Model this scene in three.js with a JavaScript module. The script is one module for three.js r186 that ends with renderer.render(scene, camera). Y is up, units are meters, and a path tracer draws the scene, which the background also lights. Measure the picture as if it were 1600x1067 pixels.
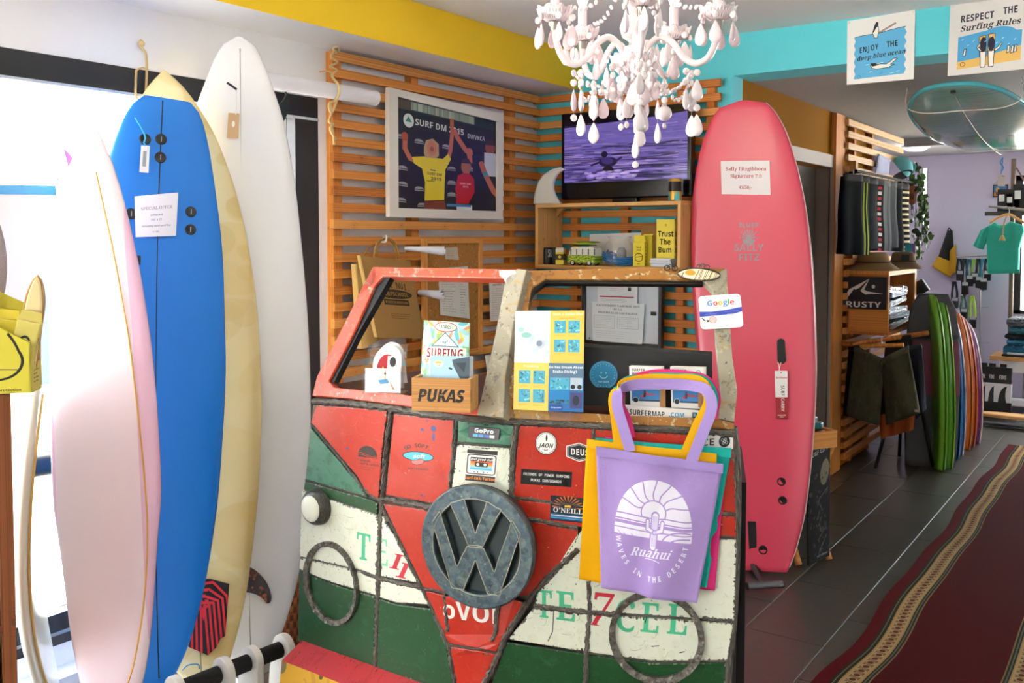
import * as THREE from 'three';
import { RoundedBoxGeometry } from 'three/addons/geometries/RoundedBoxGeometry.js';
import { mergeGeometries } from 'three/addons/utils/BufferGeometryUtils.js';
import { RectAreaLightUniformsLib } from 'three/addons/lights/RectAreaLightUniformsLib.js';
RectAreaLightUniformsLib.init();

// ---------- camera, sky, light, exposure ----------
const scene = new THREE.Scene();
const FOCAL = 1466, PITCH = 2.5 * Math.PI / 180, YAW = 35.1 * Math.PI / 180, EYE = 1.49;
const CX = 800, CY = 371 + FOCAL * Math.tan(PITCH);
const camera = new THREE.PerspectiveCamera(2 * Math.atan(533.5 / FOCAL) * 180 / Math.PI, 1600 / 1067, 0.05, 200);
camera.rotation.order = 'YXZ';
camera.rotation.set(-PITCH, YAW, 0);
camera.position.set(0, EYE, 0);
camera.setViewOffset(1600, 1067, 0, 533.5 - CY, 1600, 1067);
camera.updateProjectionMatrix();
const renderer = new THREE.WebGLRenderer({ antialias: true });
renderer.toneMapping = THREE.LinearToneMapping;
renderer.toneMappingExposure = 1.82;
renderer.shadowMap.enabled = true;
scene.background = new THREE.Color(0.93, 0.97, 1.0);      // bright hazy sky outside the windows
scene.backgroundIntensity = 9.5;
const sun = new THREE.DirectionalLight('#fff4e2', 95);    // high sun behind the building: it strikes the pavement outside, not the room
sun.position.set(5, 11, 2); sun.target.position.set(-4, 0, -1); sun.castShadow = true; sun.shadow.mapSize.set(2048, 2048);
Object.assign(sun.shadow.camera, { left: -14, right: 14, top: 14, bottom: -14, near: 0.5, far: 40 }); scene.add(sun, sun.target);

// ---------- helpers ----------
const V = (x, y, z) => new THREE.Vector3(x, y, z);
const R = (d) => d * Math.PI / 180;
function rng(seed) { let s = seed | 0; return () => { s = (s + 0x6d2b79f5) | 0; let t = Math.imul(s ^ (s >>> 15), 1 | s); t = (t + Math.imul(t ^ (t >>> 7), 61 | t)) ^ t; return ((t ^ (t >>> 14)) >>> 0) / 4294967296; }; }
const lerp = (a, b, t) => a + (b - a) * t, clamp = (x, a = 0, b = 1) => Math.min(b, Math.max(a, x));
const smooth = (a, b, x) => { const t = clamp((x - a) / (b - a)); return t * t * (3 - 2 * t); };
function curve1(pts) { return (t) => { if (t <= pts[0][0]) return pts[0][1]; for (let i = 1; i < pts.length; i++) if (t <= pts[i][0]) { const [a, b] = [pts[i - 1], pts[i]], k = (t - a[0]) / (b[0] - a[0]); return lerp(a[1], b[1], k); } return pts[pts.length - 1][1]; }; }
function spline1(pts) {   // monotone-ish Catmull-Rom through [t, v]
  return (t) => { const n = pts.length; if (t <= pts[0][0]) return pts[0][1]; if (t >= pts[n - 1][0]) return pts[n - 1][1];
    let i = 1; while (t > pts[i][0]) i++;
    const p1 = pts[i - 1], p2 = pts[i], p0 = pts[Math.max(0, i - 2)], p3 = pts[Math.min(n - 1, i + 1)], h = p2[0] - p1[0], k = (t - p1[0]) / h;
    const m1 = p1 === p0 ? (p2[1] - p1[1]) / h : (p2[1] - p0[1]) / (p2[0] - p0[0]), m2 = p3 === p2 ? (p2[1] - p1[1]) / h : (p3[1] - p1[1]) / (p3[0] - p1[0]);
    const k2 = k * k, k3 = k2 * k; return (2 * k3 - 3 * k2 + 1) * p1[1] + (k3 - 2 * k2 + k) * h * m1 + (-2 * k3 + 3 * k2) * p2[1] + (k3 - k2) * h * m2; };
}
// survey: the photograph's pixel seen from the camera -> the point on a real plane
const EYEP = V(0, EYE, 0);
function ray(px, py) { return V((px - CX) / FOCAL, -(py - CY) / FOCAL, -1).applyEuler(new THREE.Euler(-PITCH, YAW, 0, 'YXZ')); }
const onX = (px, py, X) => { const r = ray(px, py); return EYEP.clone().addScaledVector(r, X / r.x); };
const onZ = (px, py, Z) => { const r = ray(px, py); return EYEP.clone().addScaledVector(r, Z / r.z); };
const onY = (px, py, Y) => { const r = ray(px, py); return EYEP.clone().addScaledVector(r, (Y - EYE) / r.y); };
const atDepth = (px, py, d) => EYEP.clone().addScaledVector(ray(px, py), d);
const onPlane = (px, py, p, n) => { const r = ray(px, py); return EYEP.clone().addScaledVector(r, p.clone().sub(EYEP).dot(n) / r.dot(n)); };

const counts = {};
const numbered = (n) => { const k = counts[n] = (counts[n] ?? -1) + 1; return k ? n + '_' + String(k).padStart(3, '0') : n; };
function thing(name, label, category, group) {
  const o = new THREE.Group(); o.name = numbered(name); scene.add(o); o.userData = { label, category };
  if (group) o.userData.group = group; return o;
}
function structure(name, geo, m, parent) { const o = new THREE.Mesh(geo, m); o.name = parent ? name : numbered(name); o.castShadow = o.receiveShadow = true; if (!parent) o.userData.kind = 'structure'; (parent ?? scene).add(o); return o; }
function part(name, geo, m, parent, pos, rot) {
  const o = new THREE.Mesh(geo, m); o.name = name; o.castShadow = o.receiveShadow = true; parent.add(o);
  if (pos) o.position.set(...(pos.toArray ? pos.toArray() : pos)); if (rot) o.rotation.set(...rot); return o;
}
function copyThing(src, label, group) { const c = src.clone(); c.name = numbered(src.name.replace(/_\d{3}$/, '')); c.userData = { ...src.userData, label: label ?? src.userData.label }; if (group) c.userData.group = group; scene.add(c); return c; }
// moves a group's origin to the base centre of what it holds
function settle(g) {
  g.updateMatrixWorld(true); const b = new THREE.Box3().setFromObject(g), c = b.getCenter(V()); c.y = b.min.y;
  const inv = g.matrixWorld.clone().invert(), lc = c.clone().applyMatrix4(inv);
  for (const k of g.children) k.position.sub(lc);
  g.position.copy(c); g.updateMatrixWorld(true); return g;
}
// orients a group: local x -> right, y -> up, z -> out
function orient(o, origin, right, up, out) { const m = new THREE.Matrix4().makeBasis(right, up, out); o.quaternion.setFromRotationMatrix(m); o.position.copy(origin); return o; }
function hexOf(c) { return new THREE.Color(c); }
function mat(c, rough = 0.7, o = {}) { return new THREE.MeshStandardMaterial({ color: c, roughness: rough, ...o }); }
function phys(c, rough = 0.4, o = {}) { return new THREE.MeshPhysicalMaterial({ color: c, roughness: rough, ...o }); }
function canvasTex(w, h, draw, o = {}) {
  const c = document.createElement('canvas'); c.width = w; c.height = h; const g = c.getContext('2d'); draw(g, w, h);
  const t = new THREE.CanvasTexture(c); if (!o.data) t.colorSpace = THREE.SRGBColorSpace; t.wrapS = t.wrapT = o.clamp ? THREE.ClampToEdgeWrapping : THREE.RepeatWrapping; if (o.repeat) t.repeat.set(...o.repeat); return t;
}
function speckle(g, w, h, n, colors, r0, r1, rnd, alpha = 1) { g.globalAlpha = alpha; for (let i = 0; i < n; i++) { g.fillStyle = colors[Math.floor(rnd() * colors.length)]; const r = lerp(r0, r1, rnd() * rnd()); g.beginPath(); g.ellipse(rnd() * w, rnd() * h, r, r * (0.4 + rnd()), rnd() * 3, 0, 7); g.fill(); } g.globalAlpha = 1; }
// value noise texture for bump / roughness (grey)
function noiseTex(size, cells, seed, lo, hi, rep) {
  const rnd = rng(seed), d = new Uint8Array(size * size * 4), lay = cells.map(([c, a]) => { const g = []; for (let i = 0; i < c * c; i++) g.push(rnd()); return [c, a, g]; }), tot = cells.reduce((s, x) => s + x[1], 0);
  for (let y = 0; y < size; y++) for (let x = 0; x < size; x++) {
    let v = 0; for (const [c, a, g] of lay) { const fx = x / size * c, fy = y / size * c, ix = Math.floor(fx), iy = Math.floor(fy); let u = fx - ix, w = fy - iy; u = u * u * (3 - 2 * u); w = w * w * (3 - 2 * w);
      const q = (i, j) => g[((j % c) * c) + (i % c)]; v += a * lerp(lerp(q(ix, iy), q(ix + 1, iy), u), lerp(q(ix, iy + 1), q(ix + 1, iy + 1), u), w); }
    const b = Math.round(255 * lerp(lo, hi, v / tot)), o = (y * size + x) * 4; d[o] = d[o + 1] = d[o + 2] = b; d[o + 3] = 255;
  }
  const t = new THREE.DataTexture(d, size, size); t.magFilter = THREE.LinearFilter; t.wrapS = t.wrapT = THREE.RepeatWrapping; if (rep) t.repeat.set(rep, rep); t.needsUpdate = true; return t;
}
// wood: grain along u (1 repeat = 0.6 m along, 0.12 m across)
function woodTex(seed, base, dark, light, w = 512, h = 128) {
  return canvasTex(w, h, (g) => { const r = rng(seed); g.fillStyle = base; g.fillRect(0, 0, w, h);
    for (let i = 0; i < 130; i++) { g.strokeStyle = r() < 0.5 ? dark : light; g.globalAlpha = 0.08 + r() * 0.22; g.lineWidth = 0.6 + r() * 2.2; const y = r() * h, a = (r() - 0.5) * 9; g.beginPath(); g.moveTo(-5, y); g.bezierCurveTo(w * 0.3, y + a, w * 0.6, y - a, w + 5, y + (r() - 0.5) * 2); g.stroke(); }
    for (let i = 0; i < 3; i++) { const x = r() * w, y = r() * h; g.globalAlpha = 0.5; g.fillStyle = dark; g.beginPath(); g.ellipse(x, y, 5 + r() * 4, 3 + r() * 2, 0, 0, 7); g.fill(); g.globalAlpha = 0.25; g.strokeStyle = dark; g.lineWidth = 1.5; for (let k = 1; k < 4; k++) { g.beginPath(); g.ellipse(x, y, 7 + k * 6, 4 + k * 3, 0, 0, 7); g.stroke(); } }
    g.globalAlpha = 1; });
}
// box with uv in metres along its longest side (grain follows it)
function plank(w, h, d, bev = 0, off = 0) {
  const g = bev ? new RoundedBoxGeometry(w, h, d, 1, bev) : new THREE.BoxGeometry(w, h, d);
  const p = g.attributes.position, n = g.attributes.normal, uv = g.attributes.uv, L = w >= h && w >= d ? 'X' : h >= d ? 'Y' : 'Z';
  for (let i = 0; i < p.count; i++) { const x = p.getX(i), y = p.getY(i), z = p.getZ(i), a = { X: x, Y: y, Z: z }[L], ax = Math.abs(n.getX(i)), ay = Math.abs(n.getY(i)), az = Math.abs(n.getZ(i));
    const b = L === 'X' ? (ay > az ? z : y) : L === 'Y' ? (ax > az ? z : x) : (ax > ay ? y : x); uv.setXY(i, a / 0.6 + off * 0.37, b / 0.12 + off * 0.61); }
  return g;
}
const boxG = (w, h, d, r = 0.004, s = 2) => new RoundedBoxGeometry(w, h, d, s, Math.min(r, w / 2.01, h / 2.01, d / 2.01));
// a flat or bent sheet from four world corners (tl, tr, bl, br); n cells; bend(u, v) pushes along its normal; thickness back along the normal
function sheet(tl, tr, bl, br, nx = 1, ny = 1, bend, th = 0.0015) {
  const nrm = tr.clone().sub(tl).cross(tl.clone().sub(bl)).normalize(), P = [], U = [], I = [];
  const row = nx + 1, N = row * (ny + 1);
  for (let s = 0; s < 2; s++) for (let j = 0; j <= ny; j++) for (let i = 0; i <= nx; i++) { const u = i / nx, v = j / ny;
    const p = bl.clone().lerp(br, u).lerp(tl.clone().lerp(tr, u), v).addScaledVector(nrm, (bend ? bend(u, v) : 0) - s * th); P.push(p.x, p.y, p.z); U.push(u, v); }
  for (let j = 0; j < ny; j++) for (let i = 0; i < nx; i++) { const a = j * row + i, b = a + 1, c = a + row, d = c + 1; I.push(a, b, d, a, d, c, N + a, N + d, N + b, N + a, N + c, N + d); }
  for (let i = 0; i < nx; i++) { const a = i, b = i + 1, c = ny * row + i, d = c + 1; I.push(a, N + a, N + b, a, N + b, b, c, d, N + d, c, N + d, N + c); }
  for (let j = 0; j < ny; j++) { const a = j * row, b = a + row, c = a + nx, d = c + row; I.push(a, b, N + b, a, N + b, N + a, c, N + c, N + d, c, N + d, d); }
  const g = new THREE.BufferGeometry(); g.setAttribute('position', new THREE.Float32BufferAttribute(P, 3)); g.setAttribute('uv', new THREE.Float32BufferAttribute(U, 2)); g.setIndex(I);
  const q = g.toNonIndexed(); q.computeVertexNormals(); // crisp edges, then soften the faces
  if (bend) { const f = g; f.computeVertexNormals(); return f; } return q;
}
function tube(pts, r, seg = 24, rad = 8, closed = false) { return new THREE.TubeGeometry(new THREE.CatmullRomCurve3(pts, closed), seg, r, rad, closed); }
function rod(a, b, r, rad = 12) { const d = b.clone().sub(a), g = new THREE.CylinderGeometry(r, r, d.length(), rad); g.applyQuaternion(new THREE.Quaternion().setFromUnitVectors(V(0, 1, 0), d.clone().normalize())); const c = a.clone().lerp(b, 0.5); g.translate(c.x, c.y, c.z); return g; }
// ribbon along points with a width direction
function ribbon(pts, wdir, w, th = 0.002, seg = 40) {
  const c = new THREE.CatmullRomCurve3(pts), P = [], U = [], I = [];
  for (let i = 0; i <= seg; i++) { const t = i / seg, p = c.getPoint(t), tan = c.getTangent(t), wd = (typeof wdir === 'function' ? wdir(t) : wdir).clone().addScaledVector(tan, 0); wd.addScaledVector(tan, -wd.dot(tan)).normalize(); const n = tan.clone().cross(wd).normalize();
    for (const [a, b] of [[-1, 1], [1, 1], [1, -1], [-1, -1]]) { const q = p.clone().addScaledVector(wd, a * w / 2).addScaledVector(n, b * th / 2); P.push(q.x, q.y, q.z); U.push(a * 0.5 + 0.5, t); } }
  for (let i = 0; i < seg; i++) for (let k = 0; k < 4; k++) { const a = i * 4 + k, b = i * 4 + (k + 1) % 4, d = a + 4, e = b + 4; I.push(a, d, b, b, d, e); }
  I.push(0, 1, 2, 0, 2, 3); const e = seg * 4; I.push(e, e + 2, e + 1, e, e + 3, e + 2);
  const g = new THREE.BufferGeometry(); g.setAttribute('position', new THREE.Float32BufferAttribute(P, 3)); g.setAttribute('uv', new THREE.Float32BufferAttribute(U, 2)); g.setIndex(I); const q = g.toNonIndexed(); q.computeVertexNormals(); return q;
}
function lathe(pts, seg = 24) { return new THREE.LatheGeometry(pts.map(([x, y]) => new THREE.Vector2(x, y)), seg); }
function extrude(pts, depth, bev = 0, holes = [], seg = 8) {
  const s = pts instanceof THREE.Shape ? pts : new THREE.Shape(pts.map((p) => new THREE.Vector2(...p))); for (const h of holes) s.holes.push(h instanceof THREE.Path ? h : new THREE.Path(h.map((p) => new THREE.Vector2(...p))));
  return new THREE.ExtrudeGeometry(s, { depth, bevelEnabled: bev > 0, bevelThickness: bev, bevelSize: bev, bevelOffset: -bev, bevelSegments: 2, curveSegments: seg });
}
function uvFit(g) { g.computeBoundingBox(); const b = g.boundingBox, p = g.attributes.position, uv = new Float32Array(p.count * 2); for (let i = 0; i < p.count; i++) { uv[i * 2] = (p.getX(i) - b.min.x) / (b.max.x - b.min.x); uv[i * 2 + 1] = (p.getY(i) - b.min.y) / (b.max.y - b.min.y); } g.setAttribute('uv', new THREE.BufferAttribute(uv, 2)); return g; }
const merge = (l) => mergeGeometries(l.map((g) => { const q = g.index ? g.toNonIndexed() : g.clone(); for (const k of Object.keys(q.attributes)) if (!['position', 'normal', 'uv'].includes(k)) q.deleteAttribute(k); return q; }));
const at = (g, x, y, z, rx = 0, ry = 0, rz = 0) => { if (rx) g.rotateX(rx); if (rz) g.rotateZ(rz); if (ry) g.rotateY(ry); return g.translate(x, y, z); };
function text(g, s, x, y, size, color, o = {}) { g.save(); g.fillStyle = color; g.font = (o.bold === false ? '' : 'bold ') + (o.italic ? 'italic ' : '') + size + 'px ' + (o.font ?? 'sans-serif'); g.textAlign = o.align ?? 'center'; g.textBaseline = 'middle'; g.translate(x, y); if (o.rot) g.rotate(o.rot); if (o.sx) g.scale(o.sx, 1); if (o.stroke) { g.strokeStyle = o.stroke; g.lineWidth = o.lw ?? 2; g.strokeText(s, 0, 0); } g.fillText(s, 0, 0); g.restore(); }
function lines(g, x0, x1, y0, n, dy, color, seed = 1, lw = 1.5) { const r = rng(seed); g.strokeStyle = color; g.lineWidth = lw; for (let i = 0; i < n; i++) { let x = x0; const end = lerp(x0 + (x1 - x0) * 0.6, x1, r()); while (x < end) { const l = 4 + r() * 12; g.beginPath(); g.moveTo(x, y0 + i * dy); g.lineTo(Math.min(x + l, end), y0 + i * dy); g.stroke(); x += l + 3; } } }
function rr(g, x, y, w, h, r) { g.beginPath(); g.roundRect(x, y, w, h, r); }
function poly(g, pts, fill, stroke, lw = 2, close = true) { g.beginPath(); pts.forEach(([x, y], i) => i ? g.lineTo(x, y) : g.moveTo(x, y)); if (close) g.closePath(); if (fill) { g.fillStyle = fill; g.fill(); } if (stroke) { g.strokeStyle = stroke; g.lineWidth = lw; g.lineJoin = g.lineCap = 'round'; g.stroke(); } }
function disc(g, x, y, r, fill, stroke, lw = 2) { g.beginPath(); g.ellipse(x, y, Array.isArray(r) ? r[0] : r, Array.isArray(r) ? r[1] : r, 0, 0, 7); if (fill) { g.fillStyle = fill; g.fill(); } if (stroke) { g.strokeStyle = stroke; g.lineWidth = lw; g.stroke(); } }
const cam2 = (p) => V(-p.x, 0, -p.z).normalize();      // horizontal direction from a point to the camera

// ---------- shared materials ----------
const plaster = noiseTex(256, [[8, 1], [32, 0.6], [96, 0.5]], 5, 0, 1, 1);
const woods = [woodTex(11, '#dc8c38', '#96501c', '#efae62'), woodTex(12, '#d2802f', '#874511', '#e6a052'), woodTex(13, '#e39a48', '#a05c24', '#f5c07c'), woodTex(14, '#c67228', '#74380e', '#dd9644')].map((t) => mat('#ffffff', 0.62, { map: t }));
const pine = [woodTex(21, '#d9a763', '#a06a2c', '#efc88c'), woodTex(22, '#cf9a55', '#905a22', '#e8bf80')].map((t) => mat('#ffffff', 0.58, { map: t }));
const darkWood = [woodTex(31, '#8a4a22', '#4a220c', '#a8622f'), woodTex(32, '#7b3f1c', '#3f1c0a', '#965428')].map((t) => mat('#ffffff', 0.6, { map: t }));
const clothMat = (c, o = {}) => phys(c, 0.95, { specularIntensity: 0.15, ...o });
const white = mat('#f2f1ee', 0.6), paper = mat('#f4f2ec', 0.85), black = mat('#111214', 0.45), blackGloss = mat('#0a0a0c', 0.2), steel = mat('#a9abad', 0.3, { metalness: 0.9 });
const acrylic = phys('#ffffff', 0.03, { transmission: 1, thickness: 0, ior: 1.49 });
// ---------- the room ----------
const H1 = 2.46, H2 = 2.263, XW = -2.86, ZT = -4.31, XH = -1.736, ZF = -9.6, XR = 2.0, ZB = 3.2;
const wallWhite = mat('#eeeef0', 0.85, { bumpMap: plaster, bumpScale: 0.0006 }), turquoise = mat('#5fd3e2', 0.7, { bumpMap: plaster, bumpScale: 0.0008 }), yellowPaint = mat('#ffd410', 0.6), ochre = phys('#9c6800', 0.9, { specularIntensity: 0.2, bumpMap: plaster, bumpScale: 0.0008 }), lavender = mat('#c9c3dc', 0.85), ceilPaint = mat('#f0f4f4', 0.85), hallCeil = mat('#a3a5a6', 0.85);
const slab = (name, x0, x1, y0, y1, z0, z1, m, parent) => { const g = new THREE.BoxGeometry(Math.abs(x1 - x0), Math.abs(y1 - y0), Math.abs(z1 - z0)); g.translate((x0 + x1) / 2, (y0 + y1) / 2, (z0 + z1) / 2); return structure(name, g, m, parent); };
// floor: a screed with separate tiles laid on it
const floor = slab('floor', XW - 0.3, XR + 0.3, -0.2, -0.012, ZB + 0.3, ZF - 0.3, mat('#3b3a39', 0.9));
{
  const tileMats = [0, 1, 2].map((k) => mat(['#403f3a', '#3c3b36', '#45443e'][k], 0.3, { map: canvasTex(256, 256, (g) => { const r = rng(60 + k); g.fillStyle = '#ffffff'; g.fillRect(0, 0, 256, 256); speckle(g, 256, 256, 900, ['#e4e2de', '#d8d5d0', '#f4f2ee'], 1, 5, r, 0.5); }), bumpMap: plaster, bumpScale: 0.0004 }));
  const tg = new RoundedBoxGeometry(0.297, 0.012, 0.597, 1, 0.002), r = rng(7); let k = 0;
  for (let i = 0; i < 17; i++) for (let j = 0; j < 15; j++) { const x = -2.7 + i * 0.3 + 0.05, z = -0.4 - j * 0.6 - (i % 2) * 0.3; if (x > 0.3 || z < ZF || (x < -1.95 && z < ZT)) continue; const t = structure('tile', tg, tileMats[Math.floor(r() * 3)], floor); t.position.set(x, -0.006, z); }
}
// left wall with two tall windows
const wl = slab('wall_left', XW - 0.28, XW, 0, 0.2, ZB, ZT - 0.12, wallWhite);
slab('pier', XW - 0.28, XW, 2.055, 2.75, ZB, ZT - 0.12, wallWhite, wl);
slab('pier', XW - 0.28, XW, 0.2, 2.055, -2.167, -2.3, wallWhite, wl);
slab('pier', XW - 0.28, XW, 0.2, 2.055, -2.69, ZT - 0.12, wallWhite, wl);
slab('pier', XW - 0.28, XW, 0.2, 2.055, 1.2, ZB, wallWhite, wl);
slab('trim_1', XW - 0.02, XW + 0.09, 0.1, 0.13, 1.2, -2.167, mat('#e9e8e6', 0.5));   // sill board
const frameBlack = mat('#1b1d22', 0.45), pane = phys('#ffffff', 0.02, { transmission: 1, thickness: 0, ior: 1.45 });
function windowUnit(n, z0, z1, fw) {
  const w = slab('window_' + n, XW - 0.09, XW + 0.004, 1.968, 2.055, z0, z1, frameBlack);
  slab('frame', XW - 0.09, XW + 0.004, 0.2, 0.3, z0, z1, frameBlack, w);
  slab('frame', XW - 0.09, XW + 0.004, 0.3, 1.968, z0, z0 - 0.06, frameBlack, w);
  slab('frame', XW - 0.09, XW + 0.004, 0.3, 1.968, z1 + fw, z1, frameBlack, w);
  slab('bead', XW + 0.004, XW + 0.01, 1.962, 1.972, z0, z1, mat('#b9c2cc', 0.3), w);
  slab('pane', XW - 0.05, XW - 0.044, 0.3, 1.968, z0 - 0.06, z1 + fw, pane, w);
  return w;
}
const w1 = windowUnit(1, 1.2, -2.167, 0.012), w2 = windowUnit(2, -2.3, -2.69, 0.122);
slab('rail', XW + 0.004, XW + 0.012, 0.235, 0.243, 1.2, -2.167, mat('#8c9096', 0.4), w1);
{ const b = structure('push_bar', rod(onX(38, 731, XW + 0.05), onX(101, 721, XW + 0.05), 0.034, 16), black, w1); const c = structure('push_bar', rod(V(XW - 0.04, b.geometry.attributes.position.getY(0), -1.56), V(XW + 0.05, b.geometry.attributes.position.getY(0), -1.56), 0.012), black, w1); c.visible = true; }
// boxed soffit over the windows, yellow on the room side
slab('ceiling_soffit', XW, -2.579, 2.265, 2.75, ZB, ZT, mat('#e9eaec', 0.8));
slab('wall_soffit', -2.579, -2.575, 2.265, 2.75, ZB, ZT, yellowPaint);
// turquoise wall with the screen, beam over the passage
slab('wall_back', XW, XH, 0, 2.75, ZT, ZT - 0.12, turquoise);
slab('wall_beam', XH, XR, H2, 2.75, ZT, ZT - 0.22, turquoise);
slab('ceiling_main', -2.575, XR, H1, 2.75, ZB, ZT, ceilPaint);
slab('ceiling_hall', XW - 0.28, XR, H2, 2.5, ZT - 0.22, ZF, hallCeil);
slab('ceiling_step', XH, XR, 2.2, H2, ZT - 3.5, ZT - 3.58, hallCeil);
// passage wall, its door
const dz0 = onX(1222, 300, XH).z, dz1 = onX(1297, 300, XH).z, dTop = onX(1297, 262, XH).y;
const wh = slab('wall_hall', XH - 0.12, XH, dTop, 2.5, ZT - 0.12, -6.78, ochre);
slab('pier', XH - 0.12, XH, 0, dTop, ZT - 0.12, dz0, ochre, wh);
slab('pier', XH - 0.12, XH, 0, dTop, dz1, -6.78, ochre, wh);
{
  const cas = mat('#a79c92', 0.55), jamb = mat('#7f746c', 0.6);
  const d = slab('door_1', XH - 0.118, XH - 0.085, 0, dTop, dz0, dz1, mat('#6f6a5e', 0.6));
  slab('casing', XH - 0.005, XH + 0.018, dTop, dTop + 0.075, dz0 + 0.07, dz1 - 0.03, cas, d);
  slab('casing', XH - 0.005, XH + 0.018, 0, dTop, dz1, dz1 - 0.03, cas, d);
  slab('casing', XH - 0.005, XH + 0.018, 0, dTop, dz0, dz0 + 0.07, cas, d);
  slab('jamb', XH - 0.085, XH - 0.005, 0, dTop, dz1, dz1 + 0.015, jamb, d);
  slab('panel', XH - 0.085, XH - 0.075, 0.15, dTop - 0.12, dz0 - 0.12, dz1 + 0.2, mat('#635f55', 0.6), d);
}
// far room
const fz = onZ(1582, 430, ZF).x, fy = onZ(1590, 490, ZF).y;
const wf = slab('wall_far', -4.2, fz, 0, 2.5, ZF, ZF - 0.25, lavender);
slab('pier', fz, XR, 0, fy, ZF, ZF - 0.25, lavender, wf);
slab('pier', fz, XR, 2.05, 2.5, ZF, ZF - 0.25, lavender, wf);
slab('wall_side', -2.6, -2.48, 0, 2.5, -6.78, ZF, lavender);
slab('wall_return', -2.6, XH, 0, 2.5, -6.9, -6.78, ochre);
{
  const w = slab('window_3', fz, fz + 0.07, fy, 2.05, ZF - 0.08, ZF + 0.01, frameBlack);
  slab('frame', fz, XR, fy, fy + 0.03, ZF - 0.08, ZF + 0.01, frameBlack, w); slab('frame', fz, XR, 2.0, 2.05, ZF - 0.08, ZF + 0.01, frameBlack, w);
  slab('pane', fz + 0.07, XR, fy + 0.03, 2.0, ZF - 0.05, ZF - 0.044, pane, w);
}
// walls behind and beside the camera: glazed shop front
slab('wall_right', XR, XR + 0.25, 0, 2.75, ZB, ZF - 0.25, wallWhite);
const wb = slab('wall_front', XW - 0.28, XR + 0.25, 1.85, 2.75, ZB, ZB + 0.25, wallWhite);
slab('pier', XW - 0.28, -2.6, 0, 1.85, ZB, ZB + 0.25, wallWhite, wb);
slab('pier', -1.7, XR + 0.25, 0, 1.85, ZB, ZB + 0.25, wallWhite, wb);
{ const w = slab('window_4', -2.6, -1.7, 1.77, 1.85, ZB + 0.02, ZB + 0.1, frameBlack); for (const x of [-2.6, -1.76]) slab('frame', x, x + 0.06, 0, 1.77, ZB + 0.02, ZB + 0.1, frameBlack, w); }
slab('ground', -40, 40, -0.35, -0.2, -40, 40, mat('#b9b6b0', 0.9));

// wooden slat cladding: each slat and batten its own piece
{
  const clad = (name) => { const g = new THREE.Group(); g.name = name; g.userData.kind = 'structure'; scene.add(g); return g; };
  const r = rng(17), A = clad('trim_2'), B = clad('trim_3'), ph = 0.0685, top = 1.494 + 11 * ph;
  const zl = -2.72, gA = [0, 1, 2].map((k) => plank(0.024, 0.037, -(ZT + 0.062) + zl, 0.002, k + r())), gB = [0, 1, 2].map((k) => plank(XH - XW - 0.052, 0.037, 0.024, 0.002, k + 3 + r()));
  for (let k = 0; k < 31; k++) {
    const y = top - 0.0185 - k * ph, jit = (r() - 0.5) * 0.008;
    structure('slat', gA[k % 3], woods[Math.floor(r() * 4)], A).position.set(-2.812 + (r() - 0.5) * 0.002, y + (r() - 0.5) * 0.003, (zl + ZT + 0.062) / 2 + jit);
    structure('slat', gB[(k + 1) % 3], woods[Math.floor(r() * 4)], B).position.set((XW + 0.052 + XH) / 2 - 0.04 + jit, y + (r() - 0.5) * 0.003, ZT + 0.048);
  }
  for (const z of [zl - 0.045, -3.25, -4.02]) structure('batten', plank(0.036, 2.2, 0.05, 0, z), woods[0], A).position.set(XW + 0.018, 1.15, z);
  for (const x of [-2.6, -2.3, -1.99, -1.835]) structure('batten', plank(0.042, 2.2, 0.036, 0, x), woods[1], B).position.set(x, 1.15, ZT + 0.018);
}
// ---------- the van-front counter ----------
// The front is two flat halves that meet at a ridge; u runs along the front (0 at the ridge), y is height, w stands out from the sheet.
const BX = -1.42, BZ = -1.88, BEND = R(23.1), BW = 0.05, LEAN = R(25), YS = 1.03;
const dirR = V(Math.cos(BEND), 0, -Math.sin(BEND)), nL = V(0, 0, 1), nR = V(Math.sin(BEND), 0, Math.cos(BEND)), ridge = V(BX, 0, BZ), nMid = V(Math.sin(BEND / 2), 0, Math.cos(BEND / 2)), dMid = V(Math.cos(BEND / 2), 0, -Math.sin(BEND / 2));
const bendTab = (() => { const t = []; let x = -BW, z = 0; const N = 40; t.push([x, z]); for (let i = 0; i < N; i++) { const a = BEND * smooth(-BW, BW, lerp(-BW, BW, (i + 0.5) / N)); x += 2 * BW / N * Math.cos(a); z -= 2 * BW / N * Math.sin(a); t.push([x, z]); } return t; })();
function onFront(u, y, w = 0) {     // lower nose
  if (u <= -BW) return V(BX + u, y, BZ + w);
  if (u >= BW) { const e = bendTab[40]; return V(BX + e[0], y, BZ + e[1]).addScaledVector(dirR, u - BW).addScaledVector(nR, w); }
  const f = (u + BW) / (2 * BW) * 40, i = Math.min(39, Math.floor(f)), k = f - i, a = BEND * smooth(-BW, BW, u);
  return V(BX + lerp(bendTab[i][0], bendTab[i + 1][0], k) + Math.sin(a) * w, y, BZ + lerp(bendTab[i][1], bendTab[i + 1][1], k) + Math.cos(a) * w);
}
const ridgeFix = (() => { const e = bendTab[40], d = V(e[0] - BW * Math.cos(BEND), 0, e[1] + BW * Math.sin(BEND)); return d; })();   // where the right half would start at u = 0
function fromPx(px, py) {
  let p = onZ(px, py, BZ); let u = p.x - BX; if (u < 0) return [u, p.y];
  p = onPlane(px, py, ridge.clone().add(ridgeFix), nR); return [p.clone().sub(ridge).sub(ridgeFix).dot(dirR), p.y];
}
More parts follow.
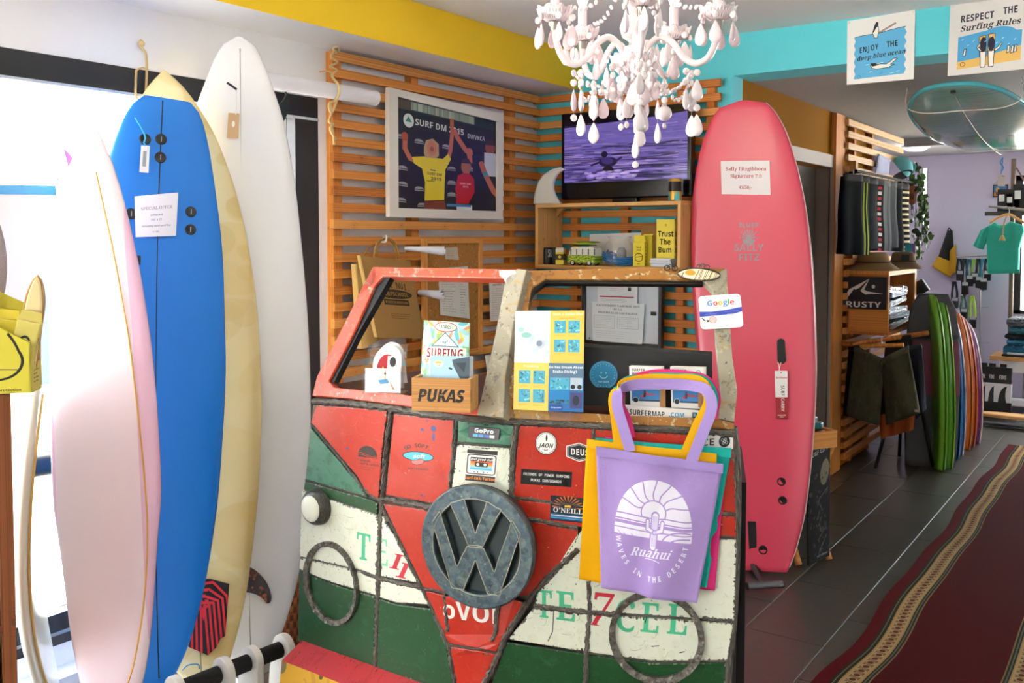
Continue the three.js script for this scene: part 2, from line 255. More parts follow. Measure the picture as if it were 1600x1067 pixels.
function onScreen(side, u, t, w = 0) {   // leaning windscreen halves: t is the distance up the slope
  const n = side < 0 ? nL : nR, d = side < 0 ? V(1, 0, 0) : dirR, o = ridge.clone().add(side < 0 ? V(0, 0, 0) : ridgeFix).setY(YS);
  const up = V(0, Math.cos(LEAN), 0).addScaledVector(n, -Math.sin(LEAN)), N = n.clone().multiplyScalar(Math.cos(LEAN)).add(V(0, Math.sin(LEAN), 0));
  return o.addScaledVector(d, u).addScaledVector(up, t).addScaledVector(N, w);
}
function screenPx(side, px, py) {
  const n = side < 0 ? nL : nR, d = side < 0 ? V(1, 0, 0) : dirR, o = ridge.clone().add(side < 0 ? V(0, 0, 0) : ridgeFix).setY(YS), up = V(0, Math.cos(LEAN), 0).addScaledVector(n, -Math.sin(LEAN)), N = n.clone().multiplyScalar(Math.cos(LEAN)).add(V(0, Math.sin(LEAN), 0));
  const p = onPlane(px, py, o, N).sub(o); return [p.dot(d), p.dot(up)];
}
// one big sheet of paint for the nose: everything printed or painted on the metal, in metres (u, y)
const AW = 2048, AH = 1400, AS = 1400, AU0 = -0.72, AY0 = 0.17;      // pixels per metre
const ax = (u) => (u - AU0) * AS, ay = (y) => AH - (y - AY0) * AS, P2 = (px, py) => { const [u, y] = fromPx(px, py); return [ax(u), ay(y)]; };
const RED = '#b92a15', GREEN = '#2f5a46', WHITE = '#dfe3d0';
// frames a local drawing space of w x h units over the photograph's quad tl, tr, bl
function inQuad(g, tl, tr, bl, w, h, draw) { const a = P2(...tl), b = P2(...tr), c = P2(...bl); g.save(); g.transform((b[0] - a[0]) / w, (b[1] - a[1]) / w, (c[0] - a[0]) / h, (c[1] - a[1]) / h, a[0], a[1]); draw(g, w, h); g.restore(); }
const patch = {   // outlines of the metal plates, in photograph pixels
  red_left: [[497, 632], [608, 641], [600, 700], [594, 778], [577, 770], [560, 742], [489, 659]],
  green_left: [[488, 667], [569, 763], [577, 775], [480, 748]],
  green_strip: [[479, 751], [585, 781], [592, 786], [591, 803], [524, 780], [477, 764]],
  white_left: [[474, 766], [524, 782], [588, 803], [594, 815], [590, 900], [567, 890], [471, 868]],
  white_left_low: [[471, 871], [567, 893], [590, 903], [591, 929], [520, 909], [470, 888]],
  white_wedge: [[599, 803], [608, 820], [627, 847], [657, 910], [598, 899]],
  white_wedge_low: [[597, 906], [662, 919], [672, 943], [622, 940], [596, 932]],
  green_low: [[470, 891], [520, 911], [589, 931], [586, 1040], [468, 1000]],
  green_wedge: [[595, 934], [622, 943], [676, 950], [699, 1006], [714, 1082], [592, 1044]],
  red_mid: [[618, 646], [712, 655], [706, 760], [690, 788], [605, 772]],
  red_vee_left: [[601, 786], [700, 800], [728, 930], [664, 916], [628, 842]],
  red_vee_mid: [[664, 920], [700, 930], [787, 930], [820, 940], [789, 990], [777, 1017], [702, 1003], [690, 978]],
  red_vee_low: [[703, 1008], [776, 1020], [750, 1082], [719, 1082]],
  red_vee_right: [[800, 808], [903, 826], [903, 858], [864, 892], [833, 928], [766, 934], [760, 800]],
  red_vee_top: [[603, 777], [690, 793], [760, 800], [803, 806], [802, 815], [700, 805], [602, 784]],
  green_box: [[718, 657], [804, 664], [800, 696], [717, 690]],
  white_box: [[717, 694], [799, 700], [797, 768], [800, 800], [700, 796], [708, 760]],
  red_right: [[811, 664], [926, 669], [1146, 683], [1150, 800], [906, 788], [803, 774]],
  red_right_low: [[803, 778], [906, 791], [1150, 806], [1150, 838], [907, 822], [802, 806]],
  white_right: [[908, 829], [1151, 842], [1147, 968], [923, 953], [837, 942], [840, 925], [868, 893]],
  white_right_low: [[835, 948], [922, 958], [1146, 973], [1136, 1030], [1021, 1031], [910, 1016], [795, 997]],
  green_right: [[793, 1002], [910, 1020], [1021, 1035], [1135, 1034], [1128, 1120], [748, 1120]],
};
const paintOf = (n) => n.startsWith('red') ? RED : n.startsWith('green') ? (n === 'green_left' || n === 'green_box' ? '#4a8068' : '#1a4a24') : WHITE;
const sticker = {   // quads tl, tr, br, bl in photograph pixels
  tape_cassette: [[733, 701], [779, 704], [776, 754], [729, 750]], camera_brand: [[735, 665], [782, 669], [780, 687], [734, 682]], board_club: [[838, 673], [871, 675], [870, 711], [837, 708]], shield: [[886, 690], [925, 693], [925, 722], [886, 718]],
  slogan: [[816, 732], [894, 737], [893, 759], [815, 754]], sunrise: [[862, 773], [915, 778], [915, 817], [861, 810]], arch: [[562, 694], [594, 698], [589, 737], [560, 732]], softboards: [[632, 688], [680, 690], [674, 737], [632, 733]], word_strip: [[1084, 680], [1143, 677], [1143, 698], [1084, 702]],
};
const busTex = canvasTex(AW, AH, (g) => {
  const r = rng(404);
  g.fillStyle = '#5d5a50'; g.fillRect(0, 0, AW, AH);
  for (const [n, pts] of Object.entries(patch)) {
    const q = pts.map((p) => P2(...p)); g.save(); poly(g, q, paintOf(n), paintOf(n), 8); g.clip();
    const xs = q.map((p) => p[0]), ys = q.map((p) => p[1]), x0 = Math.min(...xs), x1 = Math.max(...xs), y0 = Math.min(...ys), y1 = Math.max(...ys), area = (x1 - x0) * (y1 - y0), red = n.startsWith('red'), wh = n.startsWith('white');
    const dab = (cols, cnt, a, b, al) => { g.globalAlpha = al; for (let i = 0; i < cnt; i++) { g.fillStyle = cols[Math.floor(r() * cols.length)]; const s = lerp(a, b, r() * r()); g.beginPath(); g.ellipse(lerp(x0, x1, r()), lerp(y0, y1, r()), s, s * (0.2 + r()), r() * 3, 0, 7); g.fill(); } g.globalAlpha = 1; };
    dab(red ? ['#c8481f', '#a52212', '#cc5232', '#b83a2a'] : wh ? ['#cfd2b4', '#e9ecdf', '#c9c7a8'] : ['#1d3b25', '#2c5234', '#3b6a52'], area / 700, 4, 26, 0.2);
    dab(red ? ['#8f2413', '#5c3a2c', '#e9a08c', '#44508a'] : wh ? ['#4a4a40', '#8d8f7c', '#9c9a80'] : ['#0f2013', '#587a66', '#122b18'], area / 1500, 0.7, 3.4, 0.8);
    g.globalAlpha = 0.4; for (let i = 0; i < area / 2600; i++) { g.strokeStyle = red ? '#e4937e' : wh ? '#6d6c58' : '#6b8a76'; g.lineWidth = 0.6 + r(); const x = lerp(x0, x1, r()), y = lerp(y0, y1, r()), a = r() * 3, l = 6 + r() * 30; g.beginPath(); g.moveTo(x, y); g.quadraticCurveTo(x + Math.cos(a) * l, y + Math.sin(a) * l, x + Math.cos(a + 0.3) * l * 1.6, y + Math.sin(a + 0.3) * l); g.stroke(); } g.globalAlpha = 1;
    // chipped edges: bare metal shows along the outline
    for (let i = 0; i < q.length; i++) { const a = q[i], b = q[(i + 1) % q.length], L = Math.hypot(b[0] - a[0], b[1] - a[1]); for (let s = 0; s < L; s += 3 + r() * 6) { if (r() < 0.35) continue; const t = s / L; g.fillStyle = ['#6e6a5e', '#8b877a', '#4c4840', '#3a3731'][Math.floor(r() * 4)]; const k = 2 + r() * r() * 9; g.beginPath(); g.ellipse(lerp(a[0], b[0], t) + (r() - 0.5) * 5, lerp(a[1], b[1], t) + (r() - 0.5) * 5, k, k * 0.5, r() * 3, 0, 7); g.fill(); } }
    g.restore();
  }
  // blue drips on the red plate
  g.fillStyle = '#3d4d92'; for (const [x, y, w, h] of [[676, 664, 8, 10], [660, 668, 5, 5], [668, 655, 4, 3], [543, 698, 5, 4], [660, 771, 4, 4], [678, 675, 4, 14]]) { const a = P2(x, y), b = P2(x + w, y + h); g.beginPath(); g.ellipse((a[0] + b[0]) / 2, (a[1] + b[1]) / 2, Math.abs(b[0] - a[0]) / 2, Math.abs(b[1] - a[1]) / 2, 0, 0, 7); g.fill(); }
  // broken serif lettering on the white plates
  const letter = (s, tl, tr, bl, color, skew = 0) => inQuad(g, tl, tr, bl, 100, 100, () => { g.save(); g.transform(1, 0, skew, 1, -skew * 50, 0); g.font = 'bold 132px serif'; g.textAlign = 'center'; g.textBaseline = 'alphabetic'; const m = g.measureText(s).width; g.translate(50, 99); g.scale(96 / m, 1.04); g.fillStyle = color; g.fillText(s, 0, 0); g.restore(); });
  const GL = '#4fbf8e', RL = '#c5283a';
  letter('T', [560, 829], [583, 834], [559, 871], GL); letter('E', [590, 838], [610, 842], [590, 880], '#7fcf9e'); letter('I', [616, 862], [634, 866], [612, 886], RL, -0.3); letter('I', [627, 876], [646, 880], [622, 900], RL, -0.3);
  letter('T', [838, 918], [864, 921], [838, 962], GL); letter('E', [868, 920], [901, 924], [868, 966], GL); letter('7', [925, 922], [962, 926], [925, 962], RL, -0.1); letter('I', [925, 955], [944, 958], [922, 974], RL, -0.35); letter('C', [960, 932], [996, 937], [958, 982], GL); letter('E', [1002, 938], [1034, 941], [999, 985], GL); letter('L', [1043, 940], [1078, 943], [1040, 988], GL);
  inQuad(g, [694, 925], [775, 935], [696, 975], 100, 60, () => text(g, 'oVOl', 50, 30, 46, '#e6e3da', { font: 'sans-serif' }));
  // scratches on the white right plate
  g.strokeStyle = '#3b392f'; g.lineWidth = 3; for (const L of [[[866, 952], [864, 985], [857, 1000]], [[1012, 958], [1008, 972]], [[955, 955], [972, 950]], [[1018, 1008], [1030, 1007]], [[1062, 1018], [1070, 1016]]]) { g.beginPath(); L.map((p) => P2(...p)).forEach(([x, y], i) => i ? g.lineTo(x, y) : g.moveTo(x, y)); g.stroke(); }
  // stickers
  const S = (n, w, h, draw) => inQuad(g, sticker[n][0], sticker[n][1], sticker[n][3], w, h, draw);
  S('camera_brand', 140, 56, () => { g.fillStyle = '#1c2733'; rr(g, -3, -3, 146, 62, 10); g.fill(); text(g, 'GoPro', 70, 18, 30, '#f3f5f5', { font: 'sans-serif' }); ['#4fb2e8', '#3c8fdc', '#3464c8', '#f4f4f2'].forEach((c, i) => { g.fillStyle = c; g.fillRect(21 + i * 25, 36, 22, 15); }); });
  S('tape_cassette', 120, 130, () => { g.fillStyle = '#e8e4d8'; g.fillRect(-4, -4, 128, 138); g.fillStyle = '#22231f'; g.fillRect(0, 0, 120, 16); rr(g, 4, 20, 112, 78, 9); g.fillStyle = '#f4f1e8'; g.fill(); g.strokeStyle = '#1b1b1b'; g.lineWidth = 4; g.stroke(); g.fillStyle = '#1b1b1b'; g.fillRect(16, 30, 88, 16); text(g, 'feel good club', 60, 38, 13, '#f4f1e8', { italic: true }); ['#e8643c', '#f1a04c', '#8fd0d8', '#5bb7d8'].forEach((c, i) => { g.fillStyle = c; g.fillRect(16, 46 + i * 9, 88, 9); }); g.fillStyle = '#26241f'; rr(g, 34, 50, 52, 18, 6); g.fill(); disc(g, 46, 59, 6, '#efece0'); disc(g, 74, 59, 6, '#efece0'); for (const x of [34, 48, 72, 86]) disc(g, x, 90, 2.5, '#26241f'); g.fillStyle = '#2a2016'; g.fillRect(0, 104, 120, 24); text(g, 'Surf-Ink-Tattoo', 60, 116, 17, '#f08a2c'); });
  S('board_club', 100, 100, () => { disc(g, 50, 50, 50, '#f4f3ee', '#1c1c1c', 3); disc(g, 50, 50, 44, null, '#1c1c1c', 1.5); g.fillStyle = '#1c1c1c'; g.beginPath(); g.ellipse(52, 26, 4, 15, 0, 0, 7); g.fill(); text(g, 'JAON', 50, 60, 26, '#1c1c1c', { italic: true }); text(g, '~ surf ~', 50, 80, 10, '#1c1c1c'); });
  S('shield', 110, 80, () => { poly(g, [[0, 18], [55, 0], [110, 18], [110, 62], [55, 80], [0, 62]], '#1d2328', '#f0efe9', 5); poly(g, [[7, 22], [55, 7], [103, 22], [103, 58], [55, 73], [7, 58]], null, '#f0efe9', 2); text(g, 'DEUS', 57, 40, 38, '#f4f3ee', { sx: 0.85 }); });
  S('slogan', 260, 74, () => { g.fillStyle = '#141313'; g.fillRect(-2, -2, 264, 78); text(g, 'FRIENDS OF POWER SURFING', 130, 23, 18, '#efeee8', { font: 'monospace', sx: 0.93 }); text(g, 'PUKAS SURFBOARDS', 130, 52, 18, '#efeee8', { font: 'monospace', sx: 0.93 }); });
  S('sunrise', 160, 120, () => { g.fillStyle = '#1b2632'; g.fillRect(-2, -2, 166, 124); for (let i = 0; i < 13; i++) { const a = Math.PI + i * Math.PI / 12; poly(g, [[80 + Math.cos(a) * 22, 52 + Math.sin(a) * 22], [80 + Math.cos(a - 0.05) * 74, 52 + Math.sin(a - 0.05) * 56], [80 + Math.cos(a + 0.05) * 74, 52 + Math.sin(a + 0.05) * 56]], '#ef7f2c'); } g.beginPath(); g.arc(80, 52, 17, Math.PI, 0); g.fillStyle = '#f7c64a'; g.fill(); text(g, "O'NEILL", 80, 68, 33, '#f6f5f0', { font: 'serif' }); ['#2c7fc0', '#eeeeea', '#2c7fc0', '#5aa7d8', '#1d4a80'].forEach((c, i) => { g.fillStyle = c; g.fillRect(0, 88 + i * 6, 160, 5); }); });
  S('arch', 100, 110, () => { g.save(); g.beginPath(); g.ellipse(50, 40, 46, 40, 0, Math.PI, 0); g.lineTo(96, 52); g.lineTo(4, 52); g.fillStyle = '#30231f'; g.fill(); g.strokeStyle = RED; g.lineWidth = 3; for (const k of [0, 1]) { g.beginPath(); g.moveTo(2, 36 + k * 8); g.bezierCurveTo(30, 24 + k * 8, 50, 52 + k * 6, 98, 44 + k * 6); g.stroke(); } g.restore(); text(g, 'islands', 40, 66, 15, '#30231f'); text(g, 'surf & culture', 62, 80, 14, '#30231f'); lines(g, 10, 92, 96, 2, 10, '#5c2c22', 5, 2); });
  S('softboards', 110, 130, () => { g.save(); for (let i = 0; i < 8; i++) { const a = -0.62 + i * 0.175; g.save(); g.translate(55 + Math.sin(a) * 74, 92 - Math.cos(a) * 74); g.rotate(a); text(g, 'GO SOFT.'[i], 0, 0, 22, '#151515'); g.restore(); } g.restore(); g.beginPath(); g.ellipse(55, 66, 54, 20, 0.05, 0, 7); g.fillStyle = '#49b5dc'; g.fill(); g.strokeStyle = '#1a1a1a'; g.lineWidth = 3; g.stroke(); text(g, 'soft', 58, 66, 22, '#e8f6fa', { italic: true }); poly(g, [[30, 86], [52, 82], [64, 76], [78, 82], [72, 98], [50, 104], [34, 100]], '#e0706a', '#1a1a1a', 2); text(g, 'SOFTBOARDS', 56, 122, 12, '#1a1a1a'); });
  S('word_strip', 150, 56, () => { g.fillStyle = '#efeeea'; g.fillRect(-4, -2, 160, 62); text(g, 'RCE', 44, 28, 38, '#1a1a1a', { sx: 1.15 }); disc(g, 122, 28, 22, '#1a1a1a'); for (const [x, y] of [[-8, -6], [4, -8], [-4, 6], [8, 5], [0, -1]]) disc(g, 122 + x, 28 + y, 5, null, '#efeeea', 2); });
}, { clamp: true });
const dents = noiseTex(512, [[10, 1], [26, 0.6], [70, 0.25]], 31, 0, 1), fineNoise = noiseTex(256, [[20, 1], [60, 1]], 32, 0.2, 1);
dents.repeat.set(1 / 0.45, 1 / 0.45);
const busPaint = mat('#ffffff', 0.34, { map: busTex, bumpMap: canvasTex(512, 350, (g, w, h) => { const r = rng(8); g.fillStyle = '#808080'; g.fillRect(0, 0, w, h); for (let i = 0; i < 260; i++) { const x = r() * w, y = r() * h, s = 6 + r() * 26, q = g.createRadialGradient(x, y, 0, x, y, s), c = r() < 0.5 ? '255,255,255' : '0,0,0'; q.addColorStop(0, 'rgba(' + c + ',0.16)'); q.addColorStop(1, 'rgba(' + c + ',0)'); g.fillStyle = q; g.fillRect(x - s, y - s, s * 2, s * 2); } }, { data: true, clamp: true }), bumpScale: 0.012 });
const weldTex = canvasTex(256, 256, (g) => { const r = rng(77); g.fillStyle = '#66625a'; g.fillRect(0, 0, 256, 256); speckle(g, 256, 256, 1500, ['#4a463e', '#878377', '#393630', '#a09b8c', '#5b4a3c'], 1, 7, r, 0.6); });
const weld = mat('#ffffff', 0.5, { map: weldTex, metalness: 0.35, bumpMap: fineNoise, bumpScale: 0.004 }), darkMetal = mat('#26292a', 0.5, { metalness: 0.4 });
// a plate of the nose: triangulated finely enough to follow the ridge
function plateGeo(pts, th, w0, bev = 0.0025) {
  const q = pts.map((p) => fromPx(...p)), g0 = extrude(q, th, bev), p = g0.attributes.position, uv = g0.attributes.uv;
  for (let i = 0; i < p.count; i++) { const u = p.getX(i), y = p.getY(i), a = onFront(u, y, p.getZ(i) - th + w0); p.setXYZ(i, a.x, a.y, a.z); uv.setXY(i, (u - AU0) * AS / AW, (y - AY0) * AS / AH); }
  g0.computeVertexNormals(); return g0;
}
// splits long outlines so that every polygon edge crossing the ridge has points near it
function densify(pts, step = 22) { const o = []; pts.forEach((a, i) => { const b = pts[(i + 1) % pts.length], n = Math.max(1, Math.round(Math.hypot(b[0] - a[0], b[1] - a[1]) / step)); for (let k = 0; k < n; k++) o.push([lerp(a[0], b[0], k / n), lerp(a[1], b[1], k / n)]); }); return o; }
const bus = thing('counter', 'patchwork metal shop counter shaped like the front of a red, white and green camper van', 'counter');
{
  const rj = rng(5);
  for (const [n, pts] of Object.entries(patch)) part('plate', plateGeo(n.startsWith('red_vee') || n.endsWith('box') ? densify(pts, 14) : pts, 0.004, 0.004 + rj() * 0.0015), busPaint, bus);
  // backing sheet that the plates are welded to
  const back = densify([[490, 622], [540, 625], [611, 633], [713, 648], [803, 655], [964, 662], [1149, 668], [1154, 780], [1150, 968], [1135, 1120], [720, 1120], [590, 1050], [467, 1002], [470, 868], [476, 764], [486, 662]], 16);
  part('backing_sheet', plateGeo(back, 0.012, -0.001, 0.001), weld, bus);
  // lumpy weld beads over the joints
  const bead = (pts, r = 0.0055) => { const c = []; pts.forEach((a, i) => { if (!i) { c.push(a); return; } const p = pts[i - 1], n = Math.max(1, Math.round(Math.hypot(a[0] - p[0], a[1] - p[1]) / 7)); for (let k = 1; k <= n; k++) c.push([lerp(p[0], a[0], k / n) + (rj() - 0.5) * 1.6, lerp(p[1], a[1], k / n) + (rj() - 0.5) * 1.6]); });
    const path = c.map((p) => { const [u, y] = fromPx(...p); return onFront(u, y, 0.003 + rj() * 0.002); }); const g = tube(path, r, c.length * 2, 7); const ps = g.attributes.position; for (let i = 0; i < ps.count; i++) ps.setXYZ(i, ps.getX(i) + (rj() - 0.5) * r * 0.5, ps.getY(i) + (rj() - 0.5) * r * 0.5, ps.getZ(i) + (rj() - 0.5) * r * 0.5); g.computeVertexNormals(); part('weld_seam', g, weld, bus); };
  bead([[492, 627], [540, 629], [612, 638], [660, 646], [713, 652], [760, 657], [803, 659]], 0.009); bead([[803, 659], [880, 662], [964, 667], [1060, 671], [1147, 677]], 0.008);
  bead([[613, 640], [606, 700], [600, 775]], 0.008); bead([[600, 775], [596, 830], [594, 905], [590, 990], [589, 1046]], 0.0075);
  bead([[488, 660], [525, 705], [575, 768], [597, 782]], 0.005); bead([[479, 749], [520, 760], [577, 776]], 0.0035); bead([[598, 779], [650, 788], [690, 795]], 0.009);
  bead([[598, 788], [626, 845], [661, 916], [690, 978], [703, 1008], [716, 1080]], 0.0075); bead([[905, 857], [866, 892], [838, 922], [812, 958], [790, 994], [770, 1045], [748, 1085]], 0.0085);
  bead([[567, 891], [596, 903], [660, 917]], 0.007); bead([[835, 945], [880, 951], [922, 955], [960, 958]], 0.008); bead([[1098, 964], [1145, 968]], 0.006); bead([[920, 905], [922, 955], [917, 1010], [915, 1085]], 0.007);
  bead([[714, 655], [711, 700], [706, 765]], 0.0075); bead([[808, 662], [802, 700], [800, 770], [806, 806]], 0.009); bead([[717, 692], [800, 698]], 0.004); bead([[803, 776], [850, 782], [907, 789]], 0.0045); bead([[803, 806], [850, 813], [904, 824]], 0.0065); bead([[929, 668], [926, 690], [930, 720]], 0.006);
  bead([[697, 930], [700, 965], [702, 985]], 0.006); bead([[778, 938], [775, 985], [770, 1000]], 0.006); bead([[703, 1006], [740, 1011], [777, 1018]], 0.0035); bead([[664, 918], [690, 923], [700, 928]], 0.005);
  // stickers: thin films, each on its own
  for (const [n, q] of Object.entries(sticker)) {
    let pts = q; if (n === 'board_club') { const c = [854, 692]; pts = Array.from({ length: 24 }, (_, i) => { const a = i / 24 * Math.PI * 2; return [c[0] + Math.cos(a) * 17.5, c[1] + Math.sin(a) * 18.8 + Math.cos(a) * 1.2]; }); } if (n === 'shield') pts = [[886, 696], [905, 690], [925, 699], [925, 716], [905, 722], [886, 713]];
    if (n === 'arch' || n === 'softboards') continue; const o = part('sticker', plateGeo(pts, 0.0006, 0.0072, 0), busPaint, bus); o.userData.label = { tape_cassette: 'cassette tape sticker', camera_brand: 'small black sticker with four coloured squares', board_club: 'round white sticker', shield: 'black shield-shaped sticker', slogan: 'black slogan sticker', sunrise: 'sticker with an orange sunrise', word_strip: 'white strip sticker with black letters' }[n];
  }
  // headlamp rims: raised hoops bent on the nose
  const hoop = (cx, cy, rx, ry, r, tilt = 0) => { const c = fromPx(cx, cy), pts = []; const ex = fromPx(cx + rx, cy), ey = fromPx(cx, cy - ry); const a = ex[0] - c[0], b = ey[1] - c[1]; for (let i = 0; i < 48; i++) { const t = i / 48 * Math.PI * 2; pts.push(onFront(c[0] + Math.cos(t) * a, c[1] + Math.sin(t) * b + Math.cos(t) * tilt, 0.011 + (rj() - 0.5) * 0.003)); } const g = tube(pts, r, 96, 8, true); return g; };
  const flatHoop = (cx, cy, rx, ry, wide, high) => { const c = fromPx(cx, cy), ex = fromPx(cx + rx, cy), ey = fromPx(cx, cy - ry), a = ex[0] - c[0], b = ey[1] - c[1], P = [], I = [], N = 72; for (let i = 0; i < N; i++) { const t = i / N * Math.PI * 2; for (const [k, w] of [[1, 0.004], [1, high], [1 - wide, high * 0.8], [1 - wide, 0.004]]) { const q = onFront(c[0] + Math.cos(t) * a * k, c[1] + Math.sin(t) * b * k, w + (w > 0.005 ? (rj() - 0.5) * 0.004 : 0)); P.push(q.x, q.y, q.z); } } for (let i = 0; i < N; i++) for (let k = 0; k < 3; k++) { const A = i * 4 + k, B = ((i + 1) % N) * 4 + k; I.push(A, B, A + 1, A + 1, B, B + 1); } const g = new THREE.BufferGeometry(); g.setAttribute('position', new THREE.Float32BufferAttribute(P, 3)); g.setAttribute('uv', new THREE.Float32BufferAttribute(P.filter((_, i) => i % 3 < 2).map((x) => x * 4), 2)); g.setIndex(I); const n = g.toNonIndexed(); n.computeVertexNormals(); return n; };
  part('headlamp_rim', flatHoop(522, 909, 42, 64, 0.12, 0.02), weld, bus); part('headlamp_rim', flatHoop(1026, 992, 75, 72, 0.13, 0.02), weld, bus);
  // turn signal dome
  { const c = fromPx(500, 790), o = onFront(c[0], c[1], 0.004), g = lathe([[0.0015, 0.036], [0.028, 0.035], [0.043, 0.031], [0.05, 0.022], [0.053, 0.01], [0.054, 0]], 36); g.rotateX(Math.PI / 2); const d = part('turn_signal', g, mat('#c9d3d6', 0.3, { metalness: 0.2, map: weldTex }), bus, o); const lens = lathe([[0.0001, 0.042], [0.022, 0.041], [0.033, 0.038], [0.038, 0.034]], 32); lens.rotateX(Math.PI / 2); part('lens', lens, mat('#e4ead8', 0.3), d); }
  // round emblem: ring and letters cut from thick plate over a recessed disc
  {
    const c3 = onPlane(746, 853, onFront(0, 0.7, 0.035), nMid), em = new THREE.Group(); em.name = 'emblem'; bus.add(em); orient(em, c3, dMid, V(0, 1, 0), nMid);
    const Rr = 0.152, emMat = mat('#ffffff', 0.42, { metalness: 0.55, map: canvasTex(256, 256, (g) => { const r = rng(91); g.fillStyle = '#56656c'; g.fillRect(0, 0, 256, 256); speckle(g, 256, 256, 700, ['#3f4c5a', '#6d7d78', '#44586a', '#7f8a86', '#2e3a40'], 2, 18, r, 0.35); speckle(g, 256, 256, 300, ['#a8aa98', '#8c8d7c', '#2a2c2c'], 0.5, 2.5, r, 0.6); }, { repeat: [4, 4] }), bumpMap: fineNoise, bumpScale: 0.002 });
    const disc0 = new THREE.CylinderGeometry(Rr * 0.98, Rr * 0.98, 0.02, 64); disc0.rotateX(Math.PI / 2); part('emblem_disc', disc0, mat('#3d4a4b', 0.55, { metalness: 0.4 }), em, [0, 0, -0.02]);
    const ringS = new THREE.Shape(); ringS.absarc(0, 0, Rr, 0, Math.PI * 2); const hole = new THREE.Path(); hole.absarc(0, 0, Rr * 0.8, 0, Math.PI * 2, true); ringS.holes.push(hole);
    const ring = new THREE.ExtrudeGeometry(ringS, { depth: 0.018, bevelEnabled: true, bevelThickness: 0.003, bevelSize: 0.003, bevelSegments: 2, curveSegments: 64 }); part('emblem_ring', ring, emMat, em, [0, 0, -0.01]);
    const k = Rr, bar = (pts) => extrude(pts.map(([x, y]) => [x * k, y * k]), 0.018, 0.0025);
    const Vp = [[-0.46, 0.68], [-0.215, 0.78], [0, 0.235], [0.215, 0.78], [0.46, 0.68], [0.13, 0.03], [-0.13, 0.03]];
    const Wp = [[-0.8, 0.33], [-0.66, 0.52], [-0.34, -0.36], [-0.15, 0.0], [0.15, 0.0], [0.34, -0.36], [0.66, 0.52], [0.8, 0.33], [0.43, -0.74], [0.22, -0.74], [0, -0.22], [-0.22, -0.74], [-0.43, -0.74]];
    part('emblem_letter', bar(Vp), emMat, em, [0, 0, -0.008]); part('emblem_letter', bar(Wp), emMat, em, [0, 0, -0.009]);
    const worn = mat('#a9a795', 0.4, { metalness: 0.5 }); for (const q of [Vp, Wp]) { const o = []; q.forEach((a, i) => { const b = q[(i + 1) % q.length], n = 5; for (let s = 0; s < n; s++) o.push(V(lerp(a[0], b[0], s / n) * k + (rj() - 0.5) * 0.0012, lerp(a[1], b[1], s / n) * k + (rj() - 0.5) * 0.0012, 0.0115)); }); part('worn_edge', tube(o, 0.0014, o.length * 4, 5, true), worn, em); } part('worn_edge', tube(Array.from({ length: 60 }, (_, i) => { const t = i / 60 * 6.2832, q = Rr * 0.802; return V(Math.cos(t) * q + (rj() - 0.5) * 0.0012, Math.sin(t) * q + (rj() - 0.5) * 0.0012, 0.0105); }), 0.0013, 160, 5, true), worn, em);
    const rimPts = (q) => Array.from({ length: 72 }, (_, i) => { const t = i / 72 * 6.2832; return V(Math.cos(t) * q * (1 + (rj() - 0.5) * 0.012), Math.sin(t) * q * (1 + (rj() - 0.5) * 0.012), 0.004); }); part('weld_seam', tube(rimPts(Rr + 0.002), 0.0035, 140, 6, true), weld, em);
  }
  // windscreen frames
  const frameTex = (base, cols, seed) => canvasTex(512, 512, (g) => { const r = rng(seed); g.fillStyle = base; g.fillRect(0, 0, 512, 512); for (let i = 0; i < 150; i++) { g.fillStyle = cols[Math.floor(r() * cols.length)]; g.globalAlpha = 0.7; let x = r() * 512, y = r() * 512; const n = 10 + r() * r() * 90, q = r() * 3; for (let k = 0; k < n; k++) { x += (r() - 0.5) * 9 + Math.cos(q) * 2; y += (r() - 0.5) * 9 + Math.sin(q) * 2; g.beginPath(); g.ellipse(x, y, 1 + r() * 4, 0.7 + r() * 2.5, r() * 3, 0, 7); g.fill(); } } g.globalAlpha = 1; speckle(g, 512, 512, 600, ['#4b463d', '#8c8677', '#c9c0aa', '#332f29'], 0.6, 4, r, 0.75); }, { repeat: [2.2, 2.2] });
  const redFrame = mat('#ffffff', 0.42, { map: frameTex('#cf5136', ['#c9452c', '#d86a4e', '#8a8478', '#9a9486', '#d05a40'], 61), bumpMap: fineNoise, bumpScale: 0.002 }), greyFrame = mat('#ffffff', 0.5, { map: frameTex('#a19a86', ['#b3ab95', '#8a8371', '#777164', '#a98d5c'], 62), bumpMap: fineNoise, bumpScale: 0.002 }), ochreFrame = mat('#ffffff', 0.5, { map: frameTex('#a06a26', ['#b3782f', '#835521', '#c4b998', '#d0c8ae', '#8a5c24', '#b9ad90'], 63), bumpMap: fineNoise, bumpScale: 0.002 });
  const rubber = mat('#0b0b0c', 0.6);
  const framePart = (name, side, pts, m, th = 0.03, w0 = 0.004, bev = 0.003) => { const q = pts.map((p) => screenPx(side, ...p)), g = extrude(q, th, bev), p = g.attributes.position, uv = g.attributes.uv; for (let i = 0; i < p.count; i++) { const a = onScreen(side, p.getX(i), p.getY(i), p.getZ(i) - th + w0); uv.setXY(i, p.getX(i) + p.getZ(i), p.getY(i)); p.setXYZ(i, a.x, a.y, a.z); } g.computeVertexNormals(); part(name, g, m, bus); };
  framePart('window_frame', -1, [[585, 418], [812, 422], [808, 437], [792, 437], [601, 433], [560, 466]], redFrame);
  framePart('window_frame', -1, [[584, 419], [600, 434], [588, 447], [555, 520], [516, 596], [524, 606], [631, 617], [745, 633], [770, 637], [769, 652], [713, 647], [611, 632], [540, 623], [490, 619], [497, 590], [530, 527]], redFrame);
  framePart('window_pillar', -1, [[812, 422], [826, 424], [806, 505], [792, 600], [790, 655], [748, 650], [756, 620], [778, 520], [793, 437]], greyFrame, 0.035, 0.008);
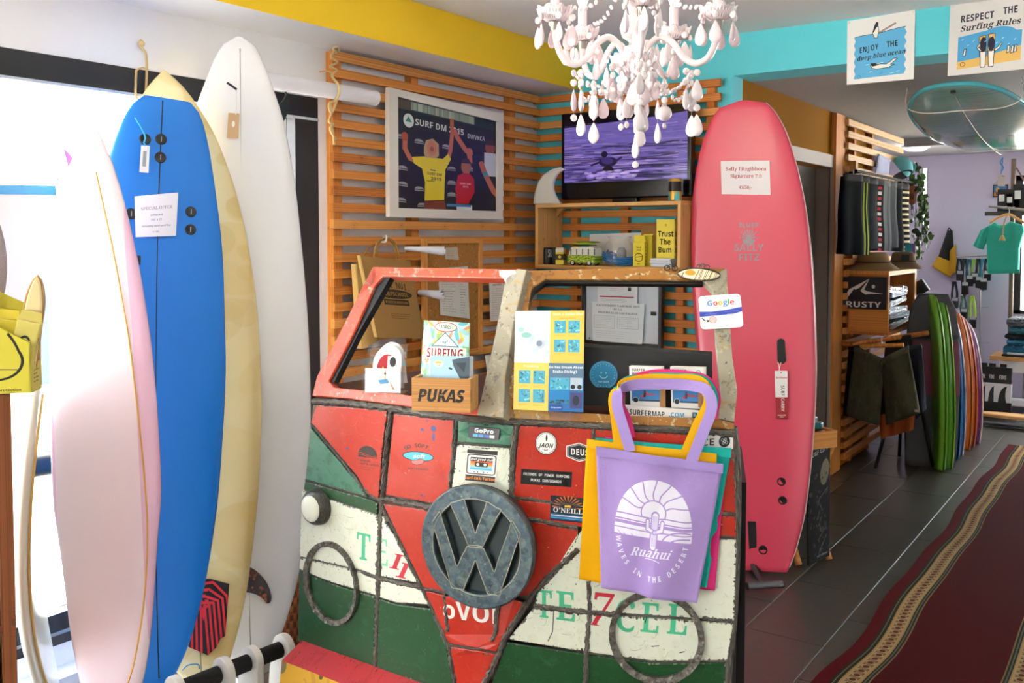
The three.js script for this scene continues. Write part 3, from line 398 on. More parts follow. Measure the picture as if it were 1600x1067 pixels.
  framePart('window_frame', 1, [[826, 424], [980, 420], [1134, 420], [1136, 434], [1098, 439], [980, 438], [852, 438], [832, 451], [806, 490]], ochreFrame);
  framePart('window_frame', 1, [[826, 426], [834, 450], [808, 490], [792, 618], [801, 640], [960, 649], [1122, 656], [1146, 662], [1147, 672], [964, 663], [803, 655], [790, 650], [796, 560], [806, 490]], ochreFrame, 0.03, 0.006);
  framePart('window_frame', 1, [[1135, 421], [1137, 450], [1144, 560], [1152, 612], [1147, 660], [1122, 656], [1125, 620], [1118, 540], [1113, 456], [1098, 440], [1120, 428]], greyFrame, 0.03, 0.005);
  framePart('gasket', -1, [[601, 433], [609, 433], [558, 523], [521, 597], [516, 595], [555, 520], [588, 447]], rubber, 0.02, -0.002, 0);
  framePart('gasket', 1, [[852, 438], [1098, 440], [1098, 444], [852, 442], [834, 455], [812, 492], [797, 618], [792, 618], [808, 490], [832, 451]], rubber, 0.02, -0.002, 0);
  framePart('name_patch', -1, [[783, 425], [808, 425], [812, 431], [806, 438], [795, 448], [790, 437], [784, 433]], mat('#efe7e2', 0.6), 0.002, 0.011, 0);
  // counter top, sides, inner shelves behind the sheet
  const topM = mat('#4a2c18', 0.55, { map: woods[0].map }), topPts = [[-0.6, 0.004], [0.62, 0.004]];
  const cs = new THREE.Shape(); { const a = onFront(-0.59, 0, -0.04), b = onFront(0, 0, -0.04), c = onFront(0.575, 0, -0.04); cs.moveTo(a.x, -a.z); cs.lineTo(b.x, -b.z); cs.lineTo(c.x, -c.z); const e = c.clone().addScaledVector(nR, -0.38); cs.lineTo(e.x, -e.z); cs.lineTo(a.x + 0.02, -a.z + 0.4); }
  const cg = new THREE.ExtrudeGeometry(cs, { depth: 0.03, bevelEnabled: false }); cg.rotateX(-Math.PI / 2); cg.translate(0, 1.028, 0); part('worktop', cg, topM, bus);
  const sideR = onFront(0.655, 0, -0.02), sideL = onFront(-0.6, 0, -0.03);
  const sp = (p, dirv, len, m, hh = 1.027) => { const q = p.clone().addScaledVector(dirv, len), n = dirv.clone().cross(V(0, 1, 0)); const t = V(p.x, hh, p.z), b = V(p.x, 0.01, p.z), t2 = V(q.x, hh, q.z), b2 = V(q.x, 0.01, q.z); part('side_panel', sheet(t, t2, b, b2, 1, 1, null, 0.02), m, bus); };
  sp(sideR, nR.clone().negate(), 0.4, mat('#2a2522', 0.45, { map: weldTex, metalness: 0.3 }), 0.9); sp(sideL, V(0, 0, -1), 0.4, mat('#33251d', 0.6));
  // rolled right edge of the sheet, badly worn
  part('edge_roll', tube([[1150, 668], [1155, 720], [1156, 790], [1154, 880], [1150, 968], [1143, 1040], [1138, 1110]].map((p) => { const [u, y] = fromPx(...p); return onFront(u - 0.008, y, -0.006); }), 0.012, 40, 10), weld, bus);
  // bumper: red roll over a yellow-painted plate
  const bp = [[452, 1004], [520, 1026], [600, 1054], [700, 1090], [745, 1106]].map((p) => { const q = onZ(p[0], p[1], BZ + 0.07); return q; });
  const y0 = bp[0].y, band = (yA, yB, wA, wB, m, nm) => { const A = [], us = [-0.655, -0.5, -0.3, -0.1, -0.04, 0, 0.04, 0.1, 0.3, 0.5, 0.68]; const P = [], I = [], U = []; us.forEach((u, i) => { for (const [y, w] of [[yA, wA], [yB, wB], [yB, wB - 0.015], [yA, wA - 0.015]]) { const q = onFront(u, y, w); P.push(q.x, q.y, q.z); U.push(u, y); } }); for (let i = 0; i < us.length - 1; i++) for (let k = 0; k < 4; k++) { const a = i * 4 + k, b = i * 4 + (k + 1) % 4; I.push(a, a + 4, b, b, a + 4, b + 4); } I.push(0, 1, 2, 0, 2, 3); const g = new THREE.BufferGeometry(); g.setAttribute('position', new THREE.Float32BufferAttribute(P, 3)); g.setAttribute('uv', new THREE.Float32BufferAttribute(U, 2)); g.setIndex(I); const n = g.toNonIndexed(); n.computeVertexNormals(); part(nm, n, m, bus); };
  band(0.3, 0.268, 0.01, 0.085, mat('#c23a3e', 0.4, { map: frameTex('#ffffff', ['#e8d8d6', '#ffffff', '#f2e2e0'], 70) }), 'bumper_lip');
  band(0.268, 0.16, 0.085, 0.1, mat('#ffffff', 0.45, { map: canvasTex(512, 256, (g) => { const r = rng(71); g.fillStyle = '#d8a21c'; g.fillRect(0, 0, 512, 256); speckle(g, 512, 256, 90, ['#c48a14', '#e3b53a', '#3a3c48', '#20222a', '#5c5448'], 5, 40, r, 0.7); }, { repeat: [2, 3] }) }), 'bumper');
  band(0.16, 0.0, 0.0, 0.0, darkMetal, 'kick_plate');
}
settle(bus);
// ---------- surfboards ----------
// local frame: y from tail end (0) to top end (L), x across, +z the face we see. prof: [t, half width]
function boardGeo(L, halfW, th, o = {}) {
  const NL = o.nl ?? 72, NC = 28, P = [], U = [], I = [], rock = o.rocker ?? (() => 0), cen = o.center ?? (() => 0), thk = o.thick ?? ((t) => Math.pow(Math.max(0, Math.sin(Math.PI * clamp(0.02 + t * 0.96))), 0.4));
  for (let i = 0; i <= NL; i++) { const t = i / NL, w = Math.max(halfW(t), 0.0008), h = Math.max(0.004, th * Math.min(thk(t), 1) * Math.min(1, 0.25 + w / (o.tipW ?? 0.09))), y = t * L, z0 = rock(t), x0 = cen(t);
    for (let k = 0; k < NC; k++) { const a = k / NC * Math.PI * 2, c = Math.cos(a), s = Math.sin(a), e = o.square ?? 0.75;
      P.push(x0 + Math.sign(c) * Math.pow(Math.abs(c), 0.62) * w, y, z0 + Math.sign(s) * Math.pow(Math.abs(s), e) * h / 2 * (s > 0 ? 1.0 : 1.0)); U.push(Math.sign(c) * Math.pow(Math.abs(c), 0.62) * 0.5 * (w / (o.maxW ?? 0.3)) + 0.5, t); } }
  for (let i = 0; i < NL; i++) for (let k = 0; k < NC; k++) { const a = i * NC + k, b = i * NC + (k + 1) % NC; I.push(a, b, a + NC, b, b + NC, a + NC); }
  for (const [row, s] of [[0, -1], [NL, 1]]) { const b = row * NC; for (let k = 1; k < NC - 1; k++) s < 0 ? I.push(b, b + k + 1, b + k) : I.push(b, b + k, b + k + 1); }
  const g = new THREE.BufferGeometry(); g.setAttribute('position', new THREE.Float32BufferAttribute(P, 3)); g.setAttribute('uv', new THREE.Float32BufferAttribute(U, 2)); g.setIndex(I); g.computeVertexNormals(); return g;
}
// a frame standing between two world points, face turned towards the camera plus a twist
function stand(g, a, b, twist = 0) { const up = b.clone().sub(a), L = up.length(); up.normalize(); const mid = a.clone().lerp(b, 0.5), out = cam2(mid).applyAxisAngle(V(0, 1, 0), R(twist)); out.addScaledVector(up, -out.dot(up)).normalize(); const right = up.clone().cross(out).normalize(); orient(g, a, right, up, out); return L; }
// half widths measured in the photograph along the centre line, turned into metres
function profile(list, y0, y1, d0, d1, k = 1) { const pts = list.map(([y, w]) => { const t = (y0 - y) / (y0 - y1); return [t, w * lerp(d0, d1, t) / FOCAL * k]; }).sort((p, q) => p[0] - q[0]); return spline1(pts); }
const dep = (p) => p.clone().sub(EYEP).dot(V(-Math.sin(YAW) * Math.cos(PITCH), -Math.sin(PITCH), -Math.cos(YAW) * Math.cos(PITCH)));
function onBoard(g, px, py) { g.updateMatrixWorld(true); const n = V(0, 0, 1).transformDirection(g.matrixWorld), p = V().setFromMatrixPosition(g.matrixWorld); return onPlane(px, py, p, n).applyMatrix4(g.matrixWorld.clone().invert()); }
const resin = (c, r = 0.22, o = {}) => phys(c, r, { clearcoat: 0.5, clearcoatRoughness: 0.12, ...o });
const cord = mat('#cdb98f', 0.9), string = mat('#e8e6df', 0.8), stringer = mat('#5b4634', 0.6);

// white longboard against the wall
{
  const g = thing('surfboard', 'tallest of the row by the window, glossy white longboard with a thin dark stringer', 'surfboard', 'surfboards leaning at the window');
  const a = onY(388, 1050, 0.005), b = onX(369, 72, XW + 0.07), L = stand(g, a, b, 6), hw = profile([[72, 4], [76, 16], [90, 27], [110, 37], [150, 52], [200, 68], [300, 85], [400, 95], [500, 102], [600, 105], [700, 104], [800, 97], [900, 82], [980, 56], [1025, 30], [1045, 10], [1050, 3]], 1050, 72, dep(a), dep(b));
  const rock = (t) => 0.1 * Math.pow(Math.abs(t - 0.45) / 0.55, 2.4) ;
  part('board_body', boardGeo(L, hw, 0.072, { rocker: rock }), resin('#eeeef0'), g);
  part('stringer', tube(Array.from({ length: 30 }, (_, i) => { const t = 0.03 + i / 29 * 0.95; return V(0.002, t * L, rock(t) + 0.0335 * Math.min(1, Math.pow(Math.sin(Math.PI * clamp(0.02 + t * 0.96)), 0.4)) * Math.min(1, 0.25 + hw(t) / 0.09)); }), 0.0022, 60, 5), mat('#7a7466', 0.6), g);
  // tag hanging on the deck
  const tg = thing('price_tag', 'brown card tag with a white centre on the tall white longboard', 'tag');
  const W = (x, y, k = 0.008) => { const p = onBoard(g, x, y); return V(p.x, p.y, rock(p.y / L) + 0.0335 + k).applyMatrix4(g.matrixWorld); };
  part('string', tube([W(365, 153), W(364.5, 170), W(364, 190)], 0.0016, 10, 5), string, tg);
  part('leash_plug', tube([W(350, 143), W(358, 148), W(365, 153)], 0.004, 10, 6), black, tg);
  part('card', sheet(W(353, 187), W(370, 188), W(351, 224), W(369, 225), 1, 1, null, 0.001), mat('#ffffff', 0.85, { map: canvasTex(64, 128, (c) => { c.fillStyle = '#d9b58a'; c.fillRect(0, 0, 64, 128); disc(c, 32, 56, [9, 16], '#f4efe6'); }) }), tg);
  settle(tg);
}
// cream shortboard with the traction pad
{
  const g = thing('surfboard', 'cream shortboard with a pointed nose and a red and black traction pad', 'surfboard', 'surfboards leaning at the window');
  const a = onY(318, 1056, 0.06), b = atDepth(262, 127, 3.26), L = stand(g, a, b, -4), hw = profile([[127, 0.5], [145, 19], [160, 31], [190, 49], [233, 69], [298, 88], [336, 96], [392, 105], [500, 114], [612, 114], [669, 112], [725, 107], [800, 98], [894, 82], [956, 68], [1031, 42], [1050, 28], [1056, 20]], 1056, 127, dep(a), dep(b));
  const rock = (t) => 0.12 * Math.pow(Math.abs(t - 0.42) / 0.58, 2.4), face = (t) => rock(t) + 0.031;
  part('board_body', boardGeo(L, hw, 0.064, { rocker: rock }), resin('#e0cb92', 0.28, { map: canvasTex(128, 512, (c) => { const r = rng(3); c.fillStyle = '#ffffff'; c.fillRect(0, 0, 128, 512); speckle(c, 128, 512, 60, ['#efe2b8', '#f7edd0', '#e7d39a'], 6, 40, r, 0.3); }) }), g);
  part('stringer', tube(Array.from({ length: 20 }, (_, i) => { const t = 0.01 + i / 19 * 0.25; return V(0, t * L, face(t) - 0.002); }), 0.002, 30, 5), mat('#9a8a5c', 0.6), g);
  // traction pad: one sheet of foam, grooved
  const padMap = canvasTex(256, 320, (c) => { c.fillStyle = '#17110f'; c.fillRect(0, 0, 256, 320); c.strokeStyle = '#d8242c'; c.lineWidth = 11; for (let k = 0; k < 6; k++) { const o = 14 + k * 21; c.beginPath(); c.moveTo(o - 8, 320); c.lineTo(o, 96 + k * 6); c.lineTo(Math.min(128, o + 60), 30 + k * 26); c.lineTo(Math.max(128, 196 - o), 30 + k * 26); c.lineTo(256 - o, 96 + k * 6); c.lineTo(264 - o, 320); c.stroke(); } c.fillStyle = '#d8242c'; for (let k = 0; k < 5; k++) for (let m = 0; m < 2; m++) c.fillRect(104 + m * 26 + (k % 2) * 12, 30 + k * 22, 14, 12); });
  const pq = [[330, 900], [359, 908], [353, 986], [346, 990], [340, 1002], [327, 1014], [303, 1004], [284, 996], [276, 950], [290, 900]].map((p) => onBoard(g, ...p)), pg = uvFit(extrude(pq.map((p) => [p.x, p.y]), 0.006, 0.0015)), pp = pg.attributes.position;
  for (let i = 0; i < pp.count; i++) { const y = pp.getY(i), x = pp.getX(i), w = Math.max(hw(y / L), 0.02); pp.setZ(i, pp.getZ(i) + face(y / L) - 0.003 - 0.02 * Math.pow(Math.abs(x) / w, 4)); } pg.computeVertexNormals();
  part('traction_pad', pg, mat('#ffffff', 0.8, { map: padMap }), g);
  // single fin standing out behind the right rail
  const fd = dep(a) + 0.03, q = (x, y) => { const p = onBoard(g, x, y); return [p.x, p.y]; }, sh = new THREE.Shape(); sh.moveTo(...q(375, 887)); sh.bezierCurveTo(...q(398, 888), ...q(420, 910), ...q(424, 936)); sh.quadraticCurveTo(...q(425, 949), ...q(417, 948)); sh.bezierCurveTo(...q(408, 935), ...q(398, 931), ...q(374, 929));
  part('fin', extrude(sh, 0.008, 0.002), mat('#ffffff', 0.25, { map: canvasTex(64, 64, (c) => { const r = rng(6); c.fillStyle = '#2a1408'; c.fillRect(0, 0, 64, 64); speckle(c, 64, 64, 26, ['#8a3c10', '#b4551a', '#4a1f08'], 3, 10, r, 0.8); }, { repeat: [12, 12] }) }), g, [0, 0, -0.06]);
  part('leash_loop', tube([[288, 1036], [296, 1029], [306, 1027], [313, 1028], [314, 1034]].map((p) => { const k = onBoard(g, ...p); return V(k.x, k.y, face(k.y / L) + 0.003); }), 0.0022, 20, 6), mat('#2a6f9e', 0.6), g);
}
// blue soft board, tail up
{
  const g = thing('surfboard', 'bright blue soft board with a squared end up and a dark centre line', 'surfboard', 'surfboards leaning at the window');
  const a = onY(222, 1090, 0.09), b = atDepth(249, 166, 3.05), L = stand(g, a, b, 14), hw = profile([[166, 35], [170, 42], [180, 49], [200, 59], [250, 74], [350, 95], [420, 105], [520, 112], [600, 116], [700, 114], [800, 108], [880, 97], [950, 82], [1020, 57], [1067, 27], [1084, 10], [1088, 3]], 1088, 166, dep(a), dep(b));
  const rock = (t) => 0.09 * Math.pow(Math.abs(t - 0.5) / 0.5, 2.6), face = (t) => rock(t) + 0.037 * Math.min(1, Math.pow(Math.sin(Math.PI * clamp(0.02 + t * 0.96)), 0.4));
  const foam = mat('#0c7cdf', 0.45, { bumpMap: fineNoise, bumpScale: 0.0006 });
  part('board_body', boardGeo(L, hw, 0.078, { rocker: rock, square: 0.55 }), foam, g);
  part('centre_line', tube(Array.from({ length: 40 }, (_, i) => { const t = 0.04 + i / 39 * 0.955; const p = onBoard(g, lerp(236.5, 240.5, t), lerp(1050, 168, t)); return V(p.x, t * L, face(t) + 0.0006); }), 0.0022, 80, 5), mat('#0b1b3c', 0.6), g);
  const plug = (px, py) => { const p = onBoard(g, px, py), h = new THREE.Group(); h.name = 'fin_plug'; g.add(h); h.position.set(p.x, p.y, face(p.y / L) + 0.001); const rim = lathe([[0.0001, 0.003], [0.011, 0.003], [0.0135, 0.005], [0.0165, 0.004], [0.018, 0]], 24); rim.rotateX(Math.PI / 2); part('rim', rim, mat('#151618', 0.35), h); part('slot', boxG(0.003, 0.017, 0.003, 0.001), steel, h, [0, 0, 0.004]); };
  for (const p of [[240.5, 226], [240.5, 253], [290, 335], [290, 362], [216, 226], [198, 338]]) plug(...p);
  part('vent', boxG(0.012, 0.03, 0.006, 0.002), black, g, (() => { const p = onBoard(g, 211, 409); return [p.x, p.y, face(p.y / L)]; })());
  // paper offer taped on the deck
  const c = (px, py) => { const p = onBoard(g, px, py); return V(p.x, p.y, face(p.y / L) + 0.006); };
  const o = part('offer_paper', sheet(c(202, 312), c(269, 306), c(205, 374), c(267, 372), 6, 1, (u) => 0.004 * Math.sin(u * 3), 0.0008), mat('#ffffff', 0.85, { map: canvasTex(256, 256, (x) => { x.fillStyle = '#eef0fb'; x.fillRect(0, 0, 256, 256); text(x, 'SPECIAL OFFER', 128, 82, 25, '#8a6f9c', { font: 'serif', bold: false }); text(x, 'softboard', 128, 124, 17, '#50608a', { bold: false }); text(x, '6\'0" x 22', 128, 154, 17, '#50608a', { bold: false }); text(x, 'including leash and fins', 128, 190, 17, '#50608a', { bold: false }); text(x, '€ 199,-', 128, 226, 15, '#9a6a8c', { bold: false }); }) }), g); o.userData.label = 'white paper offer taped to the board';
  const tg = thing('price_tag', 'small white label hanging on a blue cord from the blue soft board', 'tag'), W = (p) => p.applyMatrix4(g.matrixWorld);
  const t0 = W(c(199, 195)), t1 = W(c(211, 213)), t2 = W(c(216, 226)), off = cam2(t2).multiplyScalar(0.012);
  part('cord', tube([t0, t1, t2, W(c(214, 232)), W(c(217, 237))].map((p) => p.add(off)), 0.0028, 24, 6), mat('#2aa0d8', 0.7), tg);
  const tc = (x, y) => W(c(x, y)).add(off); part('card', sheet(tc(210, 236), tc(223, 237), tc(208.5, 276), tc(222.5, 277), 1, 1, null, 0.001), mat('#ffffff', 0.8, { map: canvasTex(64, 160, (x) => { x.fillStyle = '#e9eef2'; x.fillRect(0, 0, 64, 160); x.fillStyle = '#56646e'; x.fillRect(18, 34, 26, 90); for (let i = 0; i < 22; i++) { x.fillStyle = '#e9eef2'; x.fillRect(18, 38 + i * 4, 26, 1.5); } }) }), tg);
  settle(tg);
}
// white and pale pink board, tail up, fins showing
{
  const g = thing('surfboard', 'nearest white and pale pink board with a pointed end and an amber pinline', 'surfboard', 'surfboards leaning at the window');
  const a = onY(190, 1150, 0.15), b = atDepth(158, 204, 2.78), L = stand(g, a, b, -20), list = [[204, 0.5], [215, 9], [240, 20], [270, 33], [330, 52], [430, 68], [510, 74], [600, 79], [700, 82], [800, 82], [870, 74], [950, 66], [1000, 60], [1040, 53], [1070, 46], [1110, 30], [1140, 12], [1150, 4]], hw = profile(list, 1150, 204, dep(a), dep(b));
  const rock = (t) => 0.06 * Math.pow(Math.abs(t - 0.5) / 0.5, 2.4), cen = spline1([[0, 0], [0.25, -0.012], [0.6, -0.02], [0.85, -0.03], [1, 0]].map(([t, v]) => [t, v]));
  part('board_body', boardGeo(L, hw, 0.068, { rocker: rock, center: cen, maxW: 0.165 }), resin('#ffffff', 0.24, { map: canvasTex(256, 64, (c) => { c.fillStyle = '#efdbe6'; c.fillRect(0, 0, 256, 64); c.fillStyle = '#e6b9d6'; c.fillRect(206, 0, 50, 64); c.fillRect(0, 0, 26, 64); }, { clamp: true }) }), g);
  const pl = [[163, 280], [172, 330], [183, 390], [193, 450], [204, 520], [213, 590], [222, 670], [229, 740], [234, 810], [234, 880], [230, 950], [219, 1030], [210, 1064]].map((p) => { const k = onBoard(g, ...p), t = k.y / L, w = hw(t), x = k.x - cen(t), s = clamp(Math.abs(x) / w, 0, 0.995), cc = Math.pow(s, 1 / 0.62), ss = Math.pow(1 - cc * cc, 0.375); return V(k.x + 0.004, k.y, rock(t) + ss * 0.034 * Math.min(1, 0.25 + w / 0.09) + 0.001); });
  part('pinline', tube(pl, 0.0024, 80, 6), mat('#d9a24a', 0.4), g);
  const q = (x, y) => { const p = onBoard(g, x, y); return [p.x, p.y]; }, sh = new THREE.Shape(); sh.moveTo(...q(95, 229)); sh.bezierCurveTo(...q(108, 238), ...q(122, 258), ...q(125, 271)); sh.quadraticCurveTo(...q(121, 282), ...q(119, 290)); sh.lineTo(...q(114, 310)); sh.bezierCurveTo(...q(106, 280), ...q(104, 258), ...q(95, 229));
  part('fin', extrude(sh, 0.006, 0.002), phys('#9a63b0', 0.25, { clearcoat: 0.4 }), g, [0, 0, -0.02]);
}
// slim board seen on its rail at the far left
{
  const g = thing('surfboard', 'slim white board seen on its yellowed edge beside the wooden shelf', 'surfboard', 'surfboards leaning at the window');
  const a = onY(56, 1110, 0.1), b = atDepth(18, 560, 2.35), L = stand(g, a, b, 88);
  const rock = (t) => 0.062 * Math.pow(Math.abs(t - 0.5) / 0.5, 2) , hw = spline1([[0, 0.05], [0.1, 0.12], [0.3, 0.2], [0.55, 0.235], [0.8, 0.2], [0.95, 0.1], [1, 0.01]]);
  part('board_body', boardGeo(L, hw, 0.052, { rocker: rock }), resin('#e9ecdf', 0.3), g);
  part('pinline', tube(Array.from({ length: 24 }, (_, i) => { const t = 0.03 + i / 23 * 0.92; return V(-hw(t) * 0.93, t * L, rock(t) + 0.018); }), 0.0035, 40, 8), mat('#e0bf72', 0.4), g);
}
// pink soft board against the end of the screen wall
{
  const g = thing('surfboard', 'tall pink soft board standing beside the metal counter', 'surfboard');
  const a = onY(1196, 889, 0.005), b = atDepth(1164, 165, dep(a) + 0.2), L = stand(g, a, b, -6);
  const left = [[165, 6], [170, 30], [180, 42], [200, 54], [230, 66], [290, 80], [350, 88], [420, 92], [500, 92], [600, 88], [700, 78], [800, 62], [850, 49], [875, 40], [889, 34]], hw = profile(left, 889, 165, dep(a), dep(b), 1.0), rock = (t) => 0.09 * Math.pow(Math.abs(t - 0.42) / 0.58, 2.6), face = (t) => rock(t) + 0.037 * Math.min(1, Math.pow(Math.sin(Math.PI * clamp(0.02 + t * 0.96)), 0.4));
  const pink = phys('#e24862', 0.32, { clearcoat: 0.6, clearcoatRoughness: 0.18 }), cen = spline1([[0, 0], [0.12, 0.004], [0.4, 0.0], [0.8, -0.008], [1, 0]]);
  part('board_body', boardGeo(L, hw, 0.078, { rocker: rock, square: 0.5, center: cen, nl: 96 }), pink, g);
  part('rail_line', tube(Array.from({ length: 50 }, (_, i) => { const t = 0.01 + i / 49 * 0.98; return V(cen(t) + hw(t) * 1.0, t * L, rock(t)); }), 0.0035, 100, 6), mat('#f3d9d4', 0.4), g);
  const c = (px, py, o = 0.004) => { const p = onBoard(g, px, py); return V(p.x, p.y, face(p.y / L) + o); }, hole = mat('#0c0c0d', 0.5);
  for (const [x, y, r] of [[1222, 751, 0.018], [1224, 780, 0.018], [1194, 856, 0.019]]) { const l = lathe([[0.0001, 0.001], [r * 0.7, 0.001], [r * 0.85, 0.004], [r, 0.003], [r * 1.05, 0]], 24); l.rotateX(Math.PI / 2); part('fin_plug', l, hole, g, c(x, y, 0)); }
  part('fin_box', boxG(0.036, 0.125, 0.006, 0.003), hole, g, c(1177.5, 834, 0)); 
  const hs = new THREE.Shape(); const hc = c(1222, 548); hs.absarc(0, 0.038, 0.017, 0, Math.PI); hs.absarc(0, -0.04, 0.019, Math.PI, Math.PI * 2); part('carry_handle', extrude(hs, 0.006, 0.002), hole, g, [hc.x, hc.y, hc.z - 0.004]);
  const fs = new THREE.Shape(); fs.moveTo(-0.028, 0); fs.lineTo(0.0, 0.03); fs.lineTo(0.028, 0); part('tail_notch', extrude(fs, 0.07, 0), mat('#3d1a1e', 0.6), g, [-0.035, -0.002, rock(0) - 0.035]);
  // printed lettering on the deck: grey-green print film
  const pr = phys('#ffffff', 0.4, { transparent: true, map: null });
  const art = canvasTex(256, 220, (x) => { x.fillStyle = '#e24862'; x.fillRect(0, 0, 256, 220); const k = '#a08a92'; text(x, 'BLURR', 128, 26, 34, k, { sx: 1.2 }); disc(x, 128, 92, 44, k); x.strokeStyle = '#e24862'; x.lineWidth = 5; for (let i = 0; i < 9; i++) { const a = Math.PI + i * Math.PI / 8; x.beginPath(); x.moveTo(128 + Math.cos(a) * 20, 96 + Math.sin(a) * 20); x.lineTo(128 + Math.cos(a) * 48, 96 + Math.sin(a) * 48); x.stroke(); } for (let i = 0; i < 7; i++) { const a = Math.PI + i * Math.PI / 6; poly(x, [[128 + Math.cos(a - 0.1) * 52, 92 + Math.sin(a - 0.1) * 52], [128 + Math.cos(a) * 68, 92 + Math.sin(a) * 68], [128 + Math.cos(a + 0.1) * 52, 92 + Math.sin(a + 0.1) * 52]], k); } text(x, 'SALLY', 128, 142, 52, k, { sx: 1.35, stroke: '#e24862', lw: 4 }); text(x, 'FITZ', 128, 192, 48, k, { sx: 1.5 }); });
  part('deck_print', sheet(c(1141, 346, 0.0022), c(1203, 346, 0.0022), c(1143, 412, 0.0022), c(1201, 412, 0.0022), 4, 4, null, 0.0005), phys('#ffffff', 0.32, { map: art, clearcoat: 0.6, clearcoatRoughness: 0.18 }), g);
  const s = part('price_sign', sheet(c(1130, 257, 0.008), c(1205, 256, 0.008), c(1131, 307, 0.008), c(1206, 308, 0.008), 6, 1, (u) => 0.003 * Math.sin(u * 5), 0.0008), mat('#ffffff', 0.6, { map: canvasTex(320, 216, (x) => { x.fillStyle = '#f3ecef'; x.fillRect(0, 0, 320, 216); text(x, 'Sally Fitzgibbons', 165, 52, 31, '#a82a2e', { font: 'serif' }); text(x, 'Signature 7.0', 165, 98, 31, '#a82a2e', { font: 'serif' }); text(x, '€650,-', 160, 172, 29, '#a82a2e', { font: 'serif' }); }) }), g); s.userData.label = 'white paper sign with a price in red';
  const tg = thing('swing_tag', 'long white and red card tag hanging from the handle of the pink board', 'tag'), W = (x, y) => c(x, y, 0.012).applyMatrix4(g.matrixWorld);
  part('string', tube([W(1222, 566), W(1220, 573), W(1219, 581)], 0.0015, 8, 5), string, tg); part('string', tube([W(1217, 566), W(1219, 574), W(1219, 581)], 0.0015, 8, 5), string, tg);
  const tgeo = sheet(W(1212, 579), W(1232, 579), W(1214, 653), W(1232, 653), 1, 1, null, 0.0012);
  part('card', tgeo, mat('#ffffff', 0.5, { map: canvasTex(96, 360, (x) => { x.fillStyle = '#f1efee'; x.fillRect(0, 0, 96, 360); x.fillStyle = '#a81c2a'; x.fillRect(0, 200, 96, 160); text(x, 'Surfmate', 48, 52, 19, '#c02430', { italic: true }); disc(x, 48, 14, 5, '#6a6a6a'); text(x, 'SURF', 56, 150, 34, '#1d1d1f', { rot: Math.PI / 2, font: 'monospace' }); text(x, 'CARRY', 56, 255, 34, '#f4eceb', { rot: Math.PI / 2, font: 'monospace' }); text(x, 'SHOULDER', 48, 334, 13, '#f4eceb'); text(x, 'STRAP', 48, 348, 11, '#f4eceb'); }) }), tg); settle(tg);
  // tube foot of its stand
  const st = thing('board_stand', 'grey metal tube foot on the floor under the pink board', 'stand'); const f1 = onY(1168, 916, 0.03), f2 = onY(1222, 912, 0.03), f3 = onY(1176, 884, 0.03), fm = f1.clone().lerp(f2, 0.45);
  part('foot_tube', rod(f1, f2, 0.0155, 16), mat('#6d6d70', 0.5, { metalness: 0.5 }), st); part('leg', rod(fm, f3, 0.011, 12), mat('#55565a', 0.5, { metalness: 0.5 }), st); for (const [p, q] of [[f1, f2], [f2, f1]]) part('end_cap', rod(p.clone().addScaledVector(p.clone().sub(q).normalize(), 0.004), p, 0.0165, 16), black, st); settle(st);
}
// ---------- things on the walls behind the counter ----------
const clipFace = XW + 0.062, tvFace = ZT + 0.062;
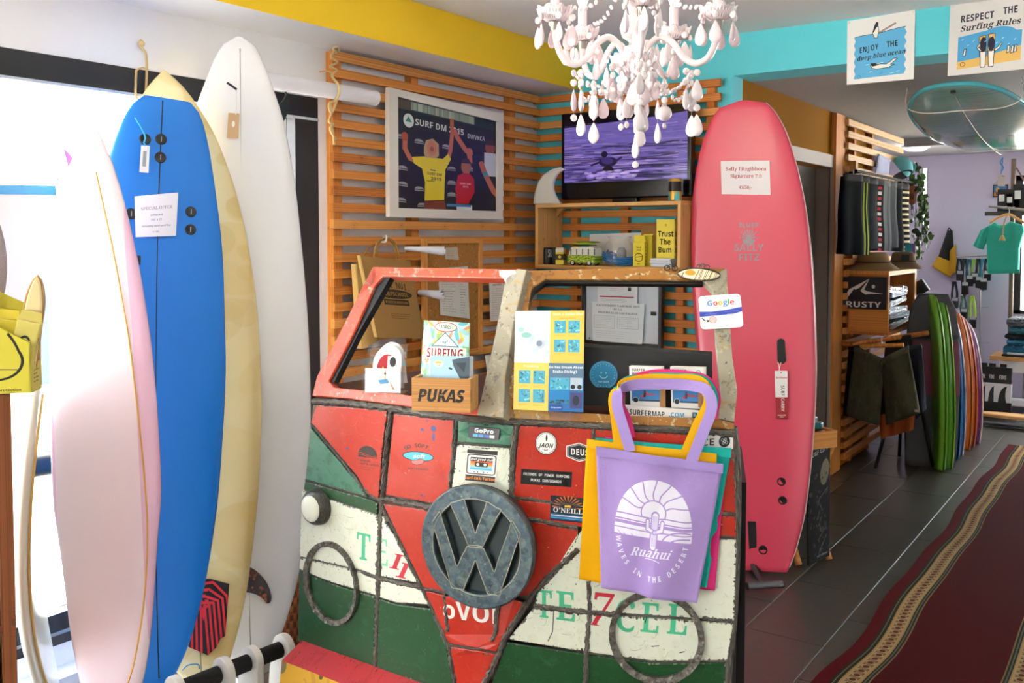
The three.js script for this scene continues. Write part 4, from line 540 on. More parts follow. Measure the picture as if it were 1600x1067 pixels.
// framed competition photograph
{
  const g = thing('framed_picture', 'white framed photo of surfers cheering, hung on the wooden slats', 'picture');
  const X = clipFace + 0.022, P = (x, y, d = 0) => onX(x, y, X - d);
  const o = [P(608, 136), P(787, 178), P(609, 339), P(786, 343)];
  const inn = [P(622, 151), P(778, 190), P(623, 325), P(778, 330)];
  const bar = (a, b, c, d) => sheet(a, b, c, d, 1, 1, null, 0.024);
  const m = mat('#e9e4da', 0.5);
  part('frame_rail', bar(o[0], o[1], inn[0], inn[1]), m, g); part('frame_rail', bar(inn[2], inn[3], o[2], o[3]), m, g); part('frame_stile', bar(o[0], inn[0], o[2], inn[2]), m, g); part('frame_stile', bar(inn[1], o[1], inn[3], o[3]), m, g);
  const art = canvasTex(800, 820, (c) => {
    const r = rng(15); c.fillStyle = '#15181a'; c.fillRect(0, 0, 800, 820); c.fillStyle = '#223430'; c.fillRect(0, 0, 800, 90); c.fillStyle = '#8e9a8d'; c.fillRect(90, 12, 500, 62); for (let i = 0; i < 16; i++) { c.fillStyle = ['#a6ad9c', '#76857c', '#bcbfae'][i % 3]; c.fillRect(95 + r() * 480, 14, 8 + r() * 26, 58); } c.fillStyle = '#5b4a38'; c.fillRect(0, 0, 86, 82);
    c.fillStyle = '#1a1d20'; c.fillRect(0, 86, 800, 120); disc(c, 74, 158, [38, 52], '#d7ddd6'); poly(c, [[74, 126], [98, 168], [50, 168]], '#3f8f7c'); text(c, 'SURF DM 2015', 312, 156, 66, '#dedfd2', { sx: 0.86 }); text(c, 'DWVXCA', 606, 176, 52, '#c3c9be', { sx: 0.7 });
    for (const [x, y] of [[150, 300], [360, 300], [20, 290], [400, 470], [30, 520], [400, 590], [150, 660], [30, 640], [20, 760], [400, 690], [170, 790], [560, 460]]) { c.globalAlpha = 0.75; c.fillStyle = '#c9cdc8'; c.beginPath(); c.ellipse(x, y, 34, 20, 0, Math.PI, 0); c.fill(); c.fillRect(x - 34, y + 6, 68, 8); c.globalAlpha = 1; }
    const skin = '#c2694a', limb = (p, w, col) => poly(c, p, null, col, w, false);
    limb([[48, 290], [46, 370], [84, 440], [130, 452]], 34, skin); disc(c, 46, 282, [24, 34], '#b5502f'); limb([[362, 420], [392, 320], [404, 190], [404, 96]], 30, skin); c.fillStyle = '#b8683a'; c.fillRect(388, 70, 30, 70);
    poly(c, [[96, 424], [190, 404], [330, 398], [372, 352], [396, 388], [350, 480], [344, 600], [340, 740], [188, 752], [192, 600], [170, 500], [110, 470]], '#e8d21e'); text(c, 'SURF DM', 266, 528, 30, '#3a3a12', { sx: 0.9 }); text(c, '2015', 278, 566, 38, '#26260c'); c.fillStyle = '#3a3a12'; c.fillRect(232, 496, 40, 7); c.fillRect(206, 584, 60, 5);
    poly(c, [[186, 330], [200, 280], [252, 256], [298, 290], [300, 380], [276, 404], [196, 410], [184, 380]], '#c2a071'); disc(c, 246, 330, [36, 56], '#cf8260'); disc(c, 246, 338, [14, 20], '#a65a44'); poly(c, [[186, 756], [344, 744], [356, 820], [184, 820]], '#7c3a22');
    limb([[560, 330], [520, 300], [450, 210], [424, 160]], 40, skin); limb([[548, 300], [560, 380]], 54, skin); poly(c, [[570, 330], [640, 330], [720, 390], [760, 420], [760, 820], [600, 820], [580, 520]], '#171a2a');
    disc(c, 520, 440, [42, 70], '#b56a4a'); poly(c, [[478, 410], [490, 372], [540, 366], [566, 408]], '#3a3634'); poly(c, [[452, 520], [500, 496], [552, 500], [588, 540], [592, 660], [560, 720], [540, 762], [436, 770], [438, 680], [428, 640]], '#c41e24'); text(c, 'SURF DM', 512, 590, 22, '#efc8c4'); text(c, '2015', 514, 616, 22, '#efc8c4'); c.fillStyle = '#dfe3e4'; c.fillRect(440, 776, 130, 44); c.fillStyle = '#2f7fb6'; c.fillRect(360, 770, 200, 22);
    disc(c, 730, 250, [46, 60], '#9a4a38'); c.fillStyle = '#3a2620'; c.fillRect(690, 180, 84, 46); c.fillStyle = '#cfd4de'; c.fillRect(676, 296, 116, 210); limb([[652, 400], [676, 470], [760, 640], [800, 680]], 46, skin); c.fillStyle = '#2f9aa8'; c.fillRect(668, 470, 36, 40);
  });
  part('photo_print', sheet(P(622, 151, 0.012), P(778, 190, 0.012), P(623, 325, 0.012), P(778, 330, 0.012), 1, 1, null, 0.004), mat('#ffffff', 0.35, { map: art }), g); settle(g);
}
// television on the crate
{
  const g = thing('television', 'black flat television showing a purple sea with a surfer', 'television'), Z = tvFace + 0.11;
  const c = (x, y, d = 0) => onZ(x, y, Z + d), tl = c(877, 178), tr = c(1081, 152), bl = c(880, 312), br = c(1081, 306);
  const wdt = tr.x - tl.x, hgt = 0.47, cx = (tl.x + tr.x) / 2, y1 = tl.y, y0 = bl.y; const h = y1 - y0, cy = (y0 + y1) / 2;
  part('cabinet', boxG(wdt, h, 0.05, 0.008), blackGloss, g, [cx, cy, Z - 0.025]);
  const scr = canvasTex(960, 560, (x) => { const r = rng(22); x.fillStyle = '#6a5aa6'; x.fillRect(0, 0, 960, 560); x.fillStyle = '#080712'; x.beginPath(); x.moveTo(0, 0); x.lineTo(960, 0); x.lineTo(960, 20); x.bezierCurveTo(700, 60, 300, 60, 0, 90); x.fill();
    for (let i = 0; i < 420; i++) { const y = 60 + r() * 500, d = y / 560, w = 20 + r() * 110; x.globalAlpha = 0.5; x.fillStyle = y < 240 ? ['#7a6ab8', '#5d4e98', '#a294cf', '#4a3d80'][Math.floor(r() * 4)] : ['#1a1430', '#0f0b1e', '#c3a6dc', '#6a589c', '#231a40', '#a084c4'][Math.floor(r() * 6)]; x.beginPath(); x.ellipse(r() * 960, y, w * (0.4 + d), 2 + r() * 6 * d + 1, (r() - 0.5) * 0.12, 0, 7); x.fill(); } x.globalAlpha = 1;
    x.fillStyle = '#241a40'; x.beginPath(); x.ellipse(360, 395, 74, 40, 0, 0, 7); x.fill(); x.fillStyle = '#3d2f6e'; x.beginPath(); x.ellipse(352, 384, 50, 30, 0.2, 0, 7); x.fill(); disc(x, 330, 330, 26, '#1a132e'); x.fillStyle = '#15101f'; x.beginPath(); x.ellipse(360, 468, 44, 42, 0, 0, 7); x.fill(); x.strokeStyle = '#2a2046'; x.lineWidth = 16; x.beginPath(); x.moveTo(300, 392); x.lineTo(220, 420); x.moveTo(420, 392); x.lineTo(470, 360); x.stroke();
    for (let i = 0; i < 60; i++) { x.globalAlpha = 0.6; x.fillStyle = ['#b79ae8', '#d5c2f2', '#9a7fd6'][i % 3]; x.beginPath(); x.ellipse(180 + r() * 420, 470 + r() * 60, 10 + r() * 40, 3 + r() * 9, 0, 0, 7); x.fill(); } x.globalAlpha = 1; });
  const s = part('screen', sheet(V(tl.x + 0.02, y1 - 0.025, Z + 0.0015), V(tr.x - 0.02, y1 - 0.025, Z + 0.0015), V(tl.x + 0.02, y0 + 0.085, Z + 0.0015), V(tr.x - 0.02, y0 + 0.085, Z + 0.0015), 1, 1, null, 0.001), mat('#000000', 0.16, { emissive: '#ffffff', emissiveMap: scr, emissiveIntensity: 0.55 }), g);
  part('foot', boxG(wdt * 0.62, 0.012, 0.2, 0.005), blackGloss, g, [cx, y0 - 0.03, Z - 0.01]); part('stand_neck', boxG(0.14, 0.05, 0.04, 0.006), blackGloss, g, [cx, y0 - 0.012, Z - 0.03]); part('trim_strip', boxG(wdt * 0.5, 0.006, 0.006, 0.002), steel, g, [cx, y0 - 0.026, Z + 0.085]);
  const lamp = new THREE.RectAreaLight('#6a55c4', 0.5, wdt - 0.04, h - 0.11); lamp.position.set(cx, cy + 0.03, Z + 0.006); lamp.lookAt(cx, cy + 0.03, Z + 1); scene.add(lamp); settle(g);
}
// open pine crate used as a shelf
const crate = {};
{
  const g = thing('wall_crate', 'open pine crate shelf under the television', 'shelf'), Zf = tvFace + 0.24, Zb = tvFace + 0.004;
  const tl = onZ(836, 319, Zf), tr = onZ(1064, 317, Zf), yb = onZ(838, 419, Zf).y, yt = tl.y, x0 = tl.x, x1 = tr.x, d = Zf - Zb, zc = (Zf + Zb) / 2, t = 0.018;
  Object.assign(crate, { Zf, Zb, x0, x1, yb, yt, floor: yb + t, top: yt });
  part('top_board', plank(x1 - x0, t, d, 0.002, 1), pine[0], g, [(x0 + x1) / 2, yt - t / 2, zc]); part('bottom_board', plank(x1 - x0, t, d, 0.002, 2), pine[1], g, [(x0 + x1) / 2, yb + t / 2, zc]);
  for (const x of [x0 + t / 2, x1 - t / 2]) part('side_board', plank(t, yt - yb - 2 * t, d, 0.002, x), pine[0], g, [x, (yt + yb) / 2, zc]);
  for (let k = 0; k < 2; k++) for (const y of [yb + t, yt - t]) { const tri = extrude([[0, 0], [0.045, 0], [0, 0.045]], 0.018, 0.001); if (y > yb + 0.1) tri.rotateX(Math.PI); if (k) tri.rotateY(Math.PI); part('corner_block', tri, pine[1], g, [k ? x1 - t : x0 + t, y, zc - 0.06]); }
  settle(g);
}
// things in and on the crate
{
  const F = crate.floor, Zf = crate.Zf - 0.02, X = (px, z = Zf - 0.05) => onZ(px, 400, z).x;
  const can = (name, label, cat, px, y, z, r, h, m, lidm) => { const g = thing(name, label, cat); part('body', lathe([[0.0001, 0], [r * 0.92, 0], [r, 0.006], [r, h - 0.008], [r * 0.88, h]], 28), m, g); part('lid', lathe([[0.0001, h + 0.001], [r * 0.8, h + 0.001], [r * 0.86, h + 0.003], [r * 0.9, h - 0.001]], 28), lidm, g); g.position.set(X(px, z), y, z); return g; };
  can('tin', 'small black round tin at the left end of the crate shelf', 'tin', 855, F, Zf - 0.06, 0.028, 0.085, mat('#ffffff', 0.4, { map: canvasTex(128, 64, (x) => { x.fillStyle = '#0e0f11'; x.fillRect(0, 0, 128, 64); text(x, 'SURF', 32, 20, 14, '#d6d6d2'); text(x, 'SURF', 96, 20, 14, '#d6d6d2'); }) }), black); can('tin', 'second small black tin just right of the first on the crate shelf', 'tin', 867, F, Zf - 0.09, 0.026, 0.085, mat('#121315', 0.4), black);
  can('drink_can', 'golden drink can standing in front of the television', 'can', 1054, crate.top, crate.Zf - 0.05, 0.031, 0.105, mat('#ffffff', 0.3, { metalness: 0.3, map: canvasTex(256, 128, (x) => { x.fillStyle = '#c8962c'; x.fillRect(0, 0, 256, 128); x.fillStyle = '#20170c'; x.fillRect(0, 34, 256, 16); for (let i = 0; i < 4; i++) { x.fillStyle = '#57a7a2'; x.beginPath(); x.ellipse(32 + i * 64, 76, 24, 26, 0, 0, 7); x.fill(); poly(x, [[14 + i * 64, 90], [32 + i * 64, 62], [48 + i * 64, 92]], '#e9dcc0'); } x.fillStyle = '#2a1c0e'; x.fillRect(0, 112, 256, 10); }) }), steel);
  const bx = (name, label, cat, px, z, w, h, d, ry, m, extra) => { const g = thing(name, label, cat); part('box_body', boxG(w, h, d, 0.002), m, g, [0, h / 2, 0]); if (extra) extra(g, w, h, d); g.position.set(X(px, z), F, z); g.rotation.y = ry; return g; };
  bx('carton', 'small yellow and white carton beside the black tins', 'box', 876, Zf - 0.07, 0.044, 0.082, 0.04, 0.3, mat('#ffffff', 0.7, { map: canvasTex(64, 128, (x) => { x.fillStyle = '#e6d84a'; x.fillRect(0, 0, 64, 128); x.fillStyle = '#eeeade'; x.fillRect(0, 0, 64, 26); x.fillStyle = '#4a3f1a'; x.fillRect(0, 44, 64, 46); disc(x, 32, 66, 12, '#e6d84a'); }) }), (g, w, h, d) => part('flap', boxG(w * 0.9, 0.004, d * 0.9, 0.001), mat('#eeeade', 0.7), g, [0, h + 0.003, 0]));
  // toy camper
  {
    const g = thing('toy_van', 'green and white toy camper van with a board on its roof', 'toy'), L = 0.17, gm = mat('#ffffff', 0.35, { map: canvasTex(256, 128, (x) => { const r = rng(4); x.fillStyle = '#93b32a'; x.fillRect(0, 0, 256, 128); for (let i = 0; i < 90; i++) { x.fillStyle = ['#4d6b14', '#c4d84c', '#6e8f1e', '#e4e79a'][i % 4]; x.beginPath(); x.ellipse(r() * 256, r() * 128, 4 + r() * 12, 2 + r() * 6, r() * 3, 0, 7); x.fill(); } }) });
    const lower = extrude([[-0.085, 0.012], [0.085, 0.012], [0.087, 0.042], [0.084, 0.05], [-0.082, 0.05], [-0.087, 0.04]], 0.062, 0.004); lower.translate(0, 0, -0.031); part('lower_body', uvFit(lower), gm, g);
    const up = extrude([[-0.082, 0.05], [0.084, 0.05], [0.082, 0.085], [0.07, 0.093], [-0.056, 0.093], [-0.068, 0.086]], 0.056, 0.004); up.translate(0, 0, -0.028); part('upper_body', uvFit(up), mat('#dfe0cf', 0.35), g);
    for (let k = 0; k < 4; k++) part('side_window', boxG(0.029, 0.024, 0.003, 0.001), mat('#d9dcd2', 0.15), g, [-0.045 + k * 0.036, 0.068, 0.0325]);
    for (let k = 0; k < 5; k++) part('window_post', boxG(0.004, 0.03, 0.004, 0.001), mat('#1b220f', 0.5), g, [-0.063 + k * 0.036, 0.068, 0.0325]);
    for (const x of [-0.052, 0.05]) for (const z of [-0.03, 0.03]) { const w = new THREE.Group(); w.name = 'wheel'; g.add(w); w.position.set(x, 0.014, z); const ty = new THREE.CylinderGeometry(0.0145, 0.0145, 0.01, 20); ty.rotateX(Math.PI / 2); part('tyre', ty, black, w); const hb = new THREE.CylinderGeometry(0.009, 0.009, 0.012, 18); hb.rotateX(Math.PI / 2); part('hub', hb, mat('#e9e6da', 0.4), w); }
    part('roof_rack', boxG(0.11, 0.004, 0.05, 0.001), mat('#2c3a12', 0.5), g, [0, 0.099, 0]); const sb = new THREE.SphereGeometry(1, 24, 10); sb.scale(0.075, 0.006, 0.02); part('roof_board', sb, mat('#a8c832', 0.35), g, [-0.004, 0.108, 0.006]); part('roof_board', sb, mat('#6d8a20', 0.35), g, [0.01, 0.116, -0.012]);
    for (const z of [-0.02, 0.02]) { const hl = new THREE.SphereGeometry(0.007, 14, 10); hl.scale(0.5, 1, 1); part('headlamp', hl, mat('#f0efe2', 0.2), g, [-0.09, 0.034, z]); }
    g.position.set(X(914, Zf - 0.02), F, Zf - 0.02); g.rotation.y = -0.1;
  }
  // jar with a blue cord around its foot
  {
    const g = thing('glass_jar', 'round glass jar with a metal item inside on the crate shelf', 'jar'); const z = Zf - 0.07;
    part('glass', lathe([[0.0001, 0.002], [0.05, 0.002], [0.06, 0.012], [0.062, 0.07], [0.056, 0.092], [0.044, 0.102], [0.044, 0.112], [0.047, 0.114], [0.047, 0.12], [0.044, 0.121]], 32), phys('#ffffff', 0.04, { transmission: 0.92, thickness: 0, ior: 1.5 }), g);
    part('contents', lathe([[0.0001, 0.004], [0.018, 0.004], [0.02, 0.06], [0.012, 0.075], [0.0001, 0.076]], 16), mat('#6a6f74', 0.4), g, [0.01, 0, 0]); part('rim', new THREE.TorusGeometry(0.046, 0.003, 8, 32).rotateX(Math.PI / 2), mat('#dfe8ea', 0.2), g, [0, 0.118, 0]);
    g.position.set(X(968, z), F, z); g.scale.setScalar(1.2);
    const b = thing('coiled_leash', 'blue coiled leash cord around the glass jar', 'cord'), r = rng(12), pts = []; for (let i = 0; i < 90; i++) { const a = i * 0.52, q = 0.083 + 0.008 * Math.sin(i * 1.7) + r() * 0.004; pts.push(V(Math.cos(a) * q, 0.008 + 0.034 * (i / 90) + 0.03 * Math.max(0, -Math.cos(a)) + 0.004 * Math.sin(i * 2.3), Math.sin(a) * q * 0.62)); } part('coil', tube(pts, 0.0042, 420, 6), mat('#1e6fae', 0.5), b); part('cuff', tube([V(-0.062, 0.03, 0.01), V(-0.067, 0.055, 0.01), V(-0.06, 0.078, 0.008)], 0.005, 12, 8), mat('#18507e', 0.6), b); b.position.set(X(970, z), F, z + 0.012);
  }
  const ySun = (w2, h2) => mat('#ffffff', 0.7, { map: canvasTex(96, 192, (x) => { x.fillStyle = '#e3cf34'; x.fillRect(0, 0, 96, 192); text(x, 'face', 48, 40, 20, '#3a3208'); text(x, 'stick', 48, 62, 14, '#3a3208'); rr(x, 18, 92, 60, 58, 22); x.strokeStyle = '#2c270a'; x.lineWidth = 5; x.stroke(); x.lineWidth = 3; x.beginPath(); x.moveTo(18, 120); x.lineTo(78, 110); x.stroke(); text(x, 'SPF', 48, 172, 14, '#3a3208'); }) });
  bx('carton', 'tall yellow carton with a hanging tab in front of the glass jar', 'box', 1000, Zf - 0.01, 0.06, 0.118, 0.03, 0.05, ySun(), (g, w, h) => part('hang_tab', extrude([[-w / 2, 0], [w / 2, 0], [w * 0.36, 0.03], [-w * 0.5, 0.034]], 0.002, 0), mat('#e3cf34', 0.7), g, [0, h, 0]));
  bx('carton', 'second yellow carton standing behind the tall one', 'box', 1013, Zf - 0.055, 0.05, 0.15, 0.03, 0.05, mat('#d8c22c', 0.7), (g, w, h) => part('hang_tab', boxG(w, 0.012, 0.003, 0.001), mat('#e3cf34', 0.7), g, [0, h, 0]));
  { const g = bx('cloth_bag', 'yellow bag with three lines of black lettering in the crate shelf', 'bag', 1041, Zf - 0.035, 0.098, 0.185, 0.02, -0.05, mat('#ffffff', 0.8, { map: canvasTex(192, 320, (x) => { x.fillStyle = '#e8d654'; x.fillRect(0, 0, 192, 320); text(x, 'Trust', 100, 118, 66, '#23200c'); text(x, 'The', 96, 184, 66, '#23200c'); text(x, 'Bum', 92, 250, 66, '#23200c'); disc(x, 100, 46, 8, null, '#5c5418', 3); }) })); for (const c of g.children) c.position.y += 0.04; }
  { const g = thing('paper_stack', 'stack of pale leaflets under the yellow bag', 'papers'), r = rng(9); for (let k = 0; k < 9; k++) part('sheet', new THREE.BoxGeometry(0.1 + r() * 0.01, 0.0042, 0.07), mat(k % 3 ? '#dfe3ea' : '#b9c4d4', 0.8), g, [(r() - 0.5) * 0.01, 0.0022 + k * 0.0045, (r() - 0.5) * 0.008], [0, (r() - 0.5) * 0.1, 0]); g.position.set(X(1037, Zf - 0.02), F, Zf - 0.02); }
  { const g = thing('paper_sheet', 'white paper standing behind the jar in the crate shelf', 'paper'), z = crate.Zb + 0.03; const x0 = X(920, z), x1 = X(1003, z); part('sheet', sheet(V(x0, F + 0.155, z - 0.01), V(x1, F + 0.165, z - 0.01), V(x0, F + 0.002, z + 0.01), V(x1, F + 0.002, z + 0.01), 4, 1, (u) => 0.006 * Math.sin(u * 4), 0.001), mat('#e4e2dc', 0.85), g); settle(g); }
  { const g = thing('card_envelope', 'brown card envelope standing at the back of the crate shelf', 'envelope'), z = crate.Zb + 0.045; const x0 = X(1000, z), x1 = X(1035, z); part('body', sheet(V(x0, F + 0.2, z - 0.015), V(x1, F + 0.2, z - 0.015), V(x0, F + 0.002, z + 0.012), V(x1, F + 0.002, z + 0.012), 1, 1, null, 0.004), mat('#b98d52', 0.85), g); part('flap', sheet(V(x0, F + 0.2, z - 0.011), V(x1, F + 0.2, z - 0.011), V(x0 + 0.01, F + 0.16, z + 0.0), V(x1 - 0.01, F + 0.16, z + 0.0), 1, 1, null, 0.001), mat('#a97d44', 0.85), g); settle(g); }
  // white fin shaped board piece beside the television
  { const g = thing('fin_ornament', 'large white fin standing on the crate left of the television', 'ornament'), z = crate.Zf - 0.07, q = (x, y) => { const p = onZ(x, y, z); return [p.x, p.y]; }, s = new THREE.Shape(); s.moveTo(...q(836, 320)); s.bezierCurveTo(...q(837, 296), ...q(845, 268), ...q(877, 263)); s.lineTo(...q(884, 266)); s.bezierCurveTo(...q(864, 274), ...q(858, 300), ...q(879, 320)); s.lineTo(...q(836, 320)); part('blade', extrude(s, 0.014, 0.004), mat('#dcdcd4', 0.4), g, [0, 0, z]); const e = tube([[839, 319], [841, 297], [850, 277], [874, 266]].map((p) => V(...q(...p), z + 0.019)), 0.0012, 24, 5); part('seam', e, mat('#b9b9ae', 0.6), g); settle(g); g.position.y = crate.top + 0.001; }
}
// white board holder with papers on the slats
{
  const g = thing('paper_holder', 'black-edged white board with papers clipped to it, under the crate', 'board'), Z = tvFace + 0.05, c = (x, y, d = 0) => onZ(x, y, Z + d);
  const tl = c(911, 436), tr = c(1036, 424), bl = c(914, 536), br = c(1033, 546), fr = 0.018;
  const wdt = tr.x - tl.x, h = tl.y - br.y, cx = (tl.x + tr.x) / 2, cy = (tl.y + br.y) / 2 + 0.005;
  part('panel', boxG(wdt - fr, h - fr, 0.012, 0.002), mat('#c9d3de', 0.4), g, [cx, cy, Z - 0.01]);
  for (const s of [-1, 1]) { part('frame_stile', boxG(fr, h, 0.03, 0.003), black, g, [cx + s * (wdt - fr) / 2, cy, Z]); part('frame_rail', boxG(wdt - 2 * fr, fr, 0.03, 0.003), black, g, [cx, cy + s * (h - fr) / 2, Z]); }
  part('folder', boxG(0.2, 0.26, 0.008, 0.002), mat('#14161a', 0.5), g, (() => { const p = c(962, 500, 0.004); return [p.x, p.y, p.z]; })());
  const sh = (a, b, d, e, m, k) => part('paper', sheet(c(...a, k), c(...b, k), c(...d, k), c(...e, k), 2, 2, (u, v) => 0.002 * Math.sin(u * 4 + v * 2), 0.0008), m, g);
  sh([934, 441], [996, 445], [934, 475], [995, 476], mat('#ffffff', 0.8, { map: canvasTex(256, 128, (x) => { x.fillStyle = '#dfe5ec'; x.fillRect(0, 0, 256, 128); lines(x, 80, 180, 20, 3, 12, '#b07070', 2); x.fillStyle = '#a83238'; x.fillRect(14, 78, 220, 7); lines(x, 20, 200, 96, 3, 9, '#8a93a0', 3); x.fillStyle = '#33465c'; x.fillRect(196, 20, 20, 22); }) }), 0.012);
  sh([925, 471], [1007, 475], [926, 532], [1003, 538], mat('#ffffff', 0.8, { map: canvasTex(320, 260, (x) => { x.fillStyle = '#dde6ec'; x.fillRect(0, 0, 320, 260); text(x, 'CALENDARIO LABORAL 2025', 160, 20, 18, '#5a6878', { font: 'serif' }); text(x, 'DE LA', 160, 44, 17, '#5a6878', { font: 'serif' }); text(x, 'PROVINCIA DE LAS PALMAS', 160, 68, 17, '#5a6878', { font: 'serif' }); x.strokeStyle = '#9aa8b4'; x.lineWidth = 2; x.strokeRect(12, 90, 130, 80); x.strokeRect(160, 96, 130, 70); lines(x, 20, 130, 104, 6, 11, '#9fb19a', 4); lines(x, 168, 284, 108, 5, 11, '#8f9aa8', 5); lines(x, 20, 290, 190, 4, 14, '#9aa3ac', 6); }) }), 0.016);
  part('pencil_mark', boxG(0.03, 0.018, 0.001, 0.0004), mat('#1c1e22', 0.7), g, (() => { const p = c(1021, 490, 0.001); return [p.x, p.y, p.z]; })());
  for (const [x, y] of [[1025, 446], [936, 442], [921, 528]]) { const p = new THREE.SphereGeometry(0.004, 10, 8); part('pin', p, black, g, c(x, y, 0.002)); }
  settle(g);
}
// cork board with notes on the left slats
{
  const g = thing('notice_board', 'cork notice board in a thin wooden frame behind the counter', 'board'), X = clipFace + 0.012, c = (x, y, d = 0) => onX(x, y, X + d);
  const tl = c(661, 373), tr = c(751, 376), bl = c(664, 560), br = c(752, 560), y1 = tl.y, y0 = tl.y - 0.56, z0 = tl.z, z1 = tr.z, zc = (z0 + z1) / 2, w = Math.abs(z1 - z0);
  part('cork', new THREE.BoxGeometry(0.008, y1 - y0, w), mat('#ffffff', 0.9, { map: canvasTex(256, 256, (x) => { const r = rng(33); x.fillStyle = '#b07a38'; x.fillRect(0, 0, 256, 256); speckle(x, 256, 256, 1600, ['#8a5a24', '#c8924c', '#74481a', '#d8a866'], 0.6, 3, r, 0.7); }) }), g, [X - 0.004, (y0 + y1) / 2, zc]);
  for (const s of [-1, 1]) { part('frame_stile', plank(0.02, y1 - y0, 0.028, 0.002, s), woods[2], g, [X, (y0 + y1) / 2, zc + s * (w / 2 - 0.008)]); part('frame_rail', plank(0.02, 0.024, w - 0.044, 0.002, s), woods[2], g, [X, (y0 + y1) / 2 + s * ((y1 - y0) / 2 - 0.01), zc]); }
  const note = (a, b, d, e, draw, W = 128, Hh = 256, k = 0.004) => part('note', sheet(c(...a, k), c(...b, k), c(...d, k), c(...e, k), 1, 3, (u, v) => 0.004 * (1 - v) * (1 - v), 0.0006), mat('#ffffff', 0.85, { map: canvasTex(W, Hh, draw) }), g);
  note([695, 387], [715, 386], [695, 405], [716, 406], (x) => { x.fillStyle = '#c9bda6'; x.fillRect(0, 0, 64, 64); lines(x, 10, 50, 20, 3, 12, '#8a7c68', 3); }, 64, 64);
  note([685, 419], [731, 416], [687, 492], [733, 498], (x) => { x.fillStyle = '#dcdcd4'; x.fillRect(0, 0, 160, 256); text(x, 'SURF LESSONS', 80, 24, 15, '#4a4a48', { bold: false }); lines(x, 16, 90, 50, 15, 13, '#6a6a66', 5); lines(x, 110, 144, 50, 15, 13, '#6a6a66', 6); }, 160, 256);
  settle(g);
  const s = thing('paper_sheet', 'white printed sheet pinned to the slats right of the cork board', 'paper'), q = (x, y) => onX(x, y, clipFace + 0.006);
  part('sheet', sheet(q(764, 438), q(795, 436), q(765, 502), q(790, 500), 1, 2, (u, v) => 0.004 * (1 - v), 0.0006), mat('#ffffff', 0.85, { map: canvasTex(128, 256, (x) => { x.fillStyle = '#e6e2dc'; x.fillRect(0, 0, 128, 256); text(x, 'NOTICE', 50, 30, 15, '#7a3a3a'); lines(x, 14, 112, 56, 13, 14, '#8c8480', 8); }) }), s); part('pin', new THREE.SphereGeometry(0.005, 10, 8), mat('#b03a34', 0.4), s, q(780, 440)); settle(s);
  const s2 = thing('paper_sheet', 'crumpled white sheet low behind the wooden leaflet box', 'paper'), q2 = (x, y) => onX(x, y, clipFace + 0.012); part('sheet', sheet(q2(758, 556), q2(782, 548), q2(762, 590), q2(784, 588), 3, 3, (u, v) => 0.01 * Math.sin(u * 6) * v, 0.0008), paper, s2); part('fold', sheet(q2(760, 590), q2(784, 586), q2(764, 606), q2(784, 604), 1, 1, null, 0.0008), mat('#d8d4cc', 0.85), s2); settle(s2);
}
// two cones of rolled paper stuck between the slats
{
  const cone = (label, a, b, ra, rb) => { const g = thing('paper_roll', label, 'paper roll'); const A = onX(...a, clipFace + 0.03), B = onX(...b, clipFace + 0.16), d = B.clone().sub(A), L = d.length(), G = lathe([[ra, 0], [rb, L], [rb - 0.002, L], [ra - 0.002, 0.001]], 28); const q = new THREE.Quaternion().setFromUnitVectors(V(0, 1, 0), d.normalize()); G.applyQuaternion(q); part('outer_sheet', G, mat('#dfe2ec', 0.8), g, A); const I = lathe([[ra * 0.5, 0.01], [rb * 0.62, L + 0.006], [rb * 0.62 - 0.002, L + 0.006]], 24); I.applyQuaternion(q); part('inner_curl', I, mat('#e8e9f0', 0.8), g, A.clone().add(V(0, -rb * 0.2, 0))); settle(g); };
  cone('upper cone of rolled white paper stuck in the slats', [632, 388], [694, 392], 0.008, 0.02); cone('lower roll of white paper stuck in the slats', [655, 457], [691, 461], 0.012, 0.021);
}
